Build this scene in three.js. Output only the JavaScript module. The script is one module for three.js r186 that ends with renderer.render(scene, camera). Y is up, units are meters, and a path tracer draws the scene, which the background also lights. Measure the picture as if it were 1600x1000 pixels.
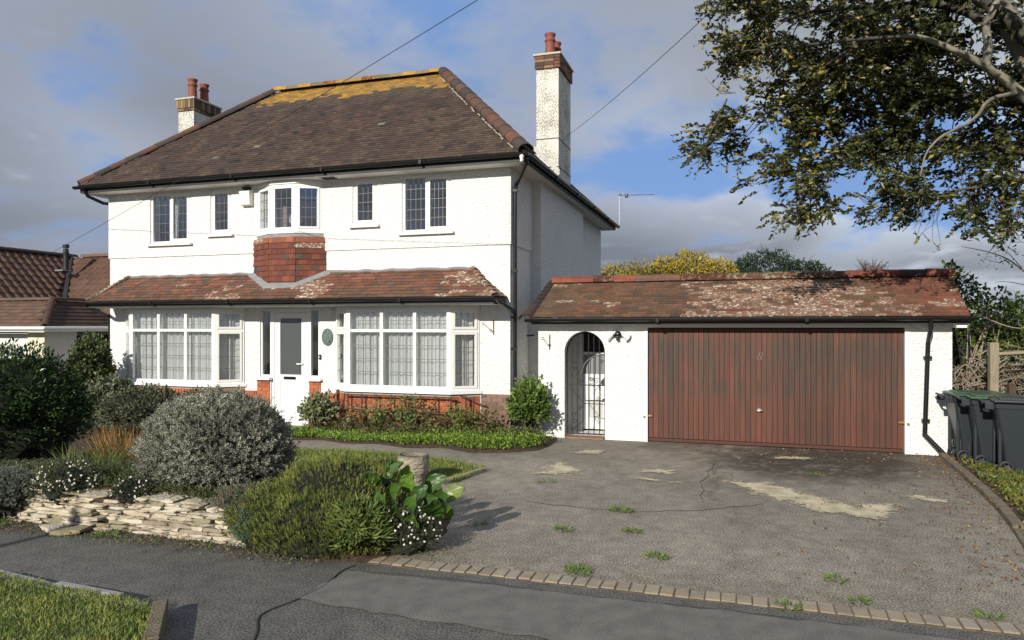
import * as THREE from 'three';
import { mergeGeometries } from 'three/addons/utils/BufferGeometryUtils.js';
import { RoundedBoxGeometry } from 'three/addons/geometries/RoundedBoxGeometry.js';
import { TextGeometry } from 'three/addons/geometries/TextGeometry.js';
import { FontLoader } from 'three/addons/loaders/FontLoader.js';
import { createNoise3D } from 'simplex-noise';

// ---------------------------------------------------------------- camera
const scene = new THREE.Scene();
const camera = new THREE.PerspectiveCamera(47.74, 1.6, 0.1, 1500);
camera.position.set(0, 2.05, 0);
camera.rotation.y = 0.3084;
camera.setViewOffset(1600, 1000, 0, -10, 1600, 1000);
scene.add(camera);

// ---------------------------------------------------------------- random and noise
function rngOf(seed) {
  let a = seed | 0;
  return () => { a = (a + 0x6d2b79f5) | 0; let t = Math.imul(a ^ (a >>> 15), 1 | a); t = (t + Math.imul(t ^ (t >>> 7), 61 | t)) ^ t; return ((t ^ (t >>> 14)) >>> 0) / 4294967296; };
}
let rnd = rngOf(11);
const rr = (a, b) => a + (b - a) * rnd();
const n3 = createNoise3D(rngOf(5));
const clamp = THREE.MathUtils.clamp, lerp = THREE.MathUtils.lerp;
const ss = (a, b, x) => { const t = clamp((x - a) / (b - a), 0, 1); return t * t * (3 - 2 * t); };
function fbm(x, y, z, oct = 4) { let s = 0, a = 0.5, f = 1; for (let i = 0; i < oct; i++) { s += a * n3(x * f, y * f, z * f); a *= 0.5; f *= 2.03; } return s; }

// ---------------------------------------------------------------- sky: broken grey autumn cloud with blue gaps
{
  const W = 4096, H = 2048, data = new Float32Array(W * H * 4);
  for (let row = 0; row < H; row++) {
    const el = ((row + 0.5) / H - 0.5) * Math.PI, y = Math.sin(el), c = Math.cos(el);
    for (let col = 0; col < W; col++) {
      const o = (row * W + col) * 4;
      data[o + 3] = 1;
      if (y < -0.02) { data[o] = 0.13; data[o + 1] = 0.13; data[o + 2] = 0.125; continue; }
      const az = ((col + 0.5) / W - 0.5) * 2 * Math.PI, x = Math.cos(az) * c, z = Math.sin(az) * c;
      const k = 1 / (Math.max(y, 0) + 0.2), px = x * k, pz = z * k;
      const wx = n3(px * 0.9, pz * 0.9, 3.1) * 0.22, wz = n3(px * 0.9, pz * 0.9, 7.7) * 0.22;
      const big = n3(px * 0.62 + wx + 4.2, pz * 0.62 + wz, 1.3);
      const mid = n3(px * 1.7 + wx * 2, pz * 1.7 + wz * 2, 9.4);
      let fine = 0, a = 0.5, f = 3.6;
      for (let i = 0; i < 5; i++) { fine += a * n3(px * f + wx * 3, pz * f + wz * 3, 2.2 + i); a *= 0.52; f *= 2.05; }
      const right = Math.atan2(x, -z);                      // bearing from the house's depth axis
      const breeze = ss(-0.25, 0.35, right) * (1 - ss(0.9, 2.2, Math.abs(right)));
      // the break in the cloud low over the right of the garden
      const gap = Math.exp(-(((right - 0.1) / 0.3) ** 2) - ((el - 0.215 - 0.03 * mid) / 0.085) ** 2);
      const gap2 = Math.exp(-(((right + 0.47) / 0.22) ** 2) - ((el - 0.42) / 0.12) ** 2);
      let cover = 0.36 + 0.4 * big + 0.3 * mid + 0.34 * fine - 0.8 * gap - 0.3 * gap2;
      cover += 0.6 * (1 - ss(0.03, 0.16, el));              // cloud deck piles up towards the horizon
      const alpha = ss(-0.22, 0.42, cover);
      const thick = ss(0.0, 1.0, cover + 0.3 * fine + 0.12);
      const lowband = 1 - ss(0.02, 0.2, el);
      let lum = lerp(0.56, 0.27, thick) + 0.25 * fine + 0.12 * mid;
      lum *= lerp(0.8, 1.3, breeze) * lerp(1, 0.98, lowband);
      const bl = lerp(1.22, 1.13, breeze);
      const cr = lum * 0.9, cg = lum * 1.0, cb = lum * bl;
      const hz = Math.exp(-Math.max(el, 0) * 4.2);
      const br = lerp(0.14, 0.27, hz), bg = lerp(0.275, 0.43, hz), bb = lerp(0.58, 0.74, hz);
      data[o] = lerp(br, cr, alpha); data[o + 1] = lerp(bg, cg, alpha); data[o + 2] = lerp(bb, cb, alpha);
    }
  }
  const t = new THREE.DataTexture(data, W, H, THREE.RGBAFormat, THREE.FloatType);
  t.mapping = THREE.EquirectangularReflectionMapping; t.magFilter = t.minFilter = THREE.LinearFilter; t.needsUpdate = true;
  scene.background = t; scene.environment = t;
}

// ---------------------------------------------------------------- sun and exposure
const sun = new THREE.DirectionalLight(new THREE.Color(1, 0.945, 0.85), 4.7);
const SUN = new THREE.Vector3(-0.182, 0.407, 0.895).normalize();
sun.position.set(-4, 1, -10).addScaledVector(SUN, 60); sun.target.position.set(-4, 1, -10);
sun.castShadow = true; sun.shadow.mapSize.set(4096, 4096); sun.shadow.radius = 1;
Object.assign(sun.shadow.camera, { left: -26, right: 26, top: 20, bottom: -20, near: 1, far: 140 });
scene.add(sun, sun.target);
const renderer = new THREE.WebGLRenderer({ antialias: true });
renderer.toneMapping = THREE.LinearToneMapping;
renderer.toneMappingExposure = 1.09;
renderer.shadowMap.enabled = true;

// ---------------------------------------------------------------- naming
const used = new Map();
function numbered(n) { const k = used.get(n) ?? 0; used.set(n, k + 1); return k ? `${n}_${String(k).padStart(3, '0')}` : n; }
const shade = (o) => o.traverse((m) => { if (m.isMesh) { m.castShadow = true; m.receiveShadow = true; } });
function thing(name, label, category, pos = [0, 0, 0], turn = 0, group) {
  const o = new THREE.Group(); o.name = numbered(name); o.position.set(...pos); o.rotation.y = turn;
  o.userData = { label, category }; if (group) o.userData.group = group; scene.add(o); return o;
}
function part(parent, name, geo, mat) {
  const m = new THREE.Mesh(Array.isArray(geo) ? merge(geo) : geo, mat); m.name = name; m.castShadow = m.receiveShadow = true; parent.add(m); return m;
}
function sub(parent, name) { const g = new THREE.Group(); g.name = name; parent.add(g); return g; }
function lone(name, geo, mat, label, category, group) {
  const m = part(scene, numbered(name), geo, mat); m.userData = { label, category }; if (group) m.userData.group = group; return m;
}
function struct(name, geo, mat, label, category) { const m = lone(name, geo, mat, label, category ?? name.replace(/_/g, ' ')); m.userData.kind = 'structure'; return m; }

// ---------------------------------------------------------------- geometry helpers (metres)
const V = (x, y, z) => new THREE.Vector3(x, y, z);
function uvBox(g) {                                   // metre uv from the dominant axis of each face
  if (g.index) g = g.toNonIndexed();
  for (const k of Object.keys(g.attributes)) if (!['position', 'normal', 'uv', 'color'].includes(k)) g.deleteAttribute(k);
  const p = g.attributes.position, n = g.attributes.normal, uv = new Float32Array(p.count * 2);
  for (let i = 0; i < p.count; i++) {
    const a = Math.abs(n.getX(i)), b = Math.abs(n.getY(i)), c = Math.abs(n.getZ(i));
    if (a >= b && a >= c) { uv[i * 2] = p.getZ(i); uv[i * 2 + 1] = p.getY(i); } else if (b >= c) { uv[i * 2] = p.getX(i); uv[i * 2 + 1] = p.getZ(i); } else { uv[i * 2] = p.getX(i); uv[i * 2 + 1] = p.getY(i); }
  }
  g.setAttribute('uv', new THREE.BufferAttribute(uv, 2)); return g;
}
function merge(list) {
  const all = list.map((g) => { g = g.index ? g.toNonIndexed() : g; for (const k of Object.keys(g.attributes)) if (!['position', 'normal', 'uv', 'color'].includes(k)) g.deleteAttribute(k); if (!g.attributes.uv) g = uvBox(g); return g; });
  return all.length === 1 ? all[0] : mergeGeometries(all, false);
}
const bx = (x0, x1, y0, y1, z0, z1) => uvBox(new THREE.BoxGeometry(x1 - x0, y1 - y0, z1 - z0).translate((x0 + x1) / 2, (y0 + y1) / 2, (z0 + z1) / 2));
const bxc = (w, h, d, x = 0, y = 0, z = 0) => uvBox(new THREE.BoxGeometry(w, h, d).translate(x, y, z));
function rbx(w, h, d, r, x = 0, y = 0, z = 0) { return uvBox(new RoundedBoxGeometry(w, h, d, 2, r).translate(x, y, z)); }
function rod(a, b, r0, r1 = r0, seg = 8) {
  const d = b.clone().sub(a), g = new THREE.CylinderGeometry(r1, r0, d.length(), seg, 1);
  g.translate(0, d.length() / 2, 0).applyQuaternion(new THREE.Quaternion().setFromUnitVectors(V(0, 1, 0), d.normalize())).translate(a.x, a.y, a.z); return g;
}
function pipe(pts, r, seg = 10) { const out = []; for (let i = 0; i < pts.length; i++) { if (i) out.push(rod(pts[i - 1], pts[i], r, r, seg)); if (i && i < pts.length - 1) out.push(new THREE.SphereGeometry(r * 1.04, seg, 6).translate(...pts[i].toArray())); } return merge(out.map(uvBox)); }
const tube = (pts, r, n = 24, seg = 6) => new THREE.TubeGeometry(new THREE.CatmullRomCurve3(pts), n, r, seg, false);
function taper(pts, r0, r1, n = 20, seg = 7) {           // tapered tube through points
  const c = new THREE.CatmullRomCurve3(pts), g = new THREE.TubeGeometry(c, n, 1, seg, false), p = g.attributes.position, q = V(0, 0, 0);
  for (let i = 0; i <= n; i++) { c.getPointAt(i / n, q); const r = lerp(r0, r1, i / n); for (let j = 0; j <= seg; j++) { const k = i * (seg + 1) + j; p.setXYZ(k, q.x + (p.getX(k) - q.x) * r, q.y + (p.getY(k) - q.y) * r, q.z + (p.getZ(k) - q.z) * r); } }
  return g;
}
function wallXY(x0, x1, y0, y1, z0, z1, holes) {
  const s = new THREE.Shape([[x0, y0], [x1, y0], [x1, y1], [x0, y1]].map((a) => new THREE.Vector2(...a)));
  for (const h of holes) s.holes.push(new THREE.Path((Array.isArray(h[0]) ? h : [[h[0], h[2]], [h[0], h[3]], [h[1], h[3]], [h[1], h[2]]]).map((a) => new THREE.Vector2(...a))));
  return uvBox(new THREE.ExtrudeGeometry(s, { depth: z1 - z0, bevelEnabled: false, curveSegments: 24 }).translate(0, 0, z0));
}
function poly3(...pts) {                               // flat polygon fan with metre uv along its own plane
  const n = pts[1].clone().sub(pts[0]).cross(pts[2].clone().sub(pts[0])).normalize(), u = pts[1].clone().sub(pts[0]).normalize(), v = n.clone().cross(u), pos = [], nor = [], uv = [];
  for (let i = 1; i + 1 < pts.length; i++) for (const p of [pts[0], pts[i], pts[i + 1]]) { pos.push(p.x, p.y, p.z); nor.push(n.x, n.y, n.z); uv.push(p.dot(u), p.dot(v)); }
  return geoOf(pos, nor, uv);
}
function geoOf(pos, nor, uv, col) {
  const g = new THREE.BufferGeometry(); g.setAttribute('position', new THREE.Float32BufferAttribute(pos, 3));
  if (uv) g.setAttribute('uv', new THREE.Float32BufferAttribute(uv, 2));
  if (col) g.setAttribute('color', new THREE.Float32BufferAttribute(col, 3));
  if (nor) g.setAttribute('normal', new THREE.Float32BufferAttribute(nor, 3)); else g.computeVertexNormals();
  return g;
}
function sheet(x0, x1, z0, z1, cell, hf, cf) {         // ground sheet with vertex colours
  const nx = Math.ceil((x1 - x0) / cell), nz = Math.ceil((z1 - z0) / cell), pos = [], uv = [], col = [], idx = [];
  for (let j = 0; j <= nz; j++) for (let i = 0; i <= nx; i++) { const x = lerp(x0, x1, i / nx), z = lerp(z0, z1, j / nz); pos.push(x, hf(x, z), z); uv.push(x, -z); if (cf) col.push(...cf(x, z)); }
  for (let j = 0; j < nz; j++) for (let i = 0; i < nx; i++) { const a = j * (nx + 1) + i, b = a + nx + 1; idx.push(a, b, a + 1, b, b + 1, a + 1); }
  const g = new THREE.BufferGeometry(); g.setAttribute('position', new THREE.Float32BufferAttribute(pos, 3)); g.setAttribute('uv', new THREE.Float32BufferAttribute(uv, 2));
  if (cf) g.setAttribute('color', new THREE.Float32BufferAttribute(col, 3)); g.setIndex(idx); g.computeVertexNormals(); return g;
}
function inPoly(P, x, z) { let c = false; for (let i = 0, j = P.length - 1; i < P.length; j = i++) { const [xi, zi] = P[i], [xj, zj] = P[j]; if ((zi > z) !== (zj > z) && x < ((xj - xi) * (z - zi)) / (zj - zi) + xi) c = !c; } return c; }
function edgeDist(P, x, z) {                           // signed distance to a polygon, positive inside
  let d = 1e9;
  for (let i = 0, j = P.length - 1; i < P.length; j = i++) { const ax = P[j][0], az = P[j][1], ex = P[i][0] - ax, ez = P[i][1] - az, t = clamp(((x - ax) * ex + (z - az) * ez) / (ex * ex + ez * ez), 0, 1); d = Math.min(d, Math.hypot(x - ax - ex * t, z - az - ez * t)); }
  return inPoly(P, x, z) ? d : -d;
}

// ---------------------------------------------------------------- textures
function perm(seed) { const r = rngOf(seed), p = Array.from({ length: 512 }, (_, i) => i & 255); for (let i = 255; i > 0; i--) { const j = Math.floor(r() * (i + 1)); [p[i], p[j]] = [p[j], p[i]]; } for (let i = 0; i < 256; i++) p[i + 256] = p[i]; return p; }
const PM = perm(77);
function pn(x, y, px, py, s = 0) {                      // tileable gradient noise, -1..1
  const xi = Math.floor(x), yi = Math.floor(y), fx = x - xi, fy = y - yi, u = fx * fx * fx * (fx * (fx * 6 - 15) + 10), v = fy * fy * fy * (fy * (fy * 6 - 15) + 10);
  const g = (ix, iy, dx, dy) => { const h = PM[(PM[(((ix % px) + px) % px + s * 17) & 255] + (((iy % py) + py) % py)) & 255] * 0.0245437; return Math.cos(h) * dx + Math.sin(h) * dy; };
  return 1.45 * lerp(lerp(g(xi, yi, fx, fy), g(xi + 1, yi, fx - 1, fy), u), lerp(g(xi, yi + 1, fx, fy - 1), g(xi + 1, yi + 1, fx - 1, fy - 1), u), v);
}
function pf(u, v, px, py, oct, s = 0) { let a = 0.5, r = 0; for (let i = 0; i < oct; i++) { r += a * pn(u * px, v * py, px, py, s + i); a *= 0.5; px *= 2; py *= 2; } return r; }
function tex(w, h, fn, metres, srgb = false) {
  const d = new Uint8Array(w * h * 4);
  for (let y = 0; y < h; y++) for (let x = 0; x < w; x++) { const c = fn(x / w, y / h, x, y), o = (y * w + x) * 4, t = typeof c === 'number' ? [c, c, c] : c; for (let k = 0; k < 3; k++) d[o + k] = clamp(t[k], 0, 1) * 255; d[o + 3] = 255; }
  const t = new THREE.DataTexture(d, w, h); t.wrapS = t.wrapT = THREE.RepeatWrapping; t.magFilter = t.minFilter = THREE.LinearFilter;
  const m = Array.isArray(metres) ? metres : [metres, metres]; t.repeat.set(1 / m[0], 1 / m[1]); if (srgb) t.colorSpace = THREE.SRGBColorSpace; t.needsUpdate = true; return t;
}
const tr = rngOf(321);
const T = {};
T.stuccoBump = tex(1024, 1024, (u, v) => { const a = pf(u, v, 22, 34, 4), b = pf(u, v, 60, 90, 3, 5); return 0.45 + 0.5 * Math.max(-0.4, a) + 0.25 * b; }, 1.7);
T.stuccoCol = tex(512, 512, (u, v) => { const a = pf(u, v, 5, 5, 5, 2), b = pf(u, v, 40, 40, 3, 3); const s = pf(u, v, 26, 3, 4, 8), k = pf(u, v, 3, 3, 3, 5); const g = 0.96 + 0.06 * a - 0.14 * Math.max(0, b - 0.18) - 0.06 * ss(0.15, 0.5, s + 0.3 * k); return [g, g * 0.995, g * 0.985]; }, 2.9);
T.asphalt = tex(1024, 1024, (u, v) => { const a = pf(u, v, 9, 9, 3, 1), b = pn(u * 95, v * 95, 95, 95, 2), c = pn(u * 190, v * 190, 190, 190, 4), e = pn(u * 120, v * 120, 120, 120, 9); let g = 0.5 + 0.2 * a + 0.42 * b + 0.3 * c; if (e > 0.66) g += 2.2 * (e - 0.66); if (e < -0.66) g -= 0.3; g += 0.3 * (tr() - 0.5);  return [g * 1.02, g, g * 0.965]; }, 1.5);
T.asphaltBump = tex(1024, 1024, (u, v) => 0.5 + 0.3 * pn(u * 95, v * 95, 95, 95, 2) + 0.25 * pn(u * 190, v * 190, 190, 190, 4), 1.5);
T.smooth = tex(512, 512, (u, v) => { const a = pf(u, v, 6, 6, 5, 6), r = tr(); const b = pn(u * 110, v * 110, 110, 110, 3), e = pn(u * 70, v * 70, 70, 70, 9); return 0.66 + 0.26 * a + 0.26 * b + 0.1 * (r - 0.5) + (e > 0.8 ? 0.25 : 0); }, 1.1);
T.clay = tex(512, 512, (u, v) => { const a = pf(u, v, 12, 12, 5, 1), b = pf(u, v, 50, 50, 2, 8), r = tr(); const g = 0.72 + 0.22 * a + 0.2 * b + 0.08 * (r - 0.5); return [g, g * 0.98, g * 0.96]; }, 0.9);
T.lichen = tex(1024, 1024, (u, v) => { const a = pf(u, v, 12, 12, 4, 1), l = pf(u, v, 16, 26, 5, 9), l2 = pf(u, v, 38, 50, 4, 12); const g = 1 + 0.4 * a; const m = Math.max(ss(0.14, 0.26, l), 0.8 * ss(0.2, 0.3, l2)); return [lerp(0.3 * g, 0.8, m * 0.88), lerp(0.16 * g, 0.8, m * 0.88), lerp(0.105 * g, 0.7, m * 0.88)]; }, 1.5);
T.specks = tex(1024, 1024, (u, v) => { const a = pf(u, v, 12, 12, 5, 1), l = pf(u, v, 52, 64, 3, 9), q = pf(u, v, 5, 5, 3, 4); const g = 1 + 0.5 * a; const m = ss(0.4, 0.5, l + 0.25 * q); return [lerp(0.2 * g, 0.85, m), lerp(0.135 * g, 0.86, m), lerp(0.1 * g, 0.74, m)]; }, 1.7);
T.stack = tex(1024, 1024, (u, v) => { const a = pf(u, v, 52, 40, 4, 3), b = pf(u, v, 4, 3, 3, 6), m = ss(-0.12, 0.3, a + 0.5 * b); const g = 0.92 + 0.06 * b; return [lerp(g, 0.26, m * 0.85), lerp(g * 0.985, 0.24, m * 0.85), lerp(g * 0.94, 0.19, m * 0.85)]; }, 1.3);
T.grain = tex(512, 512, (u, v) => { const a = pf(u, v, 8, 8, 6, 4), r = tr(); return 0.82 + 0.24 * a + 0.08 * (r - 0.5); }, 0.8);
T.wood = tex(512, 1024, (u, v) => {
  const g1 = pf(u, v, 60, 3, 4, 3), g2 = pf(u, v, 14, 3, 4, 7), w = ss(0.3, 0.5, v) * (1 - ss(0.72, 0.93, v)), grey = clamp(w * (0.6 + 1.3 * g2) + 0.06 + 0.6 * g2, 0, 0.95);
  const k = 0.86 + 0.5 * g1; return [lerp(0.62, 0.33, grey) * k, lerp(0.2, 0.2, grey) * k, lerp(0.105, 0.135, grey) * k];
}, [1.3, 2.2]);
T.timber = tex(256, 512, (u, v) => { const g = 0.78 + 0.35 * pf(u, v, 24, 3, 4, 3); return [g, g * 0.97, g * 0.92]; }, [0.4, 1.2]);
T.stone = tex(512, 512, (u, v) => { const a = pf(u, v, 5, 8, 5, 2), b = pf(u, v, 30, 40, 3, 5); const g = 0.82 + 0.22 * a + 0.14 * b, w = pf(u, v, 4, 4, 3, 9); return [g, g * (0.95 - 0.05 * w), g * (0.87 - 0.14 * Math.max(0, w))]; }, 0.7);
T.stoneBump = tex(512, 512, (u, v) => 0.5 + 0.5 * pf(u, v, 8, 14, 5, 2), 0.5);
T.concrete = tex(1024, 1024, (u, v) => { const a = pf(u, v, 7, 7, 5, 2), b = pn(u * 120, v * 120, 120, 120, 3), r = tr(); const g = 0.66 + 0.4 * a + 0.3 * b + (r > 0.98 ? 0.2 : 0); return [g, g * 0.9, g * 0.7]; }, 1.6);
T.soil = tex(512, 512, (u, v) => { const a = pf(u, v, 10, 10, 6, 3), r = tr(); const g = 0.6 + 0.5 * a + 0.2 * (r - 0.5); return [g, g * 0.86, g * 0.7]; }, 1.0);
T.bark = tex(256, 512, (u, v) => { const a = pf(u, v, 6, 3, 5, 3), b = pf(u, v, 12, 12, 3, 6); const g = 0.62 + 0.5 * a; const l = ss(0.12, 0.25, b); return [lerp(g, 0.95, l), lerp(g * 0.97, 0.93, l), lerp(g * 0.88, 0.82, l)]; }, [1, 2]);

const C = (r, g, b) => new THREE.Color().setRGB(r, g ?? r, b ?? r);
const std = (color, o = {}) => new THREE.MeshStandardMaterial({ color: Array.isArray(color) ? C(...color) : color, roughness: 0.8, ...o });
const phys = (color, o = {}) => new THREE.MeshPhysicalMaterial({ color: Array.isArray(color) ? C(...color) : color, roughness: 0.8, ...o });
const MAT = {
  wall: std([0.79, 0.785, 0.765], { map: T.stuccoCol, bumpMap: T.stuccoBump, bumpScale: 0.03, roughness: 0.85 }),
  wallSmooth: std([0.82, 0.81, 0.79], { map: T.stuccoCol, roughness: 0.8 }),
  upvc: std([0.82, 0.82, 0.8], { roughness: 0.35 }),
  upvcOld: std([0.82, 0.81, 0.77], { map: T.stuccoCol, roughness: 0.5 }),
  glass: phys([0.86, 0.9, 0.92], { transmission: 1, roughness: 0.02, thickness: 0, ior: 2.9 }),
  obscure: phys([0.4, 0.44, 0.43], { transmission: 0.8, roughness: 0.12, thickness: 0, ior: 2.0 }),
  lead: std([0.13, 0.135, 0.14], { roughness: 0.5, metalness: 0.2 }),
  leadFlash: std([0.3, 0.31, 0.31], { map: T.grain, roughness: 0.7 }),
  black: std([0.012, 0.012, 0.013], { roughness: 0.28 }),
  blackMatt: std([0.018, 0.018, 0.018], { roughness: 0.6 }),
  dark: std([0.03, 0.028, 0.026], { roughness: 0.9 }),
  room: std([0.5, 0.49, 0.47], { roughness: 0.9 }),
  net: phys([0.93, 0.91, 0.86], { transmission: 0.25, roughness: 1, thickness: 0 }),
  tile: std([1, 1, 1], { map: T.clay, vertexColors: true, roughness: 0.85 }),
  tileLichen: std([1, 1, 1], { map: T.lichen, roughness: 0.9, bumpMap: T.lichen, bumpScale: 0.004, vertexColors: true }),
  tileSpecks: std([1, 1, 1], { map: T.specks, roughness: 0.9, vertexColors: true }),
  mortar: std([0.42, 0.38, 0.31], { map: T.grain, roughness: 0.95 }),
  fillet: std([0.36, 0.35, 0.33], { map: T.grain, bumpMap: T.stuccoBump, bumpScale: 0.02, roughness: 0.9 }),
  under: std([0.03, 0.022, 0.018], { roughness: 1 }),
  pot: std([0.28, 0.085, 0.05], { map: T.grain, roughness: 0.7 }),
  stack: std([0.78, 0.77, 0.72], { map: T.stack, bumpMap: T.stuccoBump, bumpScale: 0.02 }),
  iron: std([0.03, 0.03, 0.032], { roughness: 0.5, metalness: 0.3 }),
  steel: std([0.6, 0.6, 0.58], { roughness: 0.3, metalness: 0.9 }),
  timber: std([0.34, 0.29, 0.21], { map: T.timber, roughness: 0.9 }),
  timberDark: std([0.1, 0.06, 0.04], { map: T.timber, roughness: 0.9 }),
  concreteGrey: std([0.34, 0.33, 0.31], { map: T.grain, bumpMap: T.asphaltBump, bumpScale: 0.004, roughness: 0.9 }),
  bark: std([0.3, 0.28, 0.235], { map: T.bark, bumpMap: T.bark, bumpScale: 0.012, roughness: 0.9 }),
  twig: std([0.12, 0.09, 0.065], { roughness: 0.9 }),
  twigPale: std([0.3, 0.25, 0.19], { roughness: 0.9 }),
  leaf: phys([1, 1, 1], { transmission: 0.25, roughness: 0.6, thickness: 0 }),
  leafGloss: std([1, 1, 1], { roughness: 0.32 }),
  leafMatt: std([1, 1, 1], { roughness: 0.8 }),
};
const BRICK = [[0.52, 0.14, 0.052], [0.45, 0.115, 0.045], [0.56, 0.17, 0.065], [0.36, 0.09, 0.04], [0.5, 0.16, 0.07], [0.42, 0.13, 0.065]].map((c) => std(c, { map: T.grain, roughness: 0.9, bumpMap: T.stoneBump, bumpScale: 0.004 }));
const BRICK_DULL = [[0.24, 0.135, 0.09], [0.2, 0.11, 0.08], [0.27, 0.165, 0.12], [0.19, 0.12, 0.095]].map((c) => std(c, { map: T.grain, roughness: 0.9, bumpMap: T.stoneBump, bumpScale: 0.004 }));
const BRICK_OLD = [[0.22, 0.09, 0.05], [0.28, 0.13, 0.075], [0.13, 0.07, 0.05], [0.3, 0.2, 0.11], [0.09, 0.06, 0.045]].map((c) => std(c, { map: T.grain, roughness: 0.9, bumpMap: T.stoneBump, bumpScale: 0.004 }));
const pick = (a) => a[Math.floor(rnd() * a.length)];
// ---------------------------------------------------------------- roof tiles, ridge tiles, bricks, windows
const VCOL = (n, c) => { const a = new Float32Array(n * 3); for (let i = 0; i < n; i++) { a[i * 3] = c[0]; a[i * 3 + 1] = c[1]; a[i * 3 + 2] = c[2]; } return a; };
// rows of tiles on a plane: O = eave corner, U along the eave, Vd up the slope; bounds give the ends of a row at height v
function tiles({ O, U, Vd, len, gauge, width, th, left, right, color, jit = 0.0035, lap = 1.15, start = 0 }) {
  const N = U.clone().cross(Vd).normalize(), out = [], rows = Math.ceil(len / gauge - 0.2);
  for (let r = start; r < rows; r++) {
    const v0 = r * gauge, v1 = Math.min(len, v0 + gauge * lap), l0 = left(v0), r0 = right(v0), l1 = left(v1), r1 = right(v1), off = (r % 2) * width * 0.5 + rr(-0.012, 0.012);
    const rowJ = rr(-0.004, 0.004);
    for (let x = Math.floor(Math.min(l0, l1) / width) * width - off; x < Math.max(r0, r1); x += width) {
      const a0 = Math.max(x + 0.001, l0), b0 = Math.min(x + width - 0.0015, r0); if (b0 - a0 < 0.025) continue;
      let a1 = Math.max(x + 0.001, l1), b1 = Math.min(x + width - 0.0015, r1); if (b1 < a1) a1 = b1 = clamp((a0 + b0) / 2, l1, Math.max(l1, r1));
      const h = th + rr(-jit, jit), dv = rowJ + rr(-0.004, 0.004), tw = rr(-0.0025, 0.0025);
      const P = (u, v, k) => V(O.x + U.x * u + Vd.x * v + N.x * k, O.y + U.y * u + Vd.y * v + N.y * k, O.z + U.z * u + Vd.z * v + N.z * k);
      const A = P(a0, v0 + dv, h + tw), B = P(b0, v0 + dv, h - tw), D = P(a1, v1, 0.003), E = P(b1, v1, 0.003), a = P(a0, v0 + dv, 0), b = P(b0, v0 + dv, 0);
      const pos = [], f = (...q) => { for (const p of q) pos.push(p.x, p.y, p.z); };
      f(A, B, E, A, E, D, a, b, B, a, B, A, a, A, D, b, E, B);
      const ou = rnd() * 3, ov = rnd() * 3, uv = [], q = (u, v) => uv.push(u + ou, v + ov), w = b0 - a0, g = v1 - v0;
      q(0, 0); q(w, 0); q(w, g); q(0, 0); q(w, g); q(0, g); q(0, -0.015); q(w, -0.015); q(w, 0); q(0, -0.015); q(w, 0); q(0, 0); for (let i = 0; i < 6; i++) q(0, 0);
      out.push({ pos, uv, col: color((a0 + b0) / 2, v0 + gauge / 2), u: (a0 + b0) / 2, v: v0, mid: P((a0 + b0) / 2, v0 + gauge / 2, h) });
    }
  }
  return out;
}
function tileGeo(list) {
  const pos = [], uv = [], col = [];
  for (const t of list) { for (const p of t.pos) pos.push(p); for (const p of t.uv) uv.push(p); for (let i = 0; i < t.pos.length / 3; i++) col.push(t.col[0], t.col[1], t.col[2]); }
  return geoOf(pos, null, uv, col);
}
// single tiles become parts, the rest one joined part
function layTiles(parent, name, list, single, lichen, spotted = MAT.tileLichen) {
  const rest = [[], []];
  for (const t of list) { const k = lichen && lichen(t) ? 1 : 0; if (k) { const b = rr(0.54, 0.7) * (spotted === MAT.tileSpecks ? 0.74 : 1), q = Math.min(1.25, 0.75 + (t.col[0] * 2)); t.col = [b * q, b * 0.95 * q, b * 0.86 * q]; } if (single(t)) part(parent, name, tileGeo([t]), k ? spotted : MAT.tile); else rest[k].push(t); }
  rest.forEach((l, k) => { if (l.length) part(parent, name, tileGeo(l), k ? spotted : MAT.tile).userData.kind = 'stuff'; });
}
function capTile(p0, p1, r0, r1, up, c, squash = 0.8, thick = 0.016) {  // half-round ridge or hip tile
  const d = p1.clone().sub(p0).normalize(), s = d.clone().cross(up).normalize(), n = s.clone().cross(d).normalize(), pos = [], uv = [], K = 8;
  const at = (p, r, i) => { const a = lerp(-0.12, Math.PI + 0.12, i / K); return p.clone().addScaledVector(s, Math.cos(a) * r).addScaledVector(n, Math.sin(a) * r * squash); };
  const tri = (...q) => { for (const x of q) { pos.push(x.x, x.y, x.z); uv.push(x.x + x.z * 0.7, x.y + x.z); } };
  for (let i = 0; i < K; i++) {
    const a = at(p0, r0, i), b = at(p0, r0, i + 1), e = at(p1, r1, i), f = at(p1, r1, i + 1), ai = at(p0, r0 - thick, i), bi = at(p0, r0 - thick, i + 1), ei = at(p1, r1 - thick, i), fi = at(p1, r1 - thick, i + 1);
    tri(a, f, e, a, b, f, ai, b, a, ai, bi, b, e, f, fi, e, fi, ei);
  }
  const g = geoOf(pos, null, uv, VCOL(pos.length / 3, c)); return g;
}
function capRow(parent, name, a, b, n, r, up, cf, lichen, overlap = 0.03) {
  for (let i = 0; i < n; i++) {
    const p0 = a.clone().lerp(b, i / n), p1 = a.clone().lerp(b, (i + 1) / n + overlap / n); p0.y += rr(-0.006, 0.006);
    part(parent, name, capTile(p0, p1, r * 1.03, r * 0.95, up, cf(i / n)), lichen && lichen(i / n) ? MAT.tileLichen : MAT.tile);
  }
}
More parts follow.
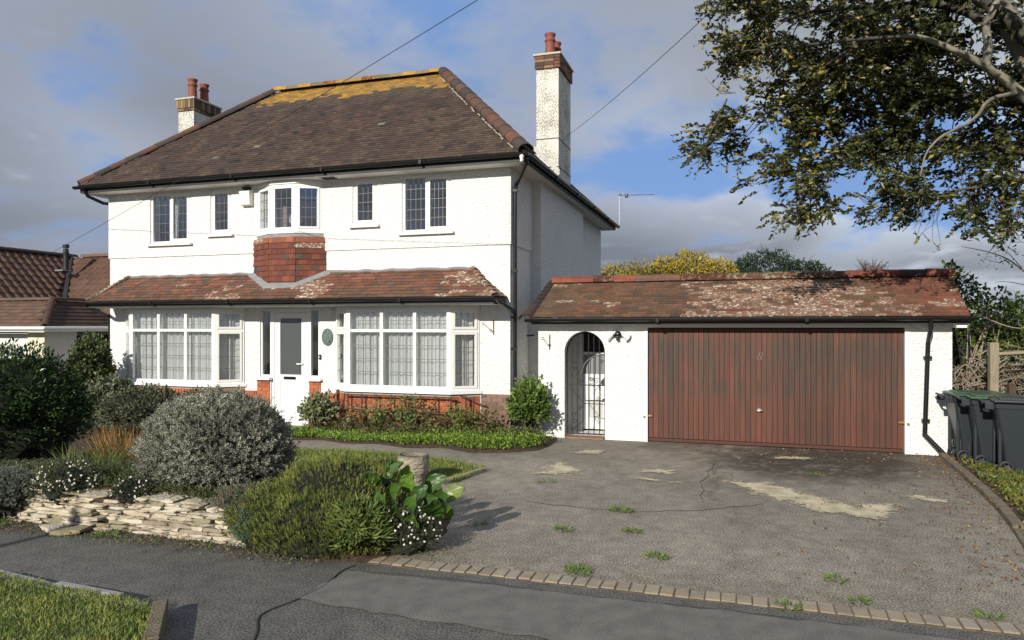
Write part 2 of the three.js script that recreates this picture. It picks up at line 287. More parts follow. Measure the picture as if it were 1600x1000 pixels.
// bricks proud of a mortar bed on a vertical face; U along the face (unit), N outward
let bricksLeft = 290;
function brickwork(parent, O, U, N, w, rows, mats, { head = false, h = 0.075, len = 0.225, hide } = {}) {
  const up = V(0, 1, 0), rest = [], m4 = new THREE.Matrix4().makeBasis(U, up, N);
  for (let r = 0; r < rows; r++) {
    const soldier = head && r === rows - 1, L = soldier ? 0.078 : len, H = soldier ? h * 1.45 : h;
    for (let x = soldier ? 0 : -(r % 2) * len * 0.5; x < w; x += L) {
      const a = Math.max(0, x + 0.005), b = Math.min(w, x + L - 0.005); if (b - a < 0.02) continue;
      const g = new THREE.BoxGeometry(b - a, H - 0.011, 0.03), c = O.clone().addScaledVector(U, (a + b) / 2).addScaledVector(up, r * h + H / 2).addScaledVector(N, -0.006 + rr(-0.0015, 0.0015));
      const uvx = uvBox(g); const uva = uvx.attributes.uv, ou = rnd() * 5; for (let i = 0; i < uva.count; i++) uva.setXY(i, uva.getX(i) + ou, uva.getY(i) + ou * 0.7);
      uvx.applyMatrix4(m4).translate(c.x, c.y, c.z);
      if (bricksLeft > 0 && !(hide && hide(c))) { part(parent, 'brick', uvx, pick(mats)); bricksLeft--; } else rest.push(uvx);
    }
  }
  if (rest.length) part(parent, 'brick', rest, mats[0]).userData.kind = 'stuff';
}
// a window in its own plane: O = lower left corner, U to its right, N outward
function windowUnit(parent, name, O, U, N, w, h, o) {
  const g = sub(parent, name), up = V(0, 1, 0), m4 = new THREE.Matrix4().makeBasis(U, up, N).setPosition(O), F = [], S = [], fw = o.fw ?? 0.06, D = 0.07;
  const bar = (x0, x1, y0, y1, z0 = -D, z1 = 0) => F.push(bx(x0, x1, y0, y1, z0, z1).applyMatrix4(m4));
  bar(0, fw, 0, h); bar(w - fw, w, 0, h); bar(fw, w - fw, 0, fw); bar(fw, w - fw, h - fw, h);
  const mull = o.mull ?? 0.06, xs = [fw, ...(o.split ?? []).flatMap((s) => [s * w - mull / 2, s * w + mull / 2]), w - fw];
  for (let i = 1; i + 1 < xs.length; i += 2) bar(xs[i], xs[i + 1], fw, h - fw);
  const ys = o.transom ? [fw, o.transom - 0.028, o.transom + 0.028, h - fw] : [fw, h - fw];
  if (o.transom) for (let i = 0; i < xs.length; i += 2) bar(xs[i], xs[i + 1], ys[1], ys[2]);
  let k = 0;
  for (let i = 0; i < xs.length; i += 2) for (let j = 0; j < ys.length; j += 2, k++) {
    let [a, b, c, d] = [xs[i], xs[i + 1], ys[j], ys[j + 1]];
    const sash = o.sash && (o.sash === true || o.sash.includes(i / 2));
    if (sash) { const q = 0.045, z0 = -0.05, z1 = 0.016; for (const e of [[a + 0.002, a + q, c + 0.002, d - 0.002], [b - q, b - 0.002, c + 0.002, d - 0.002], [a + q, b - q, c + 0.002, c + q], [a + q, b - q, d - q, d - 0.002]]) S.push(bx(e[0], e[1], e[2], e[3], z0, z1).applyMatrix4(m4)); a += q; b -= q; c += q; d -= q; }
    const gz = sash ? -0.018 : -0.036;
    part(g, 'pane', poly3(V(a, c, gz), V(b, c, gz), V(b, d, gz), V(a, d, gz)).applyMatrix4(m4), o.glass ?? MAT.glass);
    if (o.lead !== false) {
      const L = [], nx = o.nx ?? Math.max(2, Math.round((b - a) / 0.155)), ny = o.ny ? o.ny[Math.min(j / 2, o.ny.length - 1)] : Math.max(2, Math.round((d - c) / 0.235)), t = 0.0055;
      for (let q = 1; q < nx; q++) { const x = lerp(a, b, q / nx); L.push(bx(x - t, x + t, c, d, gz + 0.001, gz + 0.006).applyMatrix4(m4)); }
      for (let q = 1; q < ny; q++) { const y = lerp(c, d, q / ny); L.push(bx(a, b, y - t, y + t, gz + 0.0015, gz + 0.0065).applyMatrix4(m4)); }
      part(g, 'lead_came', L, MAT.lead);
    }
  }
  part(g, 'frame', F, o.mat ?? MAT.upvc); if (S.length) part(g, 'sash', S, o.mat ?? MAT.upvc);
  return g;
}
function curtainGeo(w, h, waves, amp, pinch = 0) {      // hanging folds in a local plane, x 0..w, y 0..h
  const nx = Math.ceil(waves * 9), ny = 12, g = new THREE.PlaneGeometry(w, h, nx, ny).translate(w / 2, h / 2, 0), p = g.attributes.position, ph = rnd() * 9;
  for (let i = 0; i < p.count; i++) { const x = p.getX(i), y = p.getY(i), t = x / w; p.setZ(i, amp * (Math.sin(t * waves * 6.283 + ph + 0.9 * Math.sin(t * 11 + ph) + 0.25 * Math.sin(y * 3)) + 0.5 * Math.sin(t * waves * 13.1 + 1.7 + ph))); if (pinch) p.setX(i, x * lerp(1, 1 - pinch, ss(h, h * 0.35, y))); }
  g.computeVertexNormals(); return g;
}
const placed = (g, O, U, N) => g.applyMatrix4(new THREE.Matrix4().makeBasis(U, V(0, 1, 0), N).setPosition(O));

// ================================================================ the house
const FZ = -12.98, XL = -13.79, XR = -4.17;
const house = thing('detached_house', 'white rendered two storey house with hipped brown tiled roof and two chimneys', 'house');
{
  const fz = FZ, up = V(0, 1, 0), X1 = V(1, 0, 0), Z1 = V(0, 0, 1);
  // walls
  const doorHole = [[-9.74, 0.98], [-9.74, 2.42], [-8.30, 2.42], [-8.30, 0.98], [-8.555, 0.98], [-8.555, 0.06], [-9.465, 0.06], [-9.465, 0.98]];
  part(house, 'front_wall', [wallXY(XL, XR, 0, 3.6, fz - 0.25, fz, [[-13.24, -10.2, 0.8, 2.46], doorHole, [-7.84, -4.86, 0.8, 2.46]])], MAT.wall);
  part(house, 'upper_front_wall', [wallXY(XL - 0.02, XR, 3.6, 5.05, fz - 0.25, fz + 0.025, [[-12.62, -11.52, 3.88, 5.01], [-10.99, -10.44, 4.03, 5.01], [-9.62, -8.34, 4.0, 5.0], [-7.51, -6.96, 4.08, 5.02], [-6.41, -5.36, 3.89, 5.02]])], MAT.wall);
  part(house, 'side_wall', [bx(XR - 0.25, XR - 0.002, 0, 5.05, -22.15, fz - 0.252), bx(XR - 0.02, XR + 0.02, 3.6, 5.05, -14.44, fz + 0.02)], MAT.wall); part(house, 'side_wall', [bx(XL, XL + 0.25, 0, 5.05, -19.4, fz - 0.252)], MAT.wall);
  part(house, 'rear_wall', [bx(XL + 0.25, -9, 0, 5.05, -19.4, -19.15), bx(-9.2, XR - 0.25, 0, 5.05, -22.15, -21.9), bx(-9.2, -8.95, 0, 5.05, -21.9, -19.4)], MAT.wall);
  part(house, 'chimney_breast', [bx(XR - 0.05, -3.98, 0, 5.05, -18.65, -14.45)], MAT.wall);
  part(house, 'interior_wall', [bx(XL + 0.25, XR - 0.25, 0, 5.0, -16.6, -16.5), bx(XL + 0.25, XR - 0.25, 2.7, 2.85, -16.49, fz - 0.26), bx(XL + 0.26, XR - 0.26, -0.02, 0.05, -16.49, fz - 0.26), bx(-10.05, -9.95, 0.06, 2.69, -16.48, fz - 0.27), bx(-8.1, -8.0, 0.06, 2.69, -16.48, fz - 0.27), bx(-10.3, -10.2, 2.86, 5.0, -16.48, fz - 0.27), bx(-7.85, -7.75, 2.86, 5.0, -16.48, fz - 0.27)], MAT.room);
  // painted strip along the wall foot
  // soffit, fascia
  part(house, 'soffit', [bx(-14.2, -3.79, 5.05, 5.07, -12.98 - 0.1, -12.6), bx(-4.2, -3.79, 5.051, 5.071, -22.5, -13.085), bx(-14.2, -13.7, 5.051, 5.071, -19.7, -13.085)], MAT.wallSmooth);
  const vent = sub(house, 'soffit_vent'); part(vent, 'frame', [bxc(0.36, 0.02, 0.2, -7.93, 5.047, -12.77)], MAT.upvc); part(vent, 'grille', Array.from({ length: 5 }, (_, i) => bxc(0.3, 0.012, 0.02, -7.93, 5.034, -12.84 + i * 0.035)), MAT.blackMatt);
  part(house, 'fascia', [bx(-14.22, -3.77, 5.05, 5.2, -12.6, -12.575), bx(-3.795, -3.77, 5.05, 5.2, -22.5, -12.601), bx(-14.22, -14.195, 5.05, 5.2, -19.7, -12.601)], MAT.blackMatt);
  // gutters: half-round profile
  const gut = (a, b, r, name = 'gutter', par = house) => {
    const d = b.clone().sub(a), L = d.length(); d.normalize(); const s = d.clone().cross(up), pos = [], K = 8, pt = (e, i, q) => e.clone().addScaledVector(s, Math.cos(Math.PI + (i / K) * Math.PI) * q).addScaledVector(up, Math.sin(Math.PI + (i / K) * Math.PI) * q);
    const tri = (...q) => { for (const x of q) pos.push(x.x, x.y, x.z); };
    for (let i = 0; i < K; i++) for (const q of [r, r - 0.006]) tri(pt(a, i, q), pt(b, i, q), pt(b, i + 1, q), pt(a, i, q), pt(b, i + 1, q), pt(a, i + 1, q));
    for (const [i] of [[0], [K]]) tri(pt(a, i, r), pt(b, i, r), pt(b, i, r - 0.006), pt(a, i, r), pt(b, i, r - 0.006), pt(a, i, r - 0.006));
    for (const e of [a, b]) for (let i = 0; i < K; i++) tri(e, pt(e, i, r), pt(e, i + 1, r));
    const n = Math.floor(L / 1.8), extra = []; for (let i = 1; i < n; i++) { const c = a.clone().lerp(b, i / n); extra.push(bxc(Math.abs(d.x) > 0.5 ? 0.05 : 2 * r + 0.012, r + 0.012, Math.abs(d.x) > 0.5 ? 2 * r + 0.012 : 0.05, c.x, c.y - r / 2 - 0.003, c.z)); }
    return part(par, name, [uvBox(geoOf(pos, null, null)), ...extra.map((g) => g)], MAT.black);
  };
  house.userData.gut = gut;
  gut(V(-14.32, 5.185, -12.51), V(-3.66, 5.185, -12.51), 0.062);
  gut(V(-3.705, 5.18, -12.575), V(-3.705, 5.18, -22.6), 0.062);
  // main roof
  const roof = sub(house, 'main_roof');
  const FLe = V(-14.26, 5.215, -12.53), FRe = V(-3.73, 5.215, -12.53), RL = V(-11.5, 8.1, -16), RR = V(-6.82, 8.1, -16), BR = V(-3.73, 5.215, -22.55), BL = V(-14.26, 5.215, -19.6);
  const ridgeB = V(-6.82, 8.1, -19.4);
  part(roof, 'underlay', [poly3(FLe, FRe, RR, RL), poly3(FRe, BR, ridgeB, RR), poly3(BL, FLe, RL, V(-11.5, 8.1, -16.4)), poly3(V(-6.82, 8.1, -16), ridgeB, V(-9.9, 5.215, -22.55), V(-9.9, 5.215, -17)), poly3(RR, RL, BL, V(-9.5, 5.215, -19.6)), poly3(BR, V(-9.9, 5.215, -22.55), ridgeB)], MAT.under);
  const U = X1.clone(), Vd = V(0, 8.1 - 5.215, -16 + 12.53), slen = Vd.length(); Vd.normalize();
  const cMain = (x, v) => {                              // lichen gathers on the rows below the ridge
    const n = fbm(x * 0.9, v * 0.9, 1, 3), m = fbm(x * 3.5, v * 3.5, 5, 3), top = v - (3.78 + 0.32 * n + 0.22 * m), leftBias = ss(-9.2, -11.2, x - 14.26);
    const b = 0.88 + 0.3 * n + rr(-0.16, 0.2); let c = [0.098 * b, 0.062 * b, 0.045 * b];
    if (rnd() < 0.1) c = [0.115 * b, 0.06 * b, 0.042 * b]; else if (rnd() < 0.1) c = [0.05 * b, 0.041 * b, 0.037 * b];
    const grey = ss(-0.75, -0.1, v - 3.75 - 0.6 * m); c = c.map((q, i) => lerp(q, [0.14, 0.115, 0.085][i], grey * rr(0.2, 0.8)));
    if (top > 0 + rr(-0.14, 0.1)) { const k = rr(0.35, 0.95); c = c.map((q, i) => lerp(q, [0.62, 0.35, 0.05][i], k)); }
    if (rnd() < 0.002) c = [0.3, 0.27, 0.23];
    return c;
  };
  const mainT = tiles({ O: FLe, U, Vd, len: slen, gauge: 0.1, width: 0.166, th: 0.017, left: (v) => (v / slen) * (RL.x - FLe.x) + 0.02, right: (v) => FRe.x - FLe.x - (v / slen) * (FRe.x - RR.x) - 0.02, color: cMain });
  layTiles(roof, 'roof_tile', mainT, () => false, (t) => t.v < 3.3 && fbm(t.mid.x * 1.5, t.mid.y * 1.5, 8, 2) + (t.mid.x > -6.2 ? 0.2 : 0) + rr(-0.3, 0.3) > 0.22, MAT.tileSpecks);
  const sideV = V(RR.x - FRe.x, 8.1 - 5.215, 0), sl = sideV.length(); sideV.normalize();
  const cSide = (x, v) => { const b = 0.9 + rr(-0.25, 0.25); return [0.085 * b, 0.055 * b, 0.043 * b]; };
  layTiles(roof, 'roof_tile', tiles({ O: FRe, U: V(0, 0, -1), Vd: sideV, len: sl, gauge: 0.1, width: 0.166, th: 0.017, left: (v) => (v / sl) * 3.47 + 0.02, right: (v) => 10.0 - (v / sl) * 3.1, color: cSide }), () => false);
  const hipC = (t) => { const b = rr(0.8, 1.15), k = rnd(); return (k < 0.3 ? [0.19, 0.08, 0.052] : k < 0.75 ? [0.135, 0.075, 0.052] : [0.085, 0.066, 0.055]).map((q) => q * b); };
  capRow(roof, 'hip_tile', FRe.clone().add(V(0.0, 0.02, 0.0)), RR.clone().add(V(0, 0.045, 0)), 15, 0.155, up, hipC);
  capRow(roof, 'hip_tile', FLe.clone().add(V(0.05, 0.02, -0.03)), RL.clone().add(V(0, 0.04, 0)), 14, 0.13, up, (t) => { const b = rr(0.8, 1.2); return (rnd() < 0.3 ? [0.15, 0.075, 0.05] : [0.085, 0.062, 0.05]).map((q) => q * b); });
  capRow(roof, 'ridge_tile', RL.clone().add(V(0, 0.035, 0)), RR.clone().add(V(0.05, 0.035, 0)), 13, 0.135, up, (t) => { const b = rr(0.75, 1.1); return (rnd() < 0.62 ? [0.55, 0.32, 0.06] : [0.3, 0.22, 0.12]).map((q) => q * b); }, (t) => t > 0.25 && t < 0.6 && rnd() < 0.5);
  { // mortar bedding along both hips
    const bed = (a, b, o) => { const g = []; for (let i = 0; i < 34; i++) if (rnd() < 0.72) { const q = V(rr(-0.012, 0.012), rr(-0.012, 0.002), 0), p0 = a.clone().lerp(b, i / 34).add(o).add(q), p1 = a.clone().lerp(b, (i + rr(0.7, 1.05)) / 34).add(o).add(q); g.push(taper([p0, p1], rr(0.011, 0.022), rr(0.01, 0.02), 2, 5)); } return g; };
    const darkBed = std([0.16, 0.13, 0.1], { map: T.grain });
    for (const g of bed(FRe, RR, V(-0.17, 0.005, 0.055))) part(roof, 'mortar_bedding', g, MAT.mortar);
    for (const g of bed(FLe, RL, V(0.17, 0.0, 0.03))) part(roof, 'mortar_bedding', g, darkBed);
  }
  // chimneys
  function chimney(x0, x1, z0, z1, yb, yt, rows, mats, soldier, bandYs) {
    const c = sub(house, 'chimney'), bh = rows * 0.075;
    part(c, 'stack', [bx(x0, x1, yb, yt - bh - 0.06, z0, z1)], MAT.stack);
    part(c, 'brick_core', [bx(x0 + 0.005, x1 - 0.005, yt - bh - 0.06, yt - 0.06, z0 + 0.005, z1 - 0.005)], MAT.mortar);
    const save = bricksLeft; bricksLeft = 400;
    const rowO = yt - bh - 0.06, o = 0.02;
    const lay = (O, Ux, N, w, r0, r1, L, H, out) => { for (let r = r0; r < r1; r++) { const g = new THREE.Group(); brickwork(c, O.clone().add(V(0, (r - r0) * H + r0 * 0.075, 0)).addScaledVector(N, out(r)).addScaledVector(Ux, -out(r)), Ux, N, w + 2 * out(r), 1, mats, { h: H, len: L }); } };
    const out = (r) => (r === 0 ? o + 0.012 : r >= rows - 3 ? o + 0.012 : o);
    if (soldier) {
      lay(V(x0, rowO, z1), X1, Z1, x1 - x0, 0, 1, 0.225, 0.075, () => o); lay(V(x1, rowO, z1), V(0, 0, -1), X1, z1 - z0, 0, 1, 0.225, 0.075, () => o);
      lay(V(x0, rowO, z1), X1, Z1, x1 - x0, 1, 2, 0.075, 0.225, () => o + 0.015); lay(V(x1, rowO, z1), V(0, 0, -1), X1, z1 - z0, 1, 2, 0.075, 0.225, () => o + 0.015);
    } else { lay(V(x0, rowO, z1), X1, Z1, x1 - x0, 0, rows, 0.225, 0.075, out); lay(V(x1, rowO, z1), V(0, 0, -1), X1, z1 - z0, 0, rows, 0.225, 0.075, out); }
    bricksLeft = save;
    part(c, 'cap', [rbx(x1 - x0 + 0.13, 0.05, z1 - z0 + 0.13, 0.012, (x0 + x1) / 2, yt - 0.035, (z0 + z1) / 2), bx(x0 + 0.06, x1 - 0.06, yt - 0.012, yt + 0.04, z0 + 0.08, z1 - 0.08)], std([0.6, 0.56, 0.46], { map: T.grain, roughness: 0.9 }));
    const prof = [[0.125, 0], [0.12, 0.05], [0.105, 0.34], [0.105, 0.36], [0.128, 0.375], [0.128, 0.405], [0.108, 0.42], [0.106, 0.49], [0.128, 0.51], [0.13, 0.55], [0.1, 0.56], [0.09, 0.5], [0.085, 0.1]].map((a) => new THREE.Vector2(...a));
    for (const q of [0.27, 0.73]) part(c, 'chimney_pot', new THREE.LatheGeometry(prof, 20).translate((x0 + x1) / 2 - 0.02, yt + 0.01, lerp(z1, z0, q)), MAT.pot);
    for (const y of bandYs) part(c, 'wire_band', [bx(x0 - 0.006, x1 + 0.006, y, y + 0.02, z1, z1 + 0.007), bx(x1, x1 + 0.007, y, y + 0.02, z0, z1)], MAT.blackMatt);
    return c;
  }
  const cr = chimney(-4.51, -3.985, -17.2, -16.0, 4.9, 8.3, 4, BRICK_OLD, false, [6.33, 5.68]);
  part(cr, 'flashing', [bx(-4.54, -4.512, 5.6, 6.0, -17.25, -15.95), poly3(V(-4.56, 6.08, -15.985), V(-3.96, 5.5, -15.985), V(-3.96, 5.62, -15.985), V(-4.56, 6.2, -15.985))], std([0.62, 0.61, 0.57], { map: T.grain }));
  chimney(-14.17, -13.67, -16.45, -15.5, 4.9, 8.06, 4, [[0.34, 0.25, 0.1], [0.25, 0.17, 0.09], [0.1, 0.075, 0.05], [0.17, 0.11, 0.06]].map((c) => std(c, { map: T.grain, roughness: 0.9 })), true, []);

  // upper windows
  const Uz = (x, y, z = fz - 0.0) => V(x, y, z);
  const sill = (x0, x1, y, z = fz + 0.025) => part(house, 'window_sill', [bx(x0 - 0.06, x1 + 0.06, y - 0.045, y, z - 0.05, z + 0.075)], MAT.wallSmooth);
  windowUnit(house, 'window', Uz(-12.62, 3.88), X1, Z1, 1.1, 1.13, { split: [0.5], sash: [1], ny: [5], nx: 3 });
  windowUnit(house, 'window', Uz(-10.99, 4.03), X1, Z1, 0.55, 0.98, { sash: true, nx: 3, ny: [4] });
  windowUnit(house, 'window', Uz(-7.51, 4.08), X1, Z1, 0.55, 0.94, { sash: true, nx: 3, ny: [4] });
  windowUnit(house, 'window', Uz(-6.41, 3.89), X1, Z1, 1.05, 1.13, { split: [0.5], sash: [1], nx: 4, ny: [5] });
  sill(-12.62, -11.52, 3.88); sill(-10.99, -10.44, 4.03); sill(-7.51, -6.96, 4.08); sill(-6.41, -5.36, 3.89);
  // oriel window over the door
  {
    const A = V(-9.76, 4.0, fz + 0.03), B = V(-9.27, 4.0, fz + 0.26), Cc = V(-8.70, 4.0, fz + 0.26), D = V(-8.21, 4.0, fz + 0.03), g = sub(house, 'oriel_base');
    const seg = (a, b, lab, o) => { const u = b.clone().sub(a), w = u.length(); u.normalize(); windowUnit(house, 'oriel_window', a, u, u.clone().cross(up), w, 0.97, o); };
    seg(A, B, 0, { sash: true, fw: 0.05, nx: 3, ny: [4] }); seg(B, Cc, 0, { fw: 0.085, nx: 3, ny: [4] }); seg(Cc, D, 0, { sash: true, fw: 0.05, nx: 3, ny: [4] });
    const ring = (y0, y1, k) => { const s = new THREE.Shape([V(A.x - k, 0, A.z - 0.2), V(A.x - k, 0, A.z), V(B.x - k * 0.4, 0, B.z + k), V(Cc.x + k * 0.4, 0, Cc.z + k), V(D.x + k, 0, D.z), V(D.x + k, 0, D.z - 0.2)].map((p) => new THREE.Vector2(p.x, -p.z))); return uvBox(new THREE.ExtrudeGeometry(s, { depth: y1 - y0, bevelEnabled: false }).rotateX(-Math.PI / 2).translate(0, y0, 0)); };
    part(g, 'head', [ring(4.97, 5.045, 0.02)], MAT.upvcOld);
    part(g, 'sill', [ring(3.955, 4.0, 0.05)], MAT.wallSmooth);
    part(g, 'mortar_apron', [ring(3.87, 3.954, 0.03)], MAT.fillet);
    part(g, 'core', [ring(2.7, 3.88, -0.02)], MAT.dark);
    const cH = () => { const b = rr(0.78, 1.12), k = rnd(); return (k < 0.1 ? [0.12, 0.075, 0.06] : k < 0.35 ? [0.25, 0.075, 0.042] : [0.2, 0.06, 0.036]).map((q) => q * b); };
    const face = (a, b, yt) => { const u = b.clone().sub(a).setY(0), w = u.length(); u.normalize(); return tiles({ O: V(a.x, 2.74, a.z).addScaledVector(u.clone().cross(up), -0.012), U: u, Vd: V(0, 1, 0), len: 1.14, gauge: 0.114, width: 0.166, th: 0.02, left: () => -0.02, right: () => w + 0.02, color: (x, v) => (v > 1.0 ? cH().map((q, i) => q * [1.7, 1.9, 1.8][i]) : cH()) }); };
    const kk = 0.07, a2 = A.clone().add(V(-0.11, 0, 0)), b2 = B.clone().add(V(-0.03, 0, kk)), c2 = Cc.clone().add(V(0.03, 0, kk)), d2 = D.clone().add(V(0.06, 0, 0));
    for (const [a, b] of [[a2, b2], [b2, c2], [c2, d2]]) layTiles(g, 'hanging_tile', face(a, b), (t) => t.mid.y > 2.85, (t) => t.mid.y > 3.7 && rnd() < 0.3);
    // lead flashing where the tile hanging meets the canopy roof
    const cy = (z) => 2.6 + ((-12.3 - z) / 0.68) * 0.56 + 0.05, P = (x, z) => V(x, cy(z), z);
    const strip = (p, q, r, s) => part(g, 'lead_flashing', [poly3(p, q, r, s), poly3(p.clone().setY(p.y - 0.03), q.clone().setY(q.y - 0.03), q, p)], MAT.leadFlash);
    strip(P(b2.x - 0.06, b2.z + 0.09), P(c2.x + 0.06, c2.z + 0.09), P(c2.x, c2.z - 0.05), P(b2.x, b2.z - 0.05));
    strip(P(c2.x + 0.06, c2.z + 0.09), P(d2.x + 0.16, d2.z + 0.05), P(d2.x, d2.z - 0.05), P(c2.x, c2.z - 0.05));
    strip(P(a2.x - 0.1, a2.z + 0.05), P(b2.x - 0.06, b2.z + 0.09), P(b2.x, b2.z - 0.05), P(a2.x, a2.z - 0.05));
  }
  // canopy roof over bays and door
  const canopy = sub(house, 'canopy_roof');
  {
    const e0 = V(-13.72, 2.6, -12.29), e1 = V(-4.24, 2.6, -12.29), t0 = V(-13.2, 3.16, fz + 0.01), t1 = V(-4.92, 3.16, fz + 0.01), w0 = V(-13.72, 2.6, fz + 0.01), w1 = V(-4.24, 2.6, fz + 0.01);
    part(canopy, 'underlay', [poly3(e0, e1, t1, t0), poly3(e1, w1, t1), poly3(w0, e0, t0), poly3(w0.clone().setY(2.48), w1.clone().setY(2.48), e1.clone().setY(2.48), e0.clone().setY(2.48))], MAT.under);
    const vd = V(0, t0.y - e0.y, t0.z - e0.z), L = vd.length(); vd.normalize();
    const cC = (x, v) => { const b = rr(0.72, 1.2), n = fbm(x * 0.8, v * 2, 3, 3), k = rnd(); let c = k < 0.15 ? [0.15, 0.1, 0.072] : k < 0.5 ? [0.27, 0.108, 0.06] : [0.22, 0.096, 0.058]; const d = ss(0.4, 0.05, v) * 0.55 + ss(0.05, 0.4, n) * 0.5; return c.map((q, i) => lerp(q, [0.14, 0.09, 0.055][i], clamp(d, 0, 0.85)) * b); };
    const list = tiles({ O: e0, U: X1, Vd: vd, len: L, gauge: 0.098, width: 0.166, th: 0.018, left: (v) => (v / L) * 0.52, right: (v) => 9.48 - (v / L) * 0.68, color: cC });
    const lich = (t) => { const n = fbm(t.mid.x * 0.9, t.mid.z * 2, 6, 3); const x = t.mid.x; return (x > -8.7 && x < -7.5 && t.v < 0.5 && n > -0.1 + rr(-0.1, 0.2)) || (x > -5.4 && n > -0.15 + rr(-0.1, 0.2)) || (x > -10.6 && x < -9.9 && t.v < 0.4 && n > 0.1) || n > 0.42; };
    layTiles(canopy, 'canopy_tile', list, (t) => t.mid.x > -9.9, lich);
    const hv = V(t1.x - e1.x, t1.y - e1.y, 0), hl = hv.length(); hv.normalize();
    const cW = () => { const b = rr(0.9, 1.2); return [0.5 * b, 0.24 * b, 0.18 * b]; };
    layTiles(canopy, 'canopy_tile', tiles({ O: e1, U: V(0, 0, -1), Vd: hv, len: hl, gauge: 0.1, width: 0.166, th: 0.02, left: (v) => (v / hl) * 0.69, right: () => 0.69, color: cW }), () => true, () => true);
    const hv0 = V(t0.x - e0.x, t0.y - e0.y, 0), hl0 = hv0.length(); hv0.normalize();
    layTiles(canopy, 'canopy_tile', tiles({ O: w0, U: V(0, 0, 1), Vd: hv0, len: hl0, gauge: 0.1, width: 0.166, th: 0.02, left: () => 0, right: (v) => 0.69 - (v / hl0) * 0.69, color: cW }), () => true, () => false);
    // bonnet hips
    for (let i = 0; i < 8; i++) { const q = i / 8; part(canopy, 'hip_tile', capTile(e1.clone().lerp(t1, q).add(V(0, 0.015, 0)), e1.clone().lerp(t1, q + 0.135), 0.075, 0.055, up, [0.62 * rr(0.8, 1.1), 0.58, 0.5]), MAT.tileLichen); part(canopy, 'hip_tile', capTile(e0.clone().lerp(t0, q).add(V(0, 0.015, 0)), e0.clone().lerp(t0, q + 0.135), 0.07, 0.05, up, [0.5 * rr(0.7, 1.1), 0.46, 0.4]), MAT.tileLichen); }
    const fil = (x0, x1) => { const n = Math.ceil((x1 - x0) / 0.15), pts = []; for (let i = 0; i <= n; i++) pts.push(V(lerp(x0, x1, i / n), 3.16 + rr(-0.012, 0.014), fz + 0.015 + rr(0, 0.012))); return tube(pts, 0.034, n * 2, 6); };
    part(canopy, 'mortar_fillet', [fil(-13.25, -9.86), fil(-8.12, -4.86)], MAT.fillet);
    part(canopy, 'fascia', [bx(-13.7, -4.26, 2.46, 2.585, -12.325, -12.3), bx(-4.285, -4.26, 2.46, 2.585, fz, -12.326), bx(-13.7, -13.675, 2.46, 2.585, fz, -12.326)], std([0.06, 0.06, 0.06], { map: T.grain, roughness: 0.6 }));
    part(canopy, 'soffit', [bx(-13.67, -4.29, 2.455, 2.475, fz + 0.002, -12.327)], MAT.wallSmooth);
    gut(V(-13.8, 2.575, -12.24), V(-4.16, 2.575, -12.24), 0.056, 'gutter', canopy);
  }
  // bays
  function bay(x0, x1, x2, x3, yb, yt, zf) {
    const g = sub(house, 'bay_window'), A = V(x0, yb, fz + 0.02), B = V(x1, yb, zf), Cc = V(x2, yb, zf), D = V(x3, yb, fz + 0.02), h = yt - yb;
    const w = (a, b, o) => { const u = b.clone().sub(a), L = u.length(); u.normalize(); windowUnit(house, 'bay_window', a, u, u.clone().cross(up), L, h, o); };
    w(A, B, { transom: h * 0.725, sash: true, fw: 0.045, ny: [4, 2], nx: 3, mat: MAT.upvcOld });
    w(B, Cc, { split: [0.345, 0.665], transom: h * 0.725, fw: 0.075, mull: 0.065, nx: 4, ny: [4, 2] });
    w(Cc, D, { transom: h * 0.725, sash: true, fw: 0.045, ny: [4, 2], nx: 3, mat: MAT.upvcOld });
    const poly = (y0, y1, k, kz = k) => { const s = new THREE.Shape([V(A.x - k, 0, A.z - 0.1), V(A.x - k, 0, A.z), V(B.x - k * 0.4, 0, B.z + kz), V(Cc.x + k * 0.4, 0, Cc.z + kz), V(D.x + k, 0, D.z), V(D.x + k, 0, D.z - 0.1)].map((p) => new THREE.Vector2(p.x, -p.z))); return uvBox(new THREE.ExtrudeGeometry(s, { depth: y1 - y0, bevelEnabled: false }).rotateX(-Math.PI / 2).translate(0, y0, 0)); };
    part(g, 'sill', [poly(yb - 0.06, yb - 0.002, 0.055)], MAT.upvc);
    part(g, 'head', [poly(yt + 0.002, 2.455, 0.0, -0.012)], MAT.upvcOld);
    part(g, 'mortar_bed', [poly(0, yb - 0.061, -0.001, -0.009)], MAT.mortar);
    const pl = sub(house, 'brick_plinth');
    const hid = (c) => c.x < -9 && c.y < 0.5;
    for (const [a, b] of [[B, Cc], [Cc, D], [A, B]]) { const u = b.clone().sub(a), L = u.length(); u.normalize(); brickwork(pl, V(a.x, 0.0, a.z), u, u.clone().cross(up), L, 9, BRICK, { head: true, h: 0.0765, hide: hid }); }
    return { A, B, C: Cc, D };
  }
  const bay2 = bay(-7.9, -7.45, -5.24, -4.78, 0.83, 2.4, -12.62);
  const plinth = sub(house, 'brick_plinth');
  const pier = (x0, x1, rows, mats, z = fz + 0.012) => { part(plinth, 'mortar_bed', [bx(x0, x1, 0.001, rows * 0.0765, z - 0.2, z - 0.008)], MAT.mortar); brickwork(plinth, V(x0, 0, z), X1, Z1, x1 - x0, rows, mats, { h: 0.0765 }); };
  pier(-9.80, -9.49, 12, BRICK); pier(-8.53, -8.26, 12, BRICK); pier(-8.255, -7.92, 9, BRICK); pier(-10.1, -9.805, 9, BRICK); pier(-4.755, XR - 0.002, 10, BRICK_DULL);
  const bay1 = bay(-13.3, -12.85, -10.6, -10.12, 0.83, 2.4, -12.62);
  part(house, 'plinth_band', [bx(XR + 0.0, XR + 0.012, 0, 0.78, -14.4, fz - 0.001)], MAT.blackMatt);

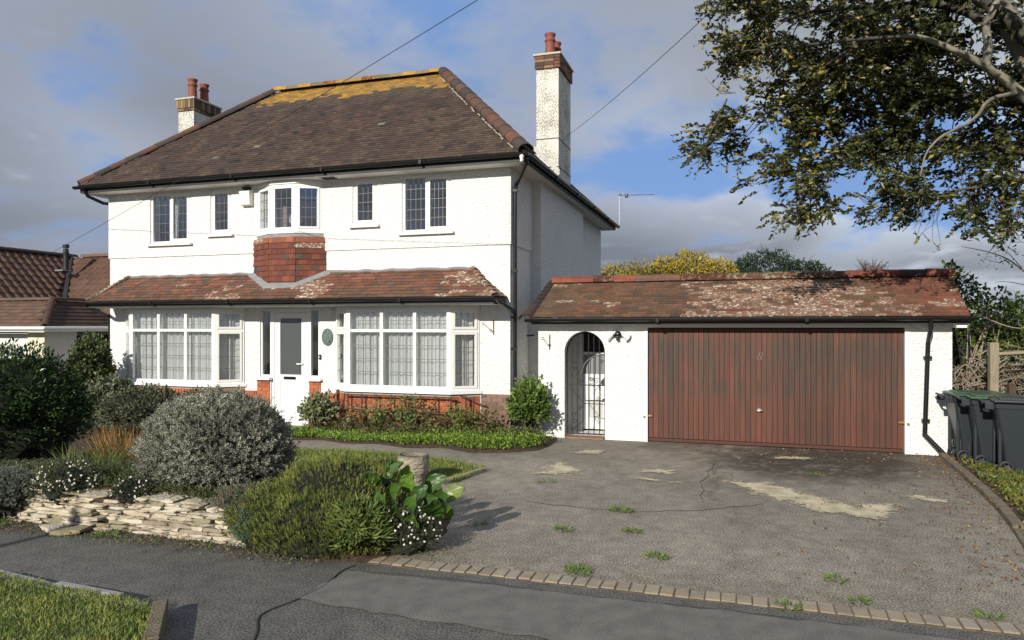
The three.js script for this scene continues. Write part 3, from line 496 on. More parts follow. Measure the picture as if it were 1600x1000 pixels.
  // front door with sidelights
  const door = sub(house, 'front_door'), dz = fz - 0.03;
  part(door, 'door_frame', [bx(-9.74, -9.70, 0.98, 2.42, dz - 0.07, dz), bx(-9.505, -9.4, 0.06, 2.42, dz - 0.07, dz + 0.004), bx(-9.699, -9.506, 0.98, 1.03, dz - 0.07, dz), bx(-9.699, -9.506, 2.38, 2.42, dz - 0.07, dz), bx(-8.62, -8.515, 0.06, 2.42, dz - 0.07, dz + 0.004), bx(-8.514, -8.341, 0.98, 1.03, dz - 0.07, dz), bx(-8.514, -8.341, 2.38, 2.42, dz - 0.07, dz), bx(-8.34, -8.30, 0.98, 2.42, dz - 0.07, dz), bx(-9.399, -8.621, 2.34, 2.42, dz - 0.07, dz + 0.004)], MAT.upvc);
  for (const [a, b] of [[-9.7, -9.505], [-8.515, -8.34]]) part(door, 'sidelight_pane', poly3(V(a, 1.03, dz - 0.03), V(b, 1.03, dz - 0.03), V(b, 2.38, dz - 0.03), V(a, 2.38, dz - 0.03)), MAT.glass);
  part(door, 'door_leaf', [bx(-9.395, -9.27, 0.16, 2.335, dz - 0.065, dz - 0.01), bx(-8.75, -8.625, 0.16, 2.335, dz - 0.065, dz - 0.01), bx(-9.27, -8.75, 2.22, 2.335, dz - 0.065, dz - 0.0105), bx(-9.27, -8.75, 0.9, 1.04, dz - 0.065, dz - 0.0105), bx(-9.27, -8.75, 0.16, 0.34, dz - 0.065, dz - 0.0105), rbx(0.52, 0.56, 0.04, 0.012, -9.01, 0.62, dz - 0.04), bx(-9.2, -8.82, 0.42, 0.83, dz - 0.022, dz - 0.014)], MAT.upvc);
  part(door, 'door_pane', poly3(V(-9.27, 1.04, dz - 0.04), V(-8.75, 1.04, dz - 0.04), V(-8.75, 2.22, dz - 0.04), V(-9.27, 2.22, dz - 0.04)), MAT.obscure);
  part(door, 'letterbox', [rbx(0.29, 0.06, 0.02, 0.006, -9.03, 0.97, dz - 0.004)], MAT.black);
  part(door, 'handle', [bx(-8.72, -8.69, 1.1, 1.32, dz - 0.012, dz), bxc(0.14, 0.022, 0.022, -8.77, 1.27, dz + 0.035), bxc(0.022, 0.022, 0.05, -8.705, 1.27, dz + 0.015)], MAT.upvc);
  part(door, 'sill', [bx(-9.83, -9.45, 0.925, 0.975, fz - 0.05, fz + 0.09), bx(-8.57, -8.23, 0.925, 0.975, fz - 0.05, fz + 0.09)], MAT.upvc);
  part(door, 'doorstep', [bx(-9.5, -8.52, 0.0, 0.09, fz - 0.2, fz + 0.06), bx(-9.47, -8.55, 0.09, 0.155, fz - 0.2, fz - 0.0)], MAT.wallSmooth);
  part(door, 'hall_wall', [bx(-8.98, -8.35, 0.06, 1.45, -14.2, -14.15)], std([0.55, 0.5, 0.4]));

  // downpipes
  const dp = (pts, n = 'downpipe') => part(house, n, pipe(pts, 0.036), MAT.black);
  dp([V(-3.72, 5.12, -12.54), V(-3.74, 5.02, -12.6), V(-4.08, 4.72, -13.06), V(-4.1, 4.6, -13.07), V(-4.1, 0.3, -13.07), V(-4.1, 0.02, -13.03)]);
  part(house, 'pipe_clip', [4.62, 3.1, 2.22, 1.62].flatMap((y) => [bxc(0.11, 0.045, 0.09, -4.115, y, -13.07)]), MAT.black);
  dp([V(-4.2, 2.55, -12.25), V(-4.17, 2.48, -12.4), V(-4.11, 2.36, -12.9), V(-4.1, 2.3, -13.05)], 'canopy_downpipe');
  dp([V(-14.05, 5.12, -12.52), V(-14.03, 4.98, -12.6), V(-13.9, 4.86, -12.9), V(-13.84, 4.86, -13.05)]);
  dp([V(-13.72, 2.52, -12.26), V(-13.74, 2.42, -12.5), V(-13.83, 2.3, -13.0), V(-13.83, 1.2, -13.05)], 'canopy_downpipe');
  part(house, 'overflow_pipe', pipe([V(-4.17, 1.86, -14.1), V(-4.02, 1.87, -14.1)], 0.016), MAT.blackMatt);

  // curtains and what stands in the windows
  const curt = (label, O, u, w, h, waves, mat, pinch = 0, amp = 0.03) => lone('net_curtain', placed(curtainGeo(w, h, waves, amp, pinch), O, u, u.clone().cross(up)), mat, label, 'curtain');
  const netA = MAT.net, wht = phys([0.75, 0.75, 0.73], { transmission: 0.25, roughness: 1, thickness: 0 });
  const gap = (b) => { const u = b.C.clone().sub(b.B); return u; };
  const netBay = (b, label) => { const list = []; for (const [p, q, k] of [[b.A, b.B, 3.5], [b.B, b.C, 13], [b.C, b.D, 3.5]]) { const u = q.clone().sub(p), w = u.length(); u.normalize(); list.push(placed(curtainGeo(w - 0.08, 1.5, k, 0.026), p.clone().addScaledVector(u, 0.04).addScaledVector(u.clone().cross(up), -0.17).setY(0.86), u, u.clone().cross(up))); } lone('net_curtain', list, netA, label, 'curtain'); };
  netBay(bay2, 'pale net curtain gathered in folds behind the bay window beside the trellis');
  netBay(bay1, 'pale net curtain gathered in folds behind the bay window over the grey bushes');
  curt('white tied back curtain in the twin upper window nearest the tall chimney', V(-5.98, 3.95, fz - 0.2), X1, 0.16, 0.75, 2, wht, 0.5, 0.015);
  curt('pale curtain hanging in the twin upper window at the far end of the front', V(-12.2, 3.92, fz - 0.2), X1, 0.2, 1.05, 3, netA, 0.2, 0.015);
  curt('white draped curtain tied back in the oriel window above the front door', V(-8.42, 4.03, fz - 0.08), V(-0.9, 0, 0.42).normalize().negate().setZ(-0.42).normalize(), 0.2, 0.9, 3, wht, 0.55, 0.015);
  curt('pale curtain in the narrow splayed pane of the oriel window', V(-9.62, 4.05, fz + 0.0), V(0.9, 0, 0.42).normalize(), 0.3, 0.88, 4, netA, 0.1, 0.015);
  { const t = thing('dressing_mirror', 'round backed mirror with a wooden post standing inside the oriel window', 'mirror', [-8.95, 4.0, fz + 0.02]); part(t, 'wooden_post', [rbx(0.14, 0.55, 0.05, 0.01, -0.16, 0.28, 0)], std([0.36, 0.24, 0.15], { map: T.timber })); part(t, 'round_back', new THREE.CylinderGeometry(0.15, 0.15, 0.03, 24).rotateX(Math.PI / 2).translate(0.1, 0.27, 0), std([0.4, 0.36, 0.32])); }
}
// small things fixed to the house
{
  const t = thing('alarm_box', 'white wedge shaped alarm box under the eaves beside the oriel window', 'alarm box', [-10.02, 4.78, FZ + 0.025]);
  const s = new THREE.Shape([[0, -0.17], [0.11, -0.15], [0.13, 0.12], [0, 0.17]].map((a) => new THREE.Vector2(...a)));
  part(t, 'cover', uvBox(new THREE.ExtrudeGeometry(s, { depth: 0.24, bevelEnabled: true, bevelSize: 0.008, bevelThickness: 0.008, bevelSegments: 2 }).rotateY(-Math.PI / 2).translate(0.12, 0, 0)), std([0.78, 0.76, 0.68], { roughness: 0.5 }));
  part(t, 'bracket', [bxc(0.16, 0.05, 0.1, 0, 0.2, 0.05)], MAT.blackMatt);
}
{
  const t = thing('wall_plaque', 'oval green verdigris plaque on the white wall beside the front door', 'plaque', [-8.1, 1.83, FZ + 0.002]), pts = [];
  for (let i = 0; i <= 10; i++) { const a = i / 10; pts.push(new THREE.Vector2(0.155 * Math.sin(a * Math.PI / 2), 0.045 * Math.cos(a * Math.PI / 2))); }
  const g = new THREE.LatheGeometry(pts, 32).rotateX(Math.PI / 2).scale(0.85, 1.18, 1), p = g.attributes.position;
  for (let i = 0; i < p.count; i++) { const k = fbm(p.getX(i) * 18, p.getY(i) * 18, 3, 3); p.setZ(i, p.getZ(i) + (p.getZ(i) > 0.008 ? 0.02 * k : 0)); }
  g.computeVertexNormals(); t.scale.setScalar(0.9); part(t, 'plate', g, std([0.13, 0.2, 0.165], { map: T.grain, roughness: 0.7 }));
  part(t, 'rim', new THREE.TorusGeometry(0.155, 0.014, 8, 36).scale(0.85, 1.18, 1).translate(0, 0, 0.012), std([0.1, 0.14, 0.12], { roughness: 0.7 }));
  part(t, 'relief', [[0.03, 0.07], [0.05, 0.0], [0.055, -0.08], [-0.03, 0.11]].map(([x, y]) => new THREE.SphereGeometry(0.022, 10, 8).scale(0.8, 1.3, 0.5).translate(x, y, 0.045)), std([0.12, 0.17, 0.145], { roughness: 0.7 }));
}
{ const t = thing('door_bell', 'small black bell push on the wall edge beside the front door sidelight', 'doorbell', [-8.27, 1.42, FZ + 0.003]); part(t, 'case', [rbx(0.05, 0.1, 0.03, 0.008, 0, 0, 0.015)], MAT.black); part(t, 'button', new THREE.CylinderGeometry(0.012, 0.012, 0.01, 12).rotateX(Math.PI / 2).translate(0, 0, 0.033), MAT.upvc); }
function basketBracket(x, y, z, label, flip) {
  const t = thing('basket_bracket', label, 'bracket', [x, y, z]);
  part(t, 'back_plate', [bx(-0.009, 0.009, -0.14, 0.14, 0, 0.014)], MAT.iron);
  part(t, 'arm', [pipe([V(0, -0.1, 0.012), V(-0.05 * flip, -0.02, 0.12), V(-0.1 * flip, 0.06, 0.26)], 0.006, 6), new THREE.TorusGeometry(0.022, 0.005, 6, 14).translate(-0.115 * flip, 0.07, 0.28)], MAT.iron);
}
basketBracket(-4.5, 2.03, FZ, 'black iron hanging basket bracket on the house wall beside the bay window', 1);
{ const t = thing('wire_insulator', 'small white cable insulator under the gutter corner of the main roof', 'insulator', [-3.78, 5.08, -12.52]); part(t, 'body', new THREE.LatheGeometry([[0, -0.05], [0.03, -0.05], [0.035, -0.02], [0.025, 0], [0.04, 0.02], [0.04, 0.06], [0.02, 0.08], [0, 0.085]].map((a) => new THREE.Vector2(...a)), 14).translate(0, -0.02, 0.08), MAT.upvc); part(t, 'hook', tube([V(0, 0.02, 0), V(0, -0.08, 0.03), V(0.02, -0.14, 0.08), V(-0.02, -0.1, 0.1)], 0.006, 12), MAT.iron); }
{ const t = thing('tv_aerial', 'slim television aerial on a white mast at the far roof corner', 'aerial', [-3.62, 5.2, -22.3]);
  part(t, 'mast', pipe([V(0, 0, 0), V(0, 0.92, 0)], 0.014), std([0.55, 0.55, 0.55], { roughness: 0.4 }));
  part(t, 'boom', pipe([V(-0.05, 0.9, 0), V(1.08, 0.86, 0.05)], 0.007), MAT.iron);
  part(t, 'dipole', [rbx(0.1, 0.12, 0.1, 0.02, 0.22, 0.88, 0), bxc(0.08, 0.06, 0.06, 0.02, 0.92, 0)], MAT.black);
  part(t, 'elements', Array.from({ length: 9 }, (_, i) => rod(V(0.35 + i * 0.08, 0.885 - i * 0.003, -0.14), V(0.35 + i * 0.08, 0.885 - i * 0.003, 0.16), 0.003)), MAT.iron);
  part(t, 'reflector', Array.from({ length: 5 }, (_, i) => rod(V(0.04 + i * 0.01, 0.78 - i * 0.11 + 0.1, -0.15), V(0.04 + i * 0.01, 0.78 - i * 0.11 + 0.1, 0.15), 0.003)), MAT.iron); }
// ================================================================ the garage
const garage = thing('garage', 'low white rendered garage with tiled roof, arched side gateway and wide wooden door', 'garage');
{
  const fz = FZ, up = V(0, 1, 0), X1 = V(1, 0, 0), gut = house.userData.gut; delete house.userData.gut;
  const arch = [[-3.12, 0.0]]; const ax = -2.745, r = 0.375, ay = 1.585; for (let i = 0; i <= 20; i++) { const a = Math.PI - (i / 20) * Math.PI; arch.push([ax + r * Math.cos(a), ay + r * 1.0 * Math.sin(a)]); } arch.push([-2.37, 0.0]);
  const s = new THREE.Shape([[-3.62, 0], [-3.12, 0], ...arch.slice(1, -1), [-2.37, 0], [-1.66, 0], [-1.66, 2.08], [2.54, 2.08], [2.54, 0], [3.155, 0], [3.155, 2.14], [-3.62, 2.14]].map((a) => new THREE.Vector2(...a)));
  part(garage, 'front_wall', uvBox(new THREE.ExtrudeGeometry(s, { depth: 0.22, bevelEnabled: false }).translate(0, 0, fz - 0.22)), MAT.wall);
  part(garage, 'side_wall', [bx(2.93, 3.153, 0, 2.3, -18.6, fz - 0.222), bx(-2.2, -2.08, 0, 2.3, -18.6, fz - 0.222), bx(-3.62, -3.4, 0, 2.2, -14.6, fz - 0.222), bx(XR + 0.001, -3.62, 0, 2.2, -14.4, -14.2)], MAT.wall);
  part(garage, 'rear_wall', [bx(-2.08, 2.93, 0, 2.3, -18.6, -18.4)], MAT.wall);
  part(garage, 'flat_roof', [bx(-3.62, 3.15, 2.3, 2.38, -18.6, -14.25)], MAT.dark);
  part(garage, 'passage_wall', [bx(-3.62, -3.5, 0, 2.29, -17.6, -14.62), bx(-3.5, -3.045, 0, 2.29, -14.1, -13.95), bx(-3.39, -2.21, -0.02, 0.012, -14.0, fz - 0.24), bx(-3.044, -2.21, 2.102, 2.29, -14.1, -13.95)], MAT.wallSmooth);
  // passage door with dark glass in its upper half
  const pd = sub(garage, 'passage_door');
  part(pd, 'leaf', [bx(-2.98, -2.28, 0.05, 1.12, -13.96, -13.92)], MAT.upvc); part(pd, 'frame', [bx(-3.04, -2.985, 0.02, 2.1, -13.98, -13.9), bx(-2.275, -2.215, 0.02, 2.1, -13.98, -13.9), bx(-2.984, -2.276, 1.5, 1.55, -13.97, -13.91)], MAT.upvcOld);
  part(pd, 'pane', [bx(-2.984, -2.276, 1.121, 1.499, -13.96, -13.94)], std([0.22, 0.23, 0.23], { roughness: 0.3 })); part(pd, 'fanlight', [bx(-2.984, -2.276, 1.551, 2.1, -13.96, -13.94)], MAT.dark);
  part(pd, 'cat_flap', [rbx(0.26, 0.34, 0.02, 0.01, -2.72, 0.45, -13.91)], std([0.5, 0.5, 0.48]));
  part(garage, 'door_frame', [bx(-1.66, -1.605, 0.0, 2.08, fz - 0.16, fz + 0.012), bx(2.485, 2.54, 0.0, 2.08, fz - 0.16, fz + 0.012), bx(-1.604, 2.484, 2.03, 2.08, fz - 0.16, fz + 0.01)], MAT.upvcOld);
  // up and over door of vertical boards
  const door = sub(garage, 'garage_door'), W = 47, x0 = -1.598, x1 = 2.478, pw = (x1 - x0) / W;
  const wm = [0.195, 0.15, 0.215, 0.125, 0.175].map((k, i) => std([k, k * [0.98, 1.06, 0.9, 1.12, 0.96][i], k * [0.92, 1.0, 0.8, 1.05, 0.88][i]], { map: T.wood, roughness: 0.62, bumpMap: T.timber, bumpScale: 0.002 }));
  part(door, 'backing', [bx(x0, x1, 0.06, 2.02, fz - 0.12, fz - 0.085)], MAT.dark);
  for (let i = 0; i < W; i++) {
    const a = x0 + i * pw + 0.0045, b = x0 + (i + 1) * pw - 0.0045, sh = new THREE.Shape([[a, 0.075], [b, 0.075], [b, 2.012], [a, 2.012]].map((q) => new THREE.Vector2(...q)));
    const g = uvBox(new THREE.ExtrudeGeometry(sh, { depth: 0.02, bevelEnabled: true, bevelSize: 0.004, bevelThickness: 0.006, bevelSegments: 1 }).translate(0, 0, fz - 0.078 + rr(-0.0015, 0.0015))), u = g.attributes.uv, o = rnd() * 7;
    for (let k = 0; k < u.count; k++) u.setXY(k, u.getX(k) + o, u.getY(k)); part(door, 'plank', g, pick(wm));
  }
  part(door, 'bottom_rail', [bx(x0, x1, 0.015, 0.066, fz - 0.1, fz - 0.04)], std([0.1, 0.04, 0.026], { map: T.timber }));
  part(door, 'handle', [new THREE.CylinderGeometry(0.03, 0.03, 0.02, 16).rotateX(Math.PI / 2).translate(0.275, 0.62, fz - 0.04), uvBox(new THREE.SphereGeometry(0.05, 16, 8).scale(1.1, 0.36, 0.6).translate(0.275, 0.62, fz - 0.005))], std([0.85, 0.85, 0.83], { roughness: 0.18, metalness: 0.7 }));
  for (const [x, y] of [[-1.6, 0.46], [2.47, 0.5]]) part(door, 'latch', [rbx(0.15, 0.035, 0.022, 0.006, x, y, fz - 0.025), new THREE.CylinderGeometry(0.02, 0.02, 0.05, 10).rotateX(Math.PI / 2).translate(x + (x < 0 ? -0.06 : 0.06), y - 0.015, fz + 0.012)], std([0.28, 0.17, 0.08], { roughness: 0.5, metalness: 0.5 }));
  const font = await new FontLoader().loadAsync('fonts/droid/droid_serif_regular.typeface.json');
  const num = new TextGeometry('8', { font, size: 0.14, depth: 0.012, curveSegments: 8, bevelEnabled: false }).rotateZ(-0.42).translate(0.21, 1.5, fz - 0.052);
  part(door, 'numeral', uvBox(num), std([0.14, 0.1, 0.085], { roughness: 0.5, metalness: 0.3 }));
  // roof
  const roof = sub(garage, 'roof'), ey = 2.215, ez = -12.7, ry = 2.94, rz = -14.2, e0 = V(-3.70, ey, ez), e1 = V(3.33, ey, ez), t0 = V(-3.64, ry, rz), t1 = V(3.44, ry, rz);
  part(roof, 'underlay', [poly3(e0, e1, t1, t0), poly3(t0, t1, V(3.44, 2.38, -14.9), V(-3.64, 2.38, -14.9)), poly3(e1, V(3.4, 2.15, -14.2), t1), poly3(V(-3.66, 2.1, -14.2), e0, t0)], MAT.under);
  const vd = V(0, ry - ey, rz - ez), L = vd.length(); vd.normalize();
  const cG = (x, v) => {
    const X = x - 3.70, b = rr(0.72, 1.18), n = fbm(X * 1.1, v * 2.2, 9, 3), k = rnd(), red = ss(2.0, 2.9, X + 0.6 * (v - 0.8));
    let c = k < 0.2 ? [0.13, 0.088, 0.058] : k < 0.45 ? [0.225, 0.115, 0.062] : [0.185, 0.103, 0.06];
    c = c.map((q, i) => lerp(q, [0.21, 0.14, 0.085][i], ss(0.2, 1.6, X) * (1 - red) * (0.5 + n)));
    c = c.map((q, i) => lerp(q, [0.26, 0.095, 0.052][i], red * 0.8));
    c = c.map((q, i) => lerp(q, [0.16, 0.115, 0.065][i], ss(-2.6, -3.5, X) * 0.6));
    if (n > 0.28) c = c.map((q, i) => lerp(q, [0.26, 0.085, 0.04][i], 0.6));
    return c.map((q) => q * b);
  };
  const list = tiles({ O: e0, U: X1, Vd: vd, len: L, gauge: 0.107, width: 0.168, th: 0.021, left: (v) => (v / L) * 0.05 + 0.01, right: (v) => 7.03 + (v / L) * 0.1, color: cG, jit: 0.005 });
  const lich = (t) => { const X = t.mid.x, n = fbm(X * 0.9, t.v * 2, 14, 3); return n + rr(-0.22, 0.22) + 0.62 * Math.exp(-(((X - 0.6) / 1.15) ** 2)) + (t.v > 1.2 || t.v < 0.3 ? 0.2 * ss(-2.6, -0.6, X) * ss(2.6, 1.6, X) : 0) > 0.34; };
  list.sort((a, b) => a.v - b.v); let cnt = 0; layTiles(roof, 'roof_tile', list, () => cnt++ < 300, lich);
  capRow(roof, 'ridge_tile', t0.clone().add(V(0, 0.0, 0)), t1.clone().add(V(0.02, 0.0, 0)), 17, 0.145, up, (t) => { const b = rr(0.8, 1.15); return (t < 0.06 || (t > 0.16 && t < 0.22) ? [0.3, 0.085, 0.05] : t < 0.42 ? [0.24, 0.13, 0.085] : t < 0.74 ? [0.34, 0.3, 0.23] : t > 0.84 && t < 0.91 ? [0.05, 0.042, 0.04] : [0.26, 0.07, 0.045]).map((q) => q * b); }, (t) => (t > 0.3 && t < 0.76) || (t > 0.06 && t < 0.14), 0.0);
  part(roof, 'mortar_bedding', [tube(Array.from({ length: 40 }, (_, i) => V(lerp(-3.6, -0.2, i / 39), 2.885 + rr(-0.006, 0.006), -14.07 + rr(0, 0.012))), 0.016, 80, 5), tube(Array.from({ length: 40 }, (_, i) => V(lerp(-0.2, 2.7, i / 39), 2.888 + rr(-0.008, 0.008), -14.07 + rr(0, 0.014))), 0.02, 80, 5)], std([0.27, 0.22, 0.17], { map: T.lichen }));
  for (let i = 0; i < 9; i++) part(roof, 'verge_tile', capTile(e0.clone().lerp(t0, i / 9).add(V(-0.03, 0.0, 0)), e0.clone().lerp(t0, (i + 1.2) / 9).add(V(-0.03, -0.012, 0)), 0.085, 0.07, up, [0.055, 0.035, 0.028]), MAT.tile);
  part(roof, 'bonnet_tile', capTile(V(-3.8, 2.17, -12.72), V(-3.72, 2.42, -13.15), 0.14, 0.1, up, [0.07, 0.04, 0.03]), MAT.tile);
  part(garage, 'fascia', [bx(-3.68, 3.31, 2.085, 2.2, ez - 0.03, ez - 0.005)], MAT.blackMatt);
  part(garage, 'soffit', [bx(-3.66, 3.3, 2.085, 2.1, fz + 0.002, ez - 0.031), bx(3.158, 3.3, 2.03, 2.084, -14.2, -12.74)], MAT.wallSmooth);
  gut(V(-3.78, 2.185, ez + 0.055), V(3.38, 2.195, ez + 0.055), 0.06, 'gutter', garage);
  part(garage, 'downpipe', pipe([V(2.79, 2.14, -12.66), V(2.79, 2.02, -12.68), V(2.805, 1.8, -12.92), V(2.8, 1.62, -12.93), V(2.76, 0.33, -12.93), V(3.03, 0.03, -12.86)], 0.036), MAT.black);
  part(garage, 'pipe_clip', [[2.8, 1.56], [2.77, 0.56]].map(([x, y]) => bxc(0.11, 0.04, 0.09, x, y, -12.935)), MAT.black);
  // iron gate in the arch
  const gate = thing('iron_gate', 'dark wrought iron gate with scrolls standing in the arched gateway', 'gate', [ax, 0, fz - 0.12]);
  const top = (x) => ay + Math.sqrt(Math.max(0, (r - 0.03) ** 2 - x * x));
  const hoop = Array.from({ length: 21 }, (_, i) => { const a = Math.PI * (1 - i / 20); return V((r - 0.022) * Math.cos(a), ay + (r - 0.022) * Math.sin(a), 0); });
  part(gate, 'hoop', [tube([V(-r + 0.022, 0.06, 0), V(-r + 0.022, 0.9, 0), ...hoop, V(r - 0.022, 0.9, 0), V(r - 0.022, 0.06, 0)], 0.013, 80, 6)], MAT.iron);
  for (const x of [-0.26, -0.16, -0.05, 0.05, 0.15, 0.25]) part(gate, 'bar', [rod(V(x, 0.06, 0), V(x, top(x), 0), 0.0085)], MAT.iron);
  part(gate, 'rail', [bx(-r + 0.03, r - 0.03, 0.96, 0.98, -0.008, 0.008), bx(-r + 0.03, r - 0.03, 0.06, 0.085, -0.009, 0.009), bx(-0.05, r - 0.03, 0.62, 0.635, -0.008, 0.008)], MAT.iron);
  part(gate, 'arched_rail', [tube(Array.from({ length: 12 }, (_, i) => { const a = Math.PI - (i / 11) * Math.PI * 0.5; return V(0.36 + 0.43 * Math.cos(a), 1.2 + 0.34 * Math.sin(a), 0.004); }), 0.016, 30, 6)], std([0.1, 0.1, 0.1], { roughness: 0.6 }));
  const scroll = (cx, cy, k, f) => tube(Array.from({ length: 22 }, (_, i) => { const a = i * 0.42, q = k * (1 - i / 26); return V(cx + f * q * Math.cos(a), cy + q * Math.sin(a), 0.008); }), 0.006, 40, 5);
  for (const [x, y, k, f] of [[-0.21, 1.38, 0.045, 1], [-0.21, 1.28, 0.045, -1], [-0.21, 0.42, 0.05, 1], [-0.21, 0.3, 0.05, -1], [0.2, 1.05, 0.06, 1], [0.1, 1.08, 0.04, -1], [-0.1, 1.02, 0.04, 1], [-0.1, 0.55, 0.04, 1], [0.2, 0.36, 0.05, -1], [0.3, 1.4, 0.04, 1]]) part(gate, 'scroll', scroll(x, y, k, f), MAT.iron);
  part(gate, 'brace', [rod(V(-0.2, 1.12, 0.01), V(-0.02, 1.36, 0.01), 0.006), rod(V(-0.25, 0.88, 0.01), V(-0.06, 0.66, 0.01), 0.006), rod(V(-0.26, 0.14, 0.01), V(-0.06, 0.3, 0.01), 0.006)], MAT.iron);
  part(gate, 'latch', [bxc(0.05, 0.09, 0.04, 0.325, 1.02, 0.01), bxc(0.03, 0.06, 0.03, 0.325, 0.7, 0.01)], MAT.iron);
  struct('threshold', [bx(-3.1, -2.39, 0.0, 0.03, fz - 0.2, fz + 0.05)], std([0.3, 0.17, 0.11], { map: T.grain }), 'worn reddish tile threshold under the iron gate', 'threshold');
}
basketBracket(-3.4, 1.76, FZ, 'black iron hanging basket bracket on the garage wall beside the arch', 0.5);
{
  const t = thing('twin_floodlight', 'twin white floodlight with black middle above the wall beside the arch', 'floodlight', [-2.13, 1.885, FZ]);
  part(t, 'base', [uvBox(new THREE.SphereGeometry(0.062, 16, 12).scale(1, 1, 0.8).translate(0, 0.02, 0.04)), rbx(0.05, 0.08, 0.06, 0.01, 0.0, -0.05, 0.06)], MAT.black);
  for (const s of [-1, 1]) { const h = sub(t, 'lamp_head'); part(h, 'arm', rod(V(0, 0, 0.04), V(s * 0.09, 0.0, 0.08), 0.012), MAT.black); part(h, 'shade', new THREE.LatheGeometry([[0.018, 0], [0.035, 0.02], [0.04, 0.06], [0.06, 0.12], [0.075, 0.14], [0.07, 0.142], [0.03, 0.07], [0, 0.06]].map((a) => new THREE.Vector2(...a)), 18).rotateZ(s * -2.25).rotateX(0.5).translate(s * 0.075, 0.035, 0.07), std([0.72, 0.72, 0.7], { roughness: 0.3 })); }
}

// ================================================================ wheelie bins
function wheelieBin(label, x, z, turn, lidMat) {
  const t = thing('wheelie_bin', label, 'wheelie bin', [x, 0, z], turn, 'wheelie bins beside the garage');
  const body = std([0.022, 0.028, 0.034], { roughness: 0.38 });
  // local: front towards -x... the handle and wheels are at the back (-x)
  const sec = (y, w, d, ox) => ({ y, w, d, ox }), S = [sec(0.05, 0.42, 0.46, 0.03), sec(0.3, 0.45, 0.5, 0.02), sec(0.92, 0.545, 0.66, 0), sec(0.925, 0.575, 0.7, 0), sec(0.985, 0.58, 0.71, 0)], pos = [], R = 6;
  const ring = (s) => { const o = []; const c = 0.05; for (const [sx, sz, a0] of [[1, 1, 0], [-1, 1, 1], [-1, -1, 2], [1, -1, 3]]) for (let i = 0; i <= R; i++) { const a = (a0 + i / R) * Math.PI / 2; o.push(V(s.ox + sx * (s.d / 2 - c) + c * Math.cos(a), s.y, sz * (s.w / 2 - c) + c * Math.sin(a))); } return o; };
  const rs = S.map(ring), n = rs[0].length;
  for (let k = 0; k + 1 < rs.length; k++) for (let i = 0; i < n; i++) { const j = (i + 1) % n; for (const p of [rs[k][i], rs[k + 1][j], rs[k][j], rs[k][i], rs[k + 1][i], rs[k + 1][j]]) pos.push(p.x, p.y, p.z); }
  for (let i = 1; i + 1 < n; i++) for (const p of [rs[0][0], rs[0][i], rs[0][i + 1]]) pos.push(p.x, p.y, p.z);
  part(t, 'body', uvBox(geoOf(pos, null, null)), body);
  const lid = sub(t, 'lid'); part(lid, 'cover', [uvBox(rbx(0.74, 0.05, 0.6, 0.024, 0.01, 1.02, 0)), uvBox(rbx(0.6, 0.03, 0.46, 0.014, 0.02, 1.05, 0))], lidMat);
  part(lid, 'lip', [rbx(0.03, 0.07, 0.5, 0.01, 0.385, 1.0, 0)], lidMat);
  part(t, 'handle', [pipe([V(-0.36, 0.96, -0.2), V(-0.46, 1.0, -0.2), V(-0.46, 1.0, 0.2), V(-0.36, 0.96, 0.2)], 0.017), rbx(0.1, 0.05, 0.05, 0.01, -0.39, 0.98, 0.0), rbx(0.12, 0.1, 0.03, 0.01, -0.39, 0.95, 0.22), rbx(0.12, 0.1, 0.03, 0.01, -0.39, 0.95, -0.22)], body);
  for (const s of [-1, 1]) { const w = sub(t, 'wheel'); part(w, 'tyre', new THREE.TorusGeometry(0.078, 0.026, 10, 26).translate(-0.2, 0.104, s * 0.225), MAT.blackMatt); part(w, 'hub', [new THREE.CylinderGeometry(0.03, 0.03, 0.05, 14).rotateX(Math.PI / 2).translate(-0.2, 0.104, s * 0.228), ...Array.from({ length: 6 }, (_, i) => rod(V(-0.2, 0.104, s * 0.228), V(-0.2 + 0.075 * Math.cos(i * 1.047), 0.104 + 0.075 * Math.sin(i * 1.047), s * 0.228), 0.01))], std([0.05, 0.052, 0.055], { roughness: 0.5 })); }
  part(t, 'axle', rod(V(-0.2, 0.104, -0.22), V(-0.2, 0.104, 0.22), 0.012), MAT.blackMatt);
  part(t, 'rib', [rbx(0.05, 0.8, 0.05, 0.02, -0.27, 0.5, 0.2), rbx(0.05, 0.8, 0.05, 0.02, -0.27, 0.5, -0.2)], body);
  return t;
}
const lidGreen = std([0.03, 0.075, 0.035], { roughness: 0.4 }), lidDark = std([0.03, 0.036, 0.042], { roughness: 0.3 });
wheelieBin('dark wheelie bin with a green lid tight against the garage corner', 3.36, -12.62, 0.02, lidGreen);
wheelieBin('dark wheelie bin with a green lid standing in the middle of the row', 3.5, -12.2, -0.06, lidGreen);
wheelieBin('dark grey wheelie bin with a grey lid in front of the other bins', 3.68, -11.72, -0.12, lidDark);
wheelieBin('black wheelie bin mostly in shadow, farthest from the garage wall', 4.36, -11.95, 0.1, lidDark);

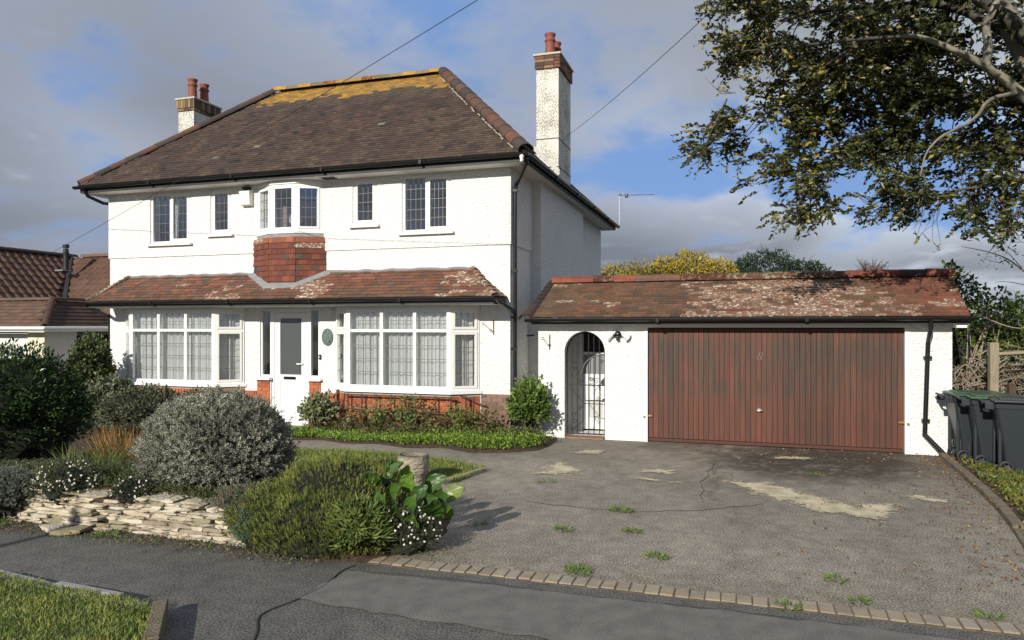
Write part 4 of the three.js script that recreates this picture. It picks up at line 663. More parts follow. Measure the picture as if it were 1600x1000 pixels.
// ================================================================ ground
const GARDEN = [[-16, -5.75], [-8, -5.72], [-6.35, -5.72], [-5.4, -5.8], [-4.35, -5.78], [-3.6, -5.5], [-3.1, -5.55], [-2.85, -5.95], [-2.72, -6.6], [-2.95, -7.25], [-3.42, -8.05], [-3.68, -8.75], [-3.47, -9.72], [-4.24, -10.14], [-5.2, -10.4], [-6.15, -10.42], [-7.1, -10.25], [-8.3, -10.85], [-9.6, -11.3], [-9.7, -12.96], [-16, -12.96]];
const LAWN = [[-3.52, -8.8], [-3.42, -9.72], [-4.24, -10.16], [-5.2, -10.42], [-6.15, -10.44], [-7.1, -10.27], [-8.3, -10.87], [-9.5, -11.2], [-10.6, -11], [-10.6, -9.6], [-9, -8.6], [-7, -8.2], [-5, -8.0], [-4.1, -8.2]];
const BED = [[-8.1, -11.4], [-7.7, -11.15], [-7.2, -11.32], [-6.6, -11.1], [-6.0, -11.24], [-5.4, -11.0], [-4.8, -11.2], [-4.2, -10.92], [-3.6, -11.1], [-3.15, -11.5], [-3.1, -12.5], [-3.2, -12.96], [-8.3, -12.96], [-8.35, -12.3]];
const SIDE = [[3.02, -13.0], [2.87, -10.75], [2.74, -9.3], [2.6, -8.2], [2.3, -6.4], [2.15, -5.0], [2.1, 2], [14, 2], [14, -20], [3.02, -20]];
const VERGE = [[-16, -4.36], [-5.7, -4.28], [-5, -4.2], [-4.3, -4.16], [-4.0, -4.16], [-3.84, -3.98], [-3.6, -3.7], [-3.2, -3.2], [-2.6, -2.4], [-2.2, -1.6], [-16, -1.6]];
const gH = (x, z) => { const n = fbm(x * 0.8, z * 0.8, 3, 3); let h = 0.03; h += 0.24 * ss(-8.6, -6.3, z) * ss(-4.3, -5.4, x) * (1 - 0.25 * ss(-7, -9, x)); h += 0.1 * ss(-7.8, -6.6, z) * ss(-3.0, -4.0, x); return h + 0.02 * n; };
struct('ground', [sheet(-200, 200, -300, 60, 20, () => -0.06)], std([0.06, 0.075, 0.03], { map: T.soil, roughness: 1 }), 'broad ground beyond the garden and the houses', 'ground');
const spotty = (x, z, s) => fbm(x * s, z * s, 2.2, 4);
const drivC = (x, z) => {
  const n = spotty(x, z, 0.55), m = spotty(x, z, 2.3), k = spotty(x, z, 7);
  let b = 1 + 0.2 * n + 0.14 * m; const q0 = spotty(x + 31, z, 0.33), tr1 = Math.exp(-(((x - 0.05 + 0.06 * (z + 9) - 0.1 * n) / 0.28) ** 2)) + Math.exp(-(((x - 1.5 + 0.06 * (z + 9) - 0.1 * n) / 0.28) ** 2)); b *= 1 + 0.25 * q0 - 0.1 * tr1; let c = [0.45 * b, 0.398 * b, 0.322 * b];
  const moss = ss(-11.9, -12.95, z + 0.9 * n + 0.35 * m) * ss(-2.4, -1.2, x) * 0.55 + ss(1.1, 0.45, Math.hypot((x - 0.9) / 1.75, (z + 11.6) / 1.5) * (1 + 0.5 * m + 0.3 * k)) * ss(-0.55, 0.2, m * 0.6 + k * 0.7 + 0.12) * 0.95 + 0.5 * ss(1.0, 2.9, x + m) * ss(-10.2, -12.5, z + n);
  c = c.map((q, i) => lerp(q, [0.068, 0.052, 0.03][i], clamp(moss, 0, 0.88)));
  const edge = ss(2.6, 2.95, x + 0.25 * m - 0.14 * (z + 13) * 0.5); c = c.map((q, i) => lerp(q, [0.13, 0.1, 0.065][i], edge * 0.6));
  const dirt = ss(-6.35, -5.8, z + 0.25 * m) * ss(0.1, 0.5, k + 0.4 * n + 0.2) + ss(-2.0, -2.9, x + 0.2 * m) * ss(-6.9, -6.0, z); c = c.map((q, i) => lerp(q, [0.33, 0.27, 0.18][i], clamp(dirt * 0.55, 0, 0.7)));
  const wide = Math.abs(x + 0.12 * m + 0.35) < 0.03 && z < -8.6 ? 0.5 : 0; c = c.map((q, i) => lerp(q, [0.16, 0.13, 0.09][i], wide));
  return c;
};
const asphalt = std([1, 1, 1], { map: T.asphalt, bumpMap: T.asphaltBump, bumpScale: 0.003, vertexColors: true, roughness: 0.9 });
struct('driveway', [sheet(-11.5, 3.4, -13.2, -5.79, 0.06, (x, z) => 0.0 + 0.006 * spotty(x, z, 0.7), drivC)], asphalt, 'weathered grey asphalt drive and front path in front of the garage', 'driveway');
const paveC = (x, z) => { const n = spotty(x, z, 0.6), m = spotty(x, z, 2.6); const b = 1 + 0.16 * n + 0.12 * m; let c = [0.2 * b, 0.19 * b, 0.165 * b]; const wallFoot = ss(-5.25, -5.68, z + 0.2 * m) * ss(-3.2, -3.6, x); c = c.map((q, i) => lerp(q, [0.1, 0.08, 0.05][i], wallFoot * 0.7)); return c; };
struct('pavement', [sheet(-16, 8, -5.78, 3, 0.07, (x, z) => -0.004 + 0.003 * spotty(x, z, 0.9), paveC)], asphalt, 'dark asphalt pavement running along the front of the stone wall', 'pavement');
const blob = (pts, y, wob, seed, cell = 0.09) => { const out = []; for (let i = 0; i < pts.length; i++) { const a = pts[i], b = pts[(i + 1) % pts.length], L = Math.hypot(b[0] - a[0], b[1] - a[1]), n = Math.max(1, Math.round(L / cell)); for (let k = 0; k < n; k++) { const x = lerp(a[0], b[0], k / n), z = lerp(a[1], b[1], k / n); out.push(new THREE.Vector2(x + wob * fbm(x * 5, z * 5, seed, 3), -(z + wob * fbm(x * 5, z * 5, seed + 9, 3)))); } } const g = new THREE.ShapeGeometry(new THREE.Shape(out)).rotateX(-Math.PI / 2).translate(0, y, 0); const p = g.attributes.position, uv = g.attributes.uv; for (let i = 0; i < p.count; i++) uv.setXY(i, p.getX(i), -p.getZ(i)); return g; };
struct('pavement_repair', [blob([[-3.17, -5.35], [-3.17, -4.67], [-2.23, -4.62], [-1.24, -4.58], [0.5, -4.5], [3.4, -4.5], [3.4, -5.3], [1, -5.42], [-1.2, -5.42]], 0.004, 0.06, 4)], std([0.215, 0.2, 0.17], { map: T.smooth, bumpMap: T.smooth, bumpScale: 0.004, roughness: 0.9 }), 'smoother pale grey asphalt patch across the dropped kerb', 'pavement');
struct('pavement_seam', [tube([[-3.15, -5.37], [-2.2, -5.44], [-1.2, -5.41], [0, -5.44], [1.2, -5.4], [3.4, -5.3]].map(([x, z]) => V(x, -0.003, z)), 0.009, 60, 5), tube([[-3.17, -5.5], [-3.2, -5.35], [-3.15, -5.0], [-3.19, -4.67], [-3.26, -4.36], [-3.1, -4.1], [-3.0, -3.9], [-2.8, -3.4]].map(([x, z]) => V(x, -0.004, z)), 0.011, 60, 5)], std([0.03, 0.029, 0.027], { roughness: 0.8 }), 'dark tar joint between the two pavement surfaces', 'joint');
{
  const all = [], AX = 7.2, cm = std([0.78, 0.74, 0.63], { map: T.concrete, bumpMap: T.concrete, bumpScale: 0.01, roughness: 0.95, alphaTest: 0.5 }), P = (l, pts, w = 0.12) => { all.push(pts.map(([x, z]) => [x, z])); const xs = pts.map((p) => p[0]), zs = pts.map((p) => p[1]), e = 0.22; const g = new THREE.PlaneGeometry(Math.max(...xs) - Math.min(...xs) + 2 * e, Math.max(...zs) - Math.min(...zs) + 2 * e).rotateX(-Math.PI / 2).translate((Math.max(...xs) + Math.min(...xs)) / 2, 0.0125, (Math.max(...zs) + Math.min(...zs)) / 2), p = g.attributes.position, uv = g.attributes.uv; for (let i = 0; i < p.count; i++) uv.setXY(i, p.getX(i), -p.getZ(i)); return struct('concrete_patch', [g], cm, l, 'concrete patch'); };
  P('largest ragged pale concrete patch showing through the drive', [[-0.15, -9.95], [0.0, -9.6], [0.25, -9.25], [0.5, -8.98], [0.85, -8.62], [1.36, -8.42], [1.5, -8.75], [1.6, -9.2], [1.2, -9.0], [0.98, -9.2], [0.65, -9.6], [0.3, -9.95]], 0.17, 3);
  P('pale ragged concrete patch nearest the lawn corner on the drive', [[-2.72, -9.65], [-2.3, -9.72], [-2.2, -10.1], [-2.45, -10.35], [-2.62, -10.62], [-2.66, -10.2]], 0.14, 5);
  P('thin pale concrete sliver in the middle of the drive', [[-1.4, -10.2], [-1.0, -10.2], [-0.95, -10.42], [-1.3, -10.35]], 0.1, 7);
  P('narrow pale concrete sliver close to the weeds in mid drive', [[-1.25, -9.72], [-0.75, -9.55], [-0.8, -9.66], [-1.25, -9.8]], 0.06, 8);
  P('small pale concrete patch near the flower bed corner', [[-2.6, -11.45], [-2.2, -11.45], [-2.15, -11.75], [-2.5, -11.7]], 0.12, 9);
  P('faint pale concrete sliver in the moss before the garage door', [[0.5, -11.9], [1.0, -11.95], [0.95, -12.1], [0.55, -12.05]], 0.08, 10);
  P('pale concrete crumbs nearest the kerb stones on the drive', [[1.8, -9.66], [2.2, -9.5], [2.3, -9.64], [2.0, -9.8]], 0.2, 11);

  // crumbled outline of the worn patches: surface wear eaten into the asphalt
  cm.alphaMap = tex(1024, 1024, (u, v) => { const x = -3.4 + u * AX, z = -5.9 - v * AX; let d = -1; for (const q of all) { let near = false; for (const [a, b] of q) if (Math.abs(a - x) < 1.1 && Math.abs(b - z) < 1.1) near = true; if (near) d = Math.max(d, edgeDist(q, x, z)); } if (d < -0.3) return 0; const n = 0.16 * fbm(x * 3, z * 3, 3, 3) + 0.11 * fbm(x * 11, z * 11, 8, 3) + 0.09 * n3(x * 60, z * 60, 2); return d + n > 0.0 ? 1 : 0; }, AX);
  cm.alphaMap.offset.set(3.4 / AX, -5.9 / AX);
}
{ // cracks in the drive
  const crack = (label, pts) => { const q = []; for (let i = 0; i + 1 < pts.length; i++) for (let k = 0; k < 7; k++) { const x = lerp(pts[i][0], pts[i + 1][0], k / 7), z = lerp(pts[i][1], pts[i + 1][1], k / 7); q.push(V(x + 0.05 * n3(x * 4, z * 4, 2), 0.004 + 0.006 * spotty(x, z, 0.7), z + 0.05 * n3(x * 4, z * 4, 7))); } struct('drive_crack', [tube(q, 0.0042, q.length * 3, 4)], std([0.08, 0.07, 0.055], { roughness: 1 }), label, 'crack'); };
  crack('thin dark crack running from the weeds towards the largest concrete patch', [[-2.4, -8.1], [-1.3, -7.95], [-0.4, -8.3], [0.3, -8.9]]);
  crack('thin dark crack wandering down the drive towards the brick strip', [[-0.4, -11.2], [-0.5, -9.8], [-0.42, -8.6]]);
}
// brick edging strip across the dropped kerb
{
  const strip = new THREE.Group(); strip.name = 'edging_strip'; strip.userData = { label: 'row of worn brick setts laid flat between drive and pavement', category: 'brick edging', kind: 'structure' }; scene.add(strip);
  const mats = [[0.36, 0.31, 0.24], [0.34, 0.295, 0.235], [0.39, 0.345, 0.27], [0.31, 0.26, 0.21], [0.36, 0.33, 0.275]].map((c) => std(c, { map: T.stone, bumpMap: T.concrete, bumpScale: 0.006, roughness: 0.95 }));
  part(strip, 'mortar_bed', [bx(-3.1, 4, -0.05, -0.002, -5.81, -5.585)], std([0.24, 0.19, 0.13], { map: T.soil }));
  const N = 62; for (let i = 0; i < N; i++) { const x = -3.05 + i * 0.1135, g = uvBox(rbx(0.104 + rr(-0.006, 0.006), 0.05, 0.175 + rr(-0.01, 0.01), 0.008)); const u = g.attributes.uv, o = rnd() * 9; for (let k = 0; k < u.count; k++) u.setXY(k, u.getX(k) + o, u.getY(k) + o * 0.6); const m = part(strip, 'sett', g, pick(mats)); m.position.set(x, -0.018 + rr(-0.003, 0.003), -5.7 + rr(-0.008, 0.008)); m.rotation.set(rr(-0.02, 0.02), rr(-0.03, 0.03), rr(-0.02, 0.02)); }
}
const soilM = std([1, 1, 1], { map: T.soil, bumpMap: T.soil, bumpScale: 0.03, vertexColors: true, roughness: 1 });
const masked = (P, hf) => (x, z) => { const d = edgeDist(P, x, z); return d > 0 ? -0.02 + (hf(x, z) + 0.02) * ss(0, 0.12, d) : -0.05; };
struct('garden_soil', [sheet(-16.2, -2.5, -13.0, -5.3, 0.11, masked(GARDEN, gH), (x, z) => { const n = spotty(x, z, 1.5); const b = 1 + 0.4 * n; return [0.11 * b, 0.08 * b, 0.05 * b]; })], soilM, 'dark soil of the raised front garden behind the stone wall', 'garden soil');
struct('bed_soil', [sheet(-8.5, -2.95, -13.0, -10.95, 0.1, masked(BED, (x, z) => 0.05 + 0.02 * spotty(x, z, 2)), () => [0.1, 0.075, 0.05])], soilM, 'soil of the flower bed under the bay window', 'flower bed');
struct('lawn', [sheet(-10.7, -3.3, -11.4, -7.9, 0.08, masked(LAWN, (x, z) => Math.max(gH(x, z), 0.03) + 0.02), (x, z) => { const b = 1 + 0.3 * spotty(x, z, 2); return [0.075 * b, 0.115 * b, 0.022 * b]; })], soilM, 'small front lawn beside the path', 'lawn');
struct('side_verge', [sheet(2.0, 14, -20, 2, 0.16, masked(SIDE, (x, z) => 0.03 + 0.02 * spotty(x, z, 1.5)), (x, z) => { const b = 1 + 0.35 * spotty(x, z, 2); return [0.1 * b, 0.085 * b, 0.035 * b]; })], soilM, 'rough ground along the far side of the drive', 'verge');
struct('grass_verge', [sheet(-16, -2, -4.5, -1.5, 0.08, masked(VERGE, (x, z) => 0.085 + 0.012 * spotty(x, z, 1.5)), (x, z) => { const b = 1 + 0.3 * spotty(x, z, 2); return [0.08 * b, 0.115 * b, 0.025 * b]; })], soilM, 'roadside grass verge in the near corner', 'verge');
// kerb stones round the verge and along the drive
{
  const k = new THREE.Group(); k.name = 'verge_kerb'; k.userData = { label: 'low weathered concrete edging round the roadside grass', category: 'kerb', kind: 'structure' }; scene.add(k);
  const stone = (a, b, w, h, top, mt = MAT.concreteGrey) => { const d = V(b[0] - a[0], 0, b[1] - a[1]), L = d.length(), g = uvBox(rbx(L - 0.012, h, w, 0.012)); const m = part(k, 'kerb_stone', g, mt); m.position.set((a[0] + b[0]) / 2, top - h / 2, (a[1] + b[1]) / 2); m.rotation.y = -Math.atan2(d.z, d.x); m.rotation.z = rr(-0.012, 0.012); };
  const pts = [[-8.4, -4.4], [-7.5, -4.36], [-6.6, -4.34], [-5.75, -4.31], [-5.0, -4.22], [-4.32, -4.175], [-4.08, -4.165]];
  for (let i = 0; i + 1 < pts.length; i++) stone(pts[i], pts[i + 1], 0.06, 0.15, 0.075 + (i === 4 ? 0.02 : 0) - (i === 5 ? 0.02 : 0));
  const mossy = std([0.22, 0.2, 0.15], { map: T.concrete, bumpMap: T.concrete, bumpScale: 0.012, roughness: 0.95 });
  for (const [a, b] of [[[-3.94, -4.14], [-3.52, -3.62]], [[-3.5, -3.6], [-3.05, -3.0]], [[-3.03, -2.97], [-2.5, -2.3]]]) stone(a, b, 0.1, 0.2, 0.11, mossy);
}
{
  const k = new THREE.Group(); const drv = std([0.26, 0.24, 0.2], { map: T.concrete, bumpMap: T.concrete, bumpScale: 0.01, roughness: 0.95 }); k.name = 'drive_kerb'; k.userData = { label: 'concrete edging stones between the drive and the side verge', category: 'kerb', kind: 'structure' }; scene.add(k);
  const pts = [[3.0, -12.9], [2.945, -12.0], [2.89, -11.1], [2.83, -10.2], [2.75, -9.3], [2.63, -8.4], [2.48, -7.5], [2.33, -6.6], [2.22, -5.85]];
  for (let i = 0; i + 1 < pts.length; i++) { const [a, b] = [pts[i], pts[i + 1]], L = Math.hypot(b[0] - a[0], b[1] - a[1]), m = part(k, 'kerb_stone', uvBox(rbx(0.11, 0.14, L - 0.012, 0.012)), drv); m.position.set((a[0] + b[0]) / 2, 0.0 + (i < 5 ? 0.0 : -0.03), (a[1] + b[1]) / 2); m.rotation.y = Math.atan2(b[0] - a[0], b[1] - a[1]) + Math.PI; m.rotation.z = rr(-0.02, 0.02); }
  const e = new THREE.Group(); e.name = 'lawn_edge'; e.userData = { label: 'short stone edging at the pointed corner of the small lawn', category: 'kerb', kind: 'structure' }; scene.add(e);
  for (const [a, b] of [[[-3.72, -8.62], [-3.6, -9.1]], [[-3.59, -9.12], [-3.48, -9.62]]]) { const m = part(e, 'kerb_stone', uvBox(rbx(0.07, 0.12, 0.48, 0.012)), std([0.4, 0.36, 0.28], { map: T.stone })); m.position.set((a[0] + b[0]) / 2, 0.0, (a[1] + b[1]) / 2); m.rotation.y = Math.atan2(b[0] - a[0], b[1] - a[1]); }
}
// ================================================================ dry stone wall
{
  const wall = thing('stone_wall', 'low dry stone wall of thin pale slabs in front of the raised garden', 'wall');
  const top = (x) => (x < -6.6 ? 0.36 : x < -6.3 ? 0.38 : x < -5.4 ? 0.36 : lerp(0.36, 0.1, ss(-5.4, -4.1, x))), faceZ = (x) => (x < -6.38 ? -5.66 + 0.03 * Math.sin(x * 3) : x < -6.2 ? -5.64 : -5.70 + 0.02 * Math.sin(x * 2.2));
  const mats = [[0.6, 0.545, 0.44], [0.3, 0.28, 0.18], [0.53, 0.48, 0.39], [0.64, 0.6, 0.5], [0.47, 0.42, 0.33], [0.56, 0.53, 0.46], [0.36, 0.32, 0.25]].map((c) => std(c, { map: T.stone, bumpMap: T.stoneBump, bumpScale: 0.02, roughness: 0.95 }));
  part(wall, 'core', [bx(-12, -4.4, -0.05, 0.08, -5.95, -5.8), bx(-12, -5.3, 0.08, 0.27, -5.95, -5.82)], MAT.dark);
  let n = 0; const rest = [];
  const slab = (x, y, w, h, d, z, rx = 0, ry = 0, rz = 0) => {
    const g = new THREE.BoxGeometry(w, h, d, 3, 1, 1), p = g.attributes.position; const sd = rnd() * 50;
    for (let i = 0; i < p.count; i++) { const X = p.getX(i), Y = p.getY(i), Z = p.getZ(i), e = Math.abs(X) > w * 0.49 ? 1 : 0; p.setX(i, X + (e ? 0.02 * n3(sd, Y * 30, Z * 9) : 0)); p.setY(i, Y + h * 0.3 * n3(X * 9 + sd, Z * 6, Y * 20) - (e ? Math.sign(Y) * h * 0.16 : 0)); p.setZ(i, Z + (Z > 0 ? 0.018 * n3(X * 10 + sd, Y * 30, 4) : 0)); }
    g.computeVertexNormals(); const q = uvBox(g.toNonIndexed()); q.computeVertexNormals(); const u = q.attributes.uv, o = rnd() * 9; for (let k = 0; k < u.count; k++) u.setXY(k, u.getX(k) + o, u.getY(k) + o * 0.7);
    q.rotateX(rx).rotateY(ry).rotateZ(rz).translate(x, y, z);
    if (n++ < 300) part(wall, 'stone', q, pick(mats)); else rest.push(q);
  };
  for (let y = 0.0, r = 0; y < 0.42; r++) {
    const h = rr(0.024, 0.042);
    for (let x = -8.6 + rr(-0.2, 0); x < -4.15;) { const w = rr(0.12, 0.36), xc = x + w / 2; if (y + h < top(xc) + rr(-0.01, 0.03)) slab(xc, y + h / 2, w - rr(0.004, 0.014), h - 0.004, rr(0.16, 0.24), faceZ(xc) - 0.1 - y * 0.06 + rr(-0.012, 0.02), 0, rr(-0.05, 0.05), rr(-0.02, 0.02)); x += w; }
    y += h;
  }
  for (const [x, y, z, w, ry, rz] of [[-6.35, 0.025, -5.52, 0.3, 0.3, 0.02], [-6.62, 0.02, -5.57, 0.22, -0.35, -0.05], [-6.9, 0.42, -5.75, 0.3, 0.1, 0.03], ...Array.from({ length: 30 }, (_, i) => [-7.5 + (i % 15) * 0.19, 0.33 + rr(-0.01, 0.02) - 0.05 * ss(-5.5, -4.8, -7.5 + (i % 15) * 0.19), i < 15 ? -5.86 : -6.03, rr(0.16, 0.32), rr(-0.2, 0.2), rr(-0.05, 0.05)])]) slab(x, y, w, 0.042, 0.2, z, 0, ry, rz);
  if (rest.length) part(wall, 'stone', rest, mats[0]).userData.kind = 'stuff';
}
// ================================================================ foliage
const qa = new THREE.Quaternion(), qb = new THREE.Quaternion(), YU = V(0, 1, 0), mM = new THREE.Matrix4(), cc = new THREE.Color();
function scatter(parent, name, geo, mat, items) {        // items: {p, d, s, c, w}
  const m = new THREE.InstancedMesh(geo, mat, items.length); m.name = name; m.userData.kind = 'stuff'; m.castShadow = m.receiveShadow = true;
  items.forEach((it, i) => { qa.setFromUnitVectors(YU, it.d); qb.setFromAxisAngle(YU, it.t ?? rnd() * 6.283); qa.multiply(qb); mM.compose(it.p, qa, typeof it.s === 'number' ? V(it.s, it.s, it.s) : it.s); m.setMatrixAt(i, mM); m.setColorAt(i, cc.setRGB(...it.c)); });
  parent.add(m); return m;
}
function leafGeo(L, W, fold = 0.25, curl = 0.15) {       // pointed leaf along +y, folded on its midrib
  const z = W * fold, c = L * curl, p = [0, 0, 0, -W / 2, L * 0.45, z, 0, L * 0.5, -c * 0.3, W / 2, L * 0.45, z, 0, L, -c], t = [[0, 2, 1], [0, 3, 2], [1, 2, 4], [2, 3, 4]], pos = [];
  for (const f of t) for (const i of f) pos.push(p[i * 3], p[i * 3 + 1], p[i * 3 + 2]); return geoOf(pos, null, null);
}
function spriteGeo(L, W, n, spread = 0.9) {              // a small shoot: several narrow leaves up one stem
  const out = []; for (let i = 0; i < n; i++) { const g = leafGeo(L * (0.4 + 0.18 * rnd()), W, 0.2); g.rotateX(spread * (0.5 + 0.5 * rnd()) * (1 - 0.55 * i / n)).rotateY(i * 2.4).translate(0, (L * 0.72 * i) / n, 0); out.push(g); } return mergeGeometries(out.map((g) => { g.deleteAttribute('uv'); return g; }), false);
}
function bladeGeo(L, W, bend) { const pos = [], q = (...a) => pos.push(...a); q(-W, 0, 0, W, 0, 0, W * 0.7, L * 0.55, bend * 0.3); q(-W, 0, 0, W * 0.7, L * 0.55, bend * 0.3, -W * 0.7, L * 0.55, bend * 0.3); q(-W * 0.7, L * 0.55, bend * 0.3, W * 0.7, L * 0.55, bend * 0.3, 0, L, bend); return geoOf(pos, null, null); }
const rdir = () => { const u = rr(-1, 1), a = rr(0, 6.2832), s = Math.sqrt(1 - u * u); return V(s * Math.cos(a), u, s * Math.sin(a)); };
const mixc = (a, b, t, k = 1) => a.map((q, i) => lerp(q, b[i], t) * k);
// a rounded shrub: lumpy dome of leaves round twigs and a dark leafy heart
function shrub(o) {
  const t = thing(o.name, o.label, o.category ?? 'shrub', o.pos, 0, o.group), [a, b, c] = o.rad, sd = rnd() * 60, lf = o.lumpF ?? 2.4, la = o.lump ?? 0.14;
  const R = (d) => 1 + la * fbm(d.x * lf + sd, d.y * lf, d.z * lf, 3) * 1.6 - (o.notch ?? 0) * Math.max(0, fbm(d.x * lf * 2 + sd, d.y * lf * 2, d.z * lf * 2, 2));
  const items = [], low = o.low ?? -0.3;
  for (let i = 0; i < o.n; i++) {
    let d = rdir(); if (d.y < low) d.y = -d.y * 0.3; d.normalize(); const q = rnd(), r = R(d) * (1 - (o.depth ?? 0.22) * q * q) * (rnd() < 0.035 ? rr(1.02, 1.1) : rr(0.975, 1.02));
    const p = V(d.x * a * r, d.y * b * r, d.z * c * r); if (p.y < -(o.sink ?? b)) continue;
    const dir = V(d.x / a, d.y / b, d.z / c).normalize().multiplyScalar(o.out ?? 1).add(V(0, o.up ?? 0.4, 0)).addScaledVector(rdir(), o.wild ?? 0.7).normalize();
    const n = fbm(p.x * 2.2 + sd, p.y * 2.2, p.z * 2.2, 2), k = rr(0.75, 1.25) * (1 + 0.35 * n);
    items.push({ p, d: dir, s: rr(o.size[0], o.size[1]), c: mixc(o.colors[0], o.colors[1], clamp(rnd() * 0.8 + 0.5 * n + (o.topMix ?? 0) * d.y, 0, 1), k) });
    if (o.accent && rnd() < o.accent[1]) items[items.length - 1].c = o.accent[0].map((v) => v * rr(0.7, 1.2));
  }
  scatter(t, 'foliage', o.leaf, o.mat ?? MAT.leafMatt, items);
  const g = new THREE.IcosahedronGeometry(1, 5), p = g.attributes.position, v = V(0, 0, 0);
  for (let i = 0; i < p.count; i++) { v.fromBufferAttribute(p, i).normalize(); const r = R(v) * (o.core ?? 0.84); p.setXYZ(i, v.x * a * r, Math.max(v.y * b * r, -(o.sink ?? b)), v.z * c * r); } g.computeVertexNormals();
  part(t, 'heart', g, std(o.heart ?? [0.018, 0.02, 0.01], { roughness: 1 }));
  if (o.stems) { const S = []; for (let i = 0; i < o.stems; i++) { const d = rdir(); d.y = Math.abs(d.y); d.normalize(); const e = V(d.x * a, d.y * b, d.z * c).multiplyScalar(R(d) * rr(0.9, 1.07)); S.push(taper([V(rr(-0.1, 0.1), -(o.sink ?? b) * 0.9, rr(-0.1, 0.1)), e.clone().multiplyScalar(0.5).add(V(rr(-0.05, 0.05), -0.05, 0)), e], o.stemR ?? 0.008, 0.002, 6, 4)); } part(t, 'stem', S, o.stemMat ?? MAT.twig); }
  return t;
}
const LF = { small: leafGeo(1, 0.42), round: leafGeo(1, 0.7, 0.2), narrow: leafGeo(1, 0.24, 0.15), shoot: spriteGeo(1, 0.13, 7), needle: spriteGeo(1, 0.09, 9, 0.7), rosette: spriteGeo(1, 0.2, 6, 1.3) };

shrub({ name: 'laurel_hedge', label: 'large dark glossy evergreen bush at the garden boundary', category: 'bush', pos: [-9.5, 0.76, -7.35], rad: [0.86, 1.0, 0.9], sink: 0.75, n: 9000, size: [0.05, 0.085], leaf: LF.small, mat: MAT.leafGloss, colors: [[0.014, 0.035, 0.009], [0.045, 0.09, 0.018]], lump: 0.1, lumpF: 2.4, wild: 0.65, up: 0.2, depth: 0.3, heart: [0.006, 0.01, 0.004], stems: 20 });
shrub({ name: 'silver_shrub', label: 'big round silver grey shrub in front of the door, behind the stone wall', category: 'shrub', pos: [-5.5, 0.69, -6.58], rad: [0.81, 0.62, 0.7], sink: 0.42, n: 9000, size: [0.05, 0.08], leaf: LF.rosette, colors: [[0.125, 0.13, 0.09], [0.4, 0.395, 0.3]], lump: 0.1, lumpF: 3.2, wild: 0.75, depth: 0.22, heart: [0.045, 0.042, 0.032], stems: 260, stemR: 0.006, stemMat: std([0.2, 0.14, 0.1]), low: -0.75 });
// wide yellow-green hebe mound, built of three lobes
{
  const t = thing('hebe_mound', 'wide yellow green mounded evergreen shrub at the corner of the drive', 'shrub', [-3.7, 0, -6.15]);
  const lobes = [[-0.12, 0.22, -0.18, 0.74, 0.54, 0.6], [-0.56, 0.15, 0.1, 0.58, 0.35, 0.48], [0.24, 0.1, 0.2, 0.44, 0.34, 0.4], [-0.08, 0.12, 0.3, 0.7, 0.38, 0.42]], items = [], cores = [];
  for (const [x, y, z, a, b, c] of lobes) {
    const sd = rnd() * 40, R = (d) => 1 + 0.16 * fbm(d.x * 2.6 + sd, d.y * 2.6, d.z * 2.6, 3);
    for (let i = 0; i < 4300; i++) { const d = rdir(); if (d.y < -0.25) d.y *= -0.4; d.normalize(); const q = rnd(), r = R(d) * (1 - 0.12 * q * q) * rr(0.98, 1.04), p = V(x + d.x * a * r, y + d.y * b * r, z + d.z * c * r); if (p.y < 0.02) continue; const n = fbm(p.x * 3, p.y * 3, p.z * 3 + 7, 2); items.push({ p, d: V(d.x * 0.6, d.y * 0.5 + 0.75, d.z * 0.6).addScaledVector(rdir(), 0.38).normalize(), s: rr(0.038, 0.06), c: mixc([0.055, 0.09, 0.018], [0.34, 0.345, 0.07], clamp(rnd() * 0.85 + n * 0.6, 0, 1), rr(0.7, 1.25)) }); }
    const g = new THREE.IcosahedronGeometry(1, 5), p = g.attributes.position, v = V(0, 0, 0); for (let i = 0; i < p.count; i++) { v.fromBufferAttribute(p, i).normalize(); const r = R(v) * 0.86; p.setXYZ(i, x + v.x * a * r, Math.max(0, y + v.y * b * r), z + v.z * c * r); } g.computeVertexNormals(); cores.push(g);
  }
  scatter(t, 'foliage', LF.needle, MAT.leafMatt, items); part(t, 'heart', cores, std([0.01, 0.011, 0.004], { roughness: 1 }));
}
// daisies: fine leafy mounds with white flowers
function daisies(label, pos, rad, n, flowers) {
  const t = shrub({ name: 'daisy_clump', label, category: 'flowers', pos, rad, sink: rad[1] * 0.8, n, size: [0.03, 0.055], leaf: LF.narrow, colors: [[0.025, 0.035, 0.012], [0.07, 0.085, 0.03]], lump: 0.25, lumpF: 3, wild: 1.1, depth: 0.4, core: 0.7, group: 'white daisy clumps', stems: 40, stemR: 0.003 });
  const petals = Array.from({ length: 9 }, (_, i) => leafGeo(1, 0.42, 0.05, 0.05).rotateX(1.25).rotateY((i / 9) * 6.283)), geo = mergeGeometries(petals, false), F = [], E = [];
  for (let i = 0; i < flowers; i++) { const d = rdir(); d.y = Math.abs(d.y) * 0.8; d.z += 0.25; d.normalize(); const p = V(d.x * rad[0], d.y * rad[1], d.z * rad[2]).multiplyScalar(rr(0.97, 1.16)), n2 = V(d.x * 0.4, 0.5, 0.8).addScaledVector(rdir(), 0.4).normalize(), s = rr(0.009, 0.014); F.push({ p, d: n2, s, c: [0.82, 0.8, 0.8] }); E.push({ p: p.clone().addScaledVector(n2, 0.003), d: n2, s: s * 0.32, c: [0.6, 0.4, 0.04] }); }
  scatter(t, 'flower', geo, std([1, 1, 1], { roughness: 0.6 }), F); scatter(t, 'flower_eye', new THREE.SphereGeometry(1, 6, 4), std([1, 1, 1]), E);
}
daisies('white daisies spilling over the wall top below the brown grasses', [-6.75, 0.36, -5.82], [0.37, 0.27, 0.26], 2600, 110);
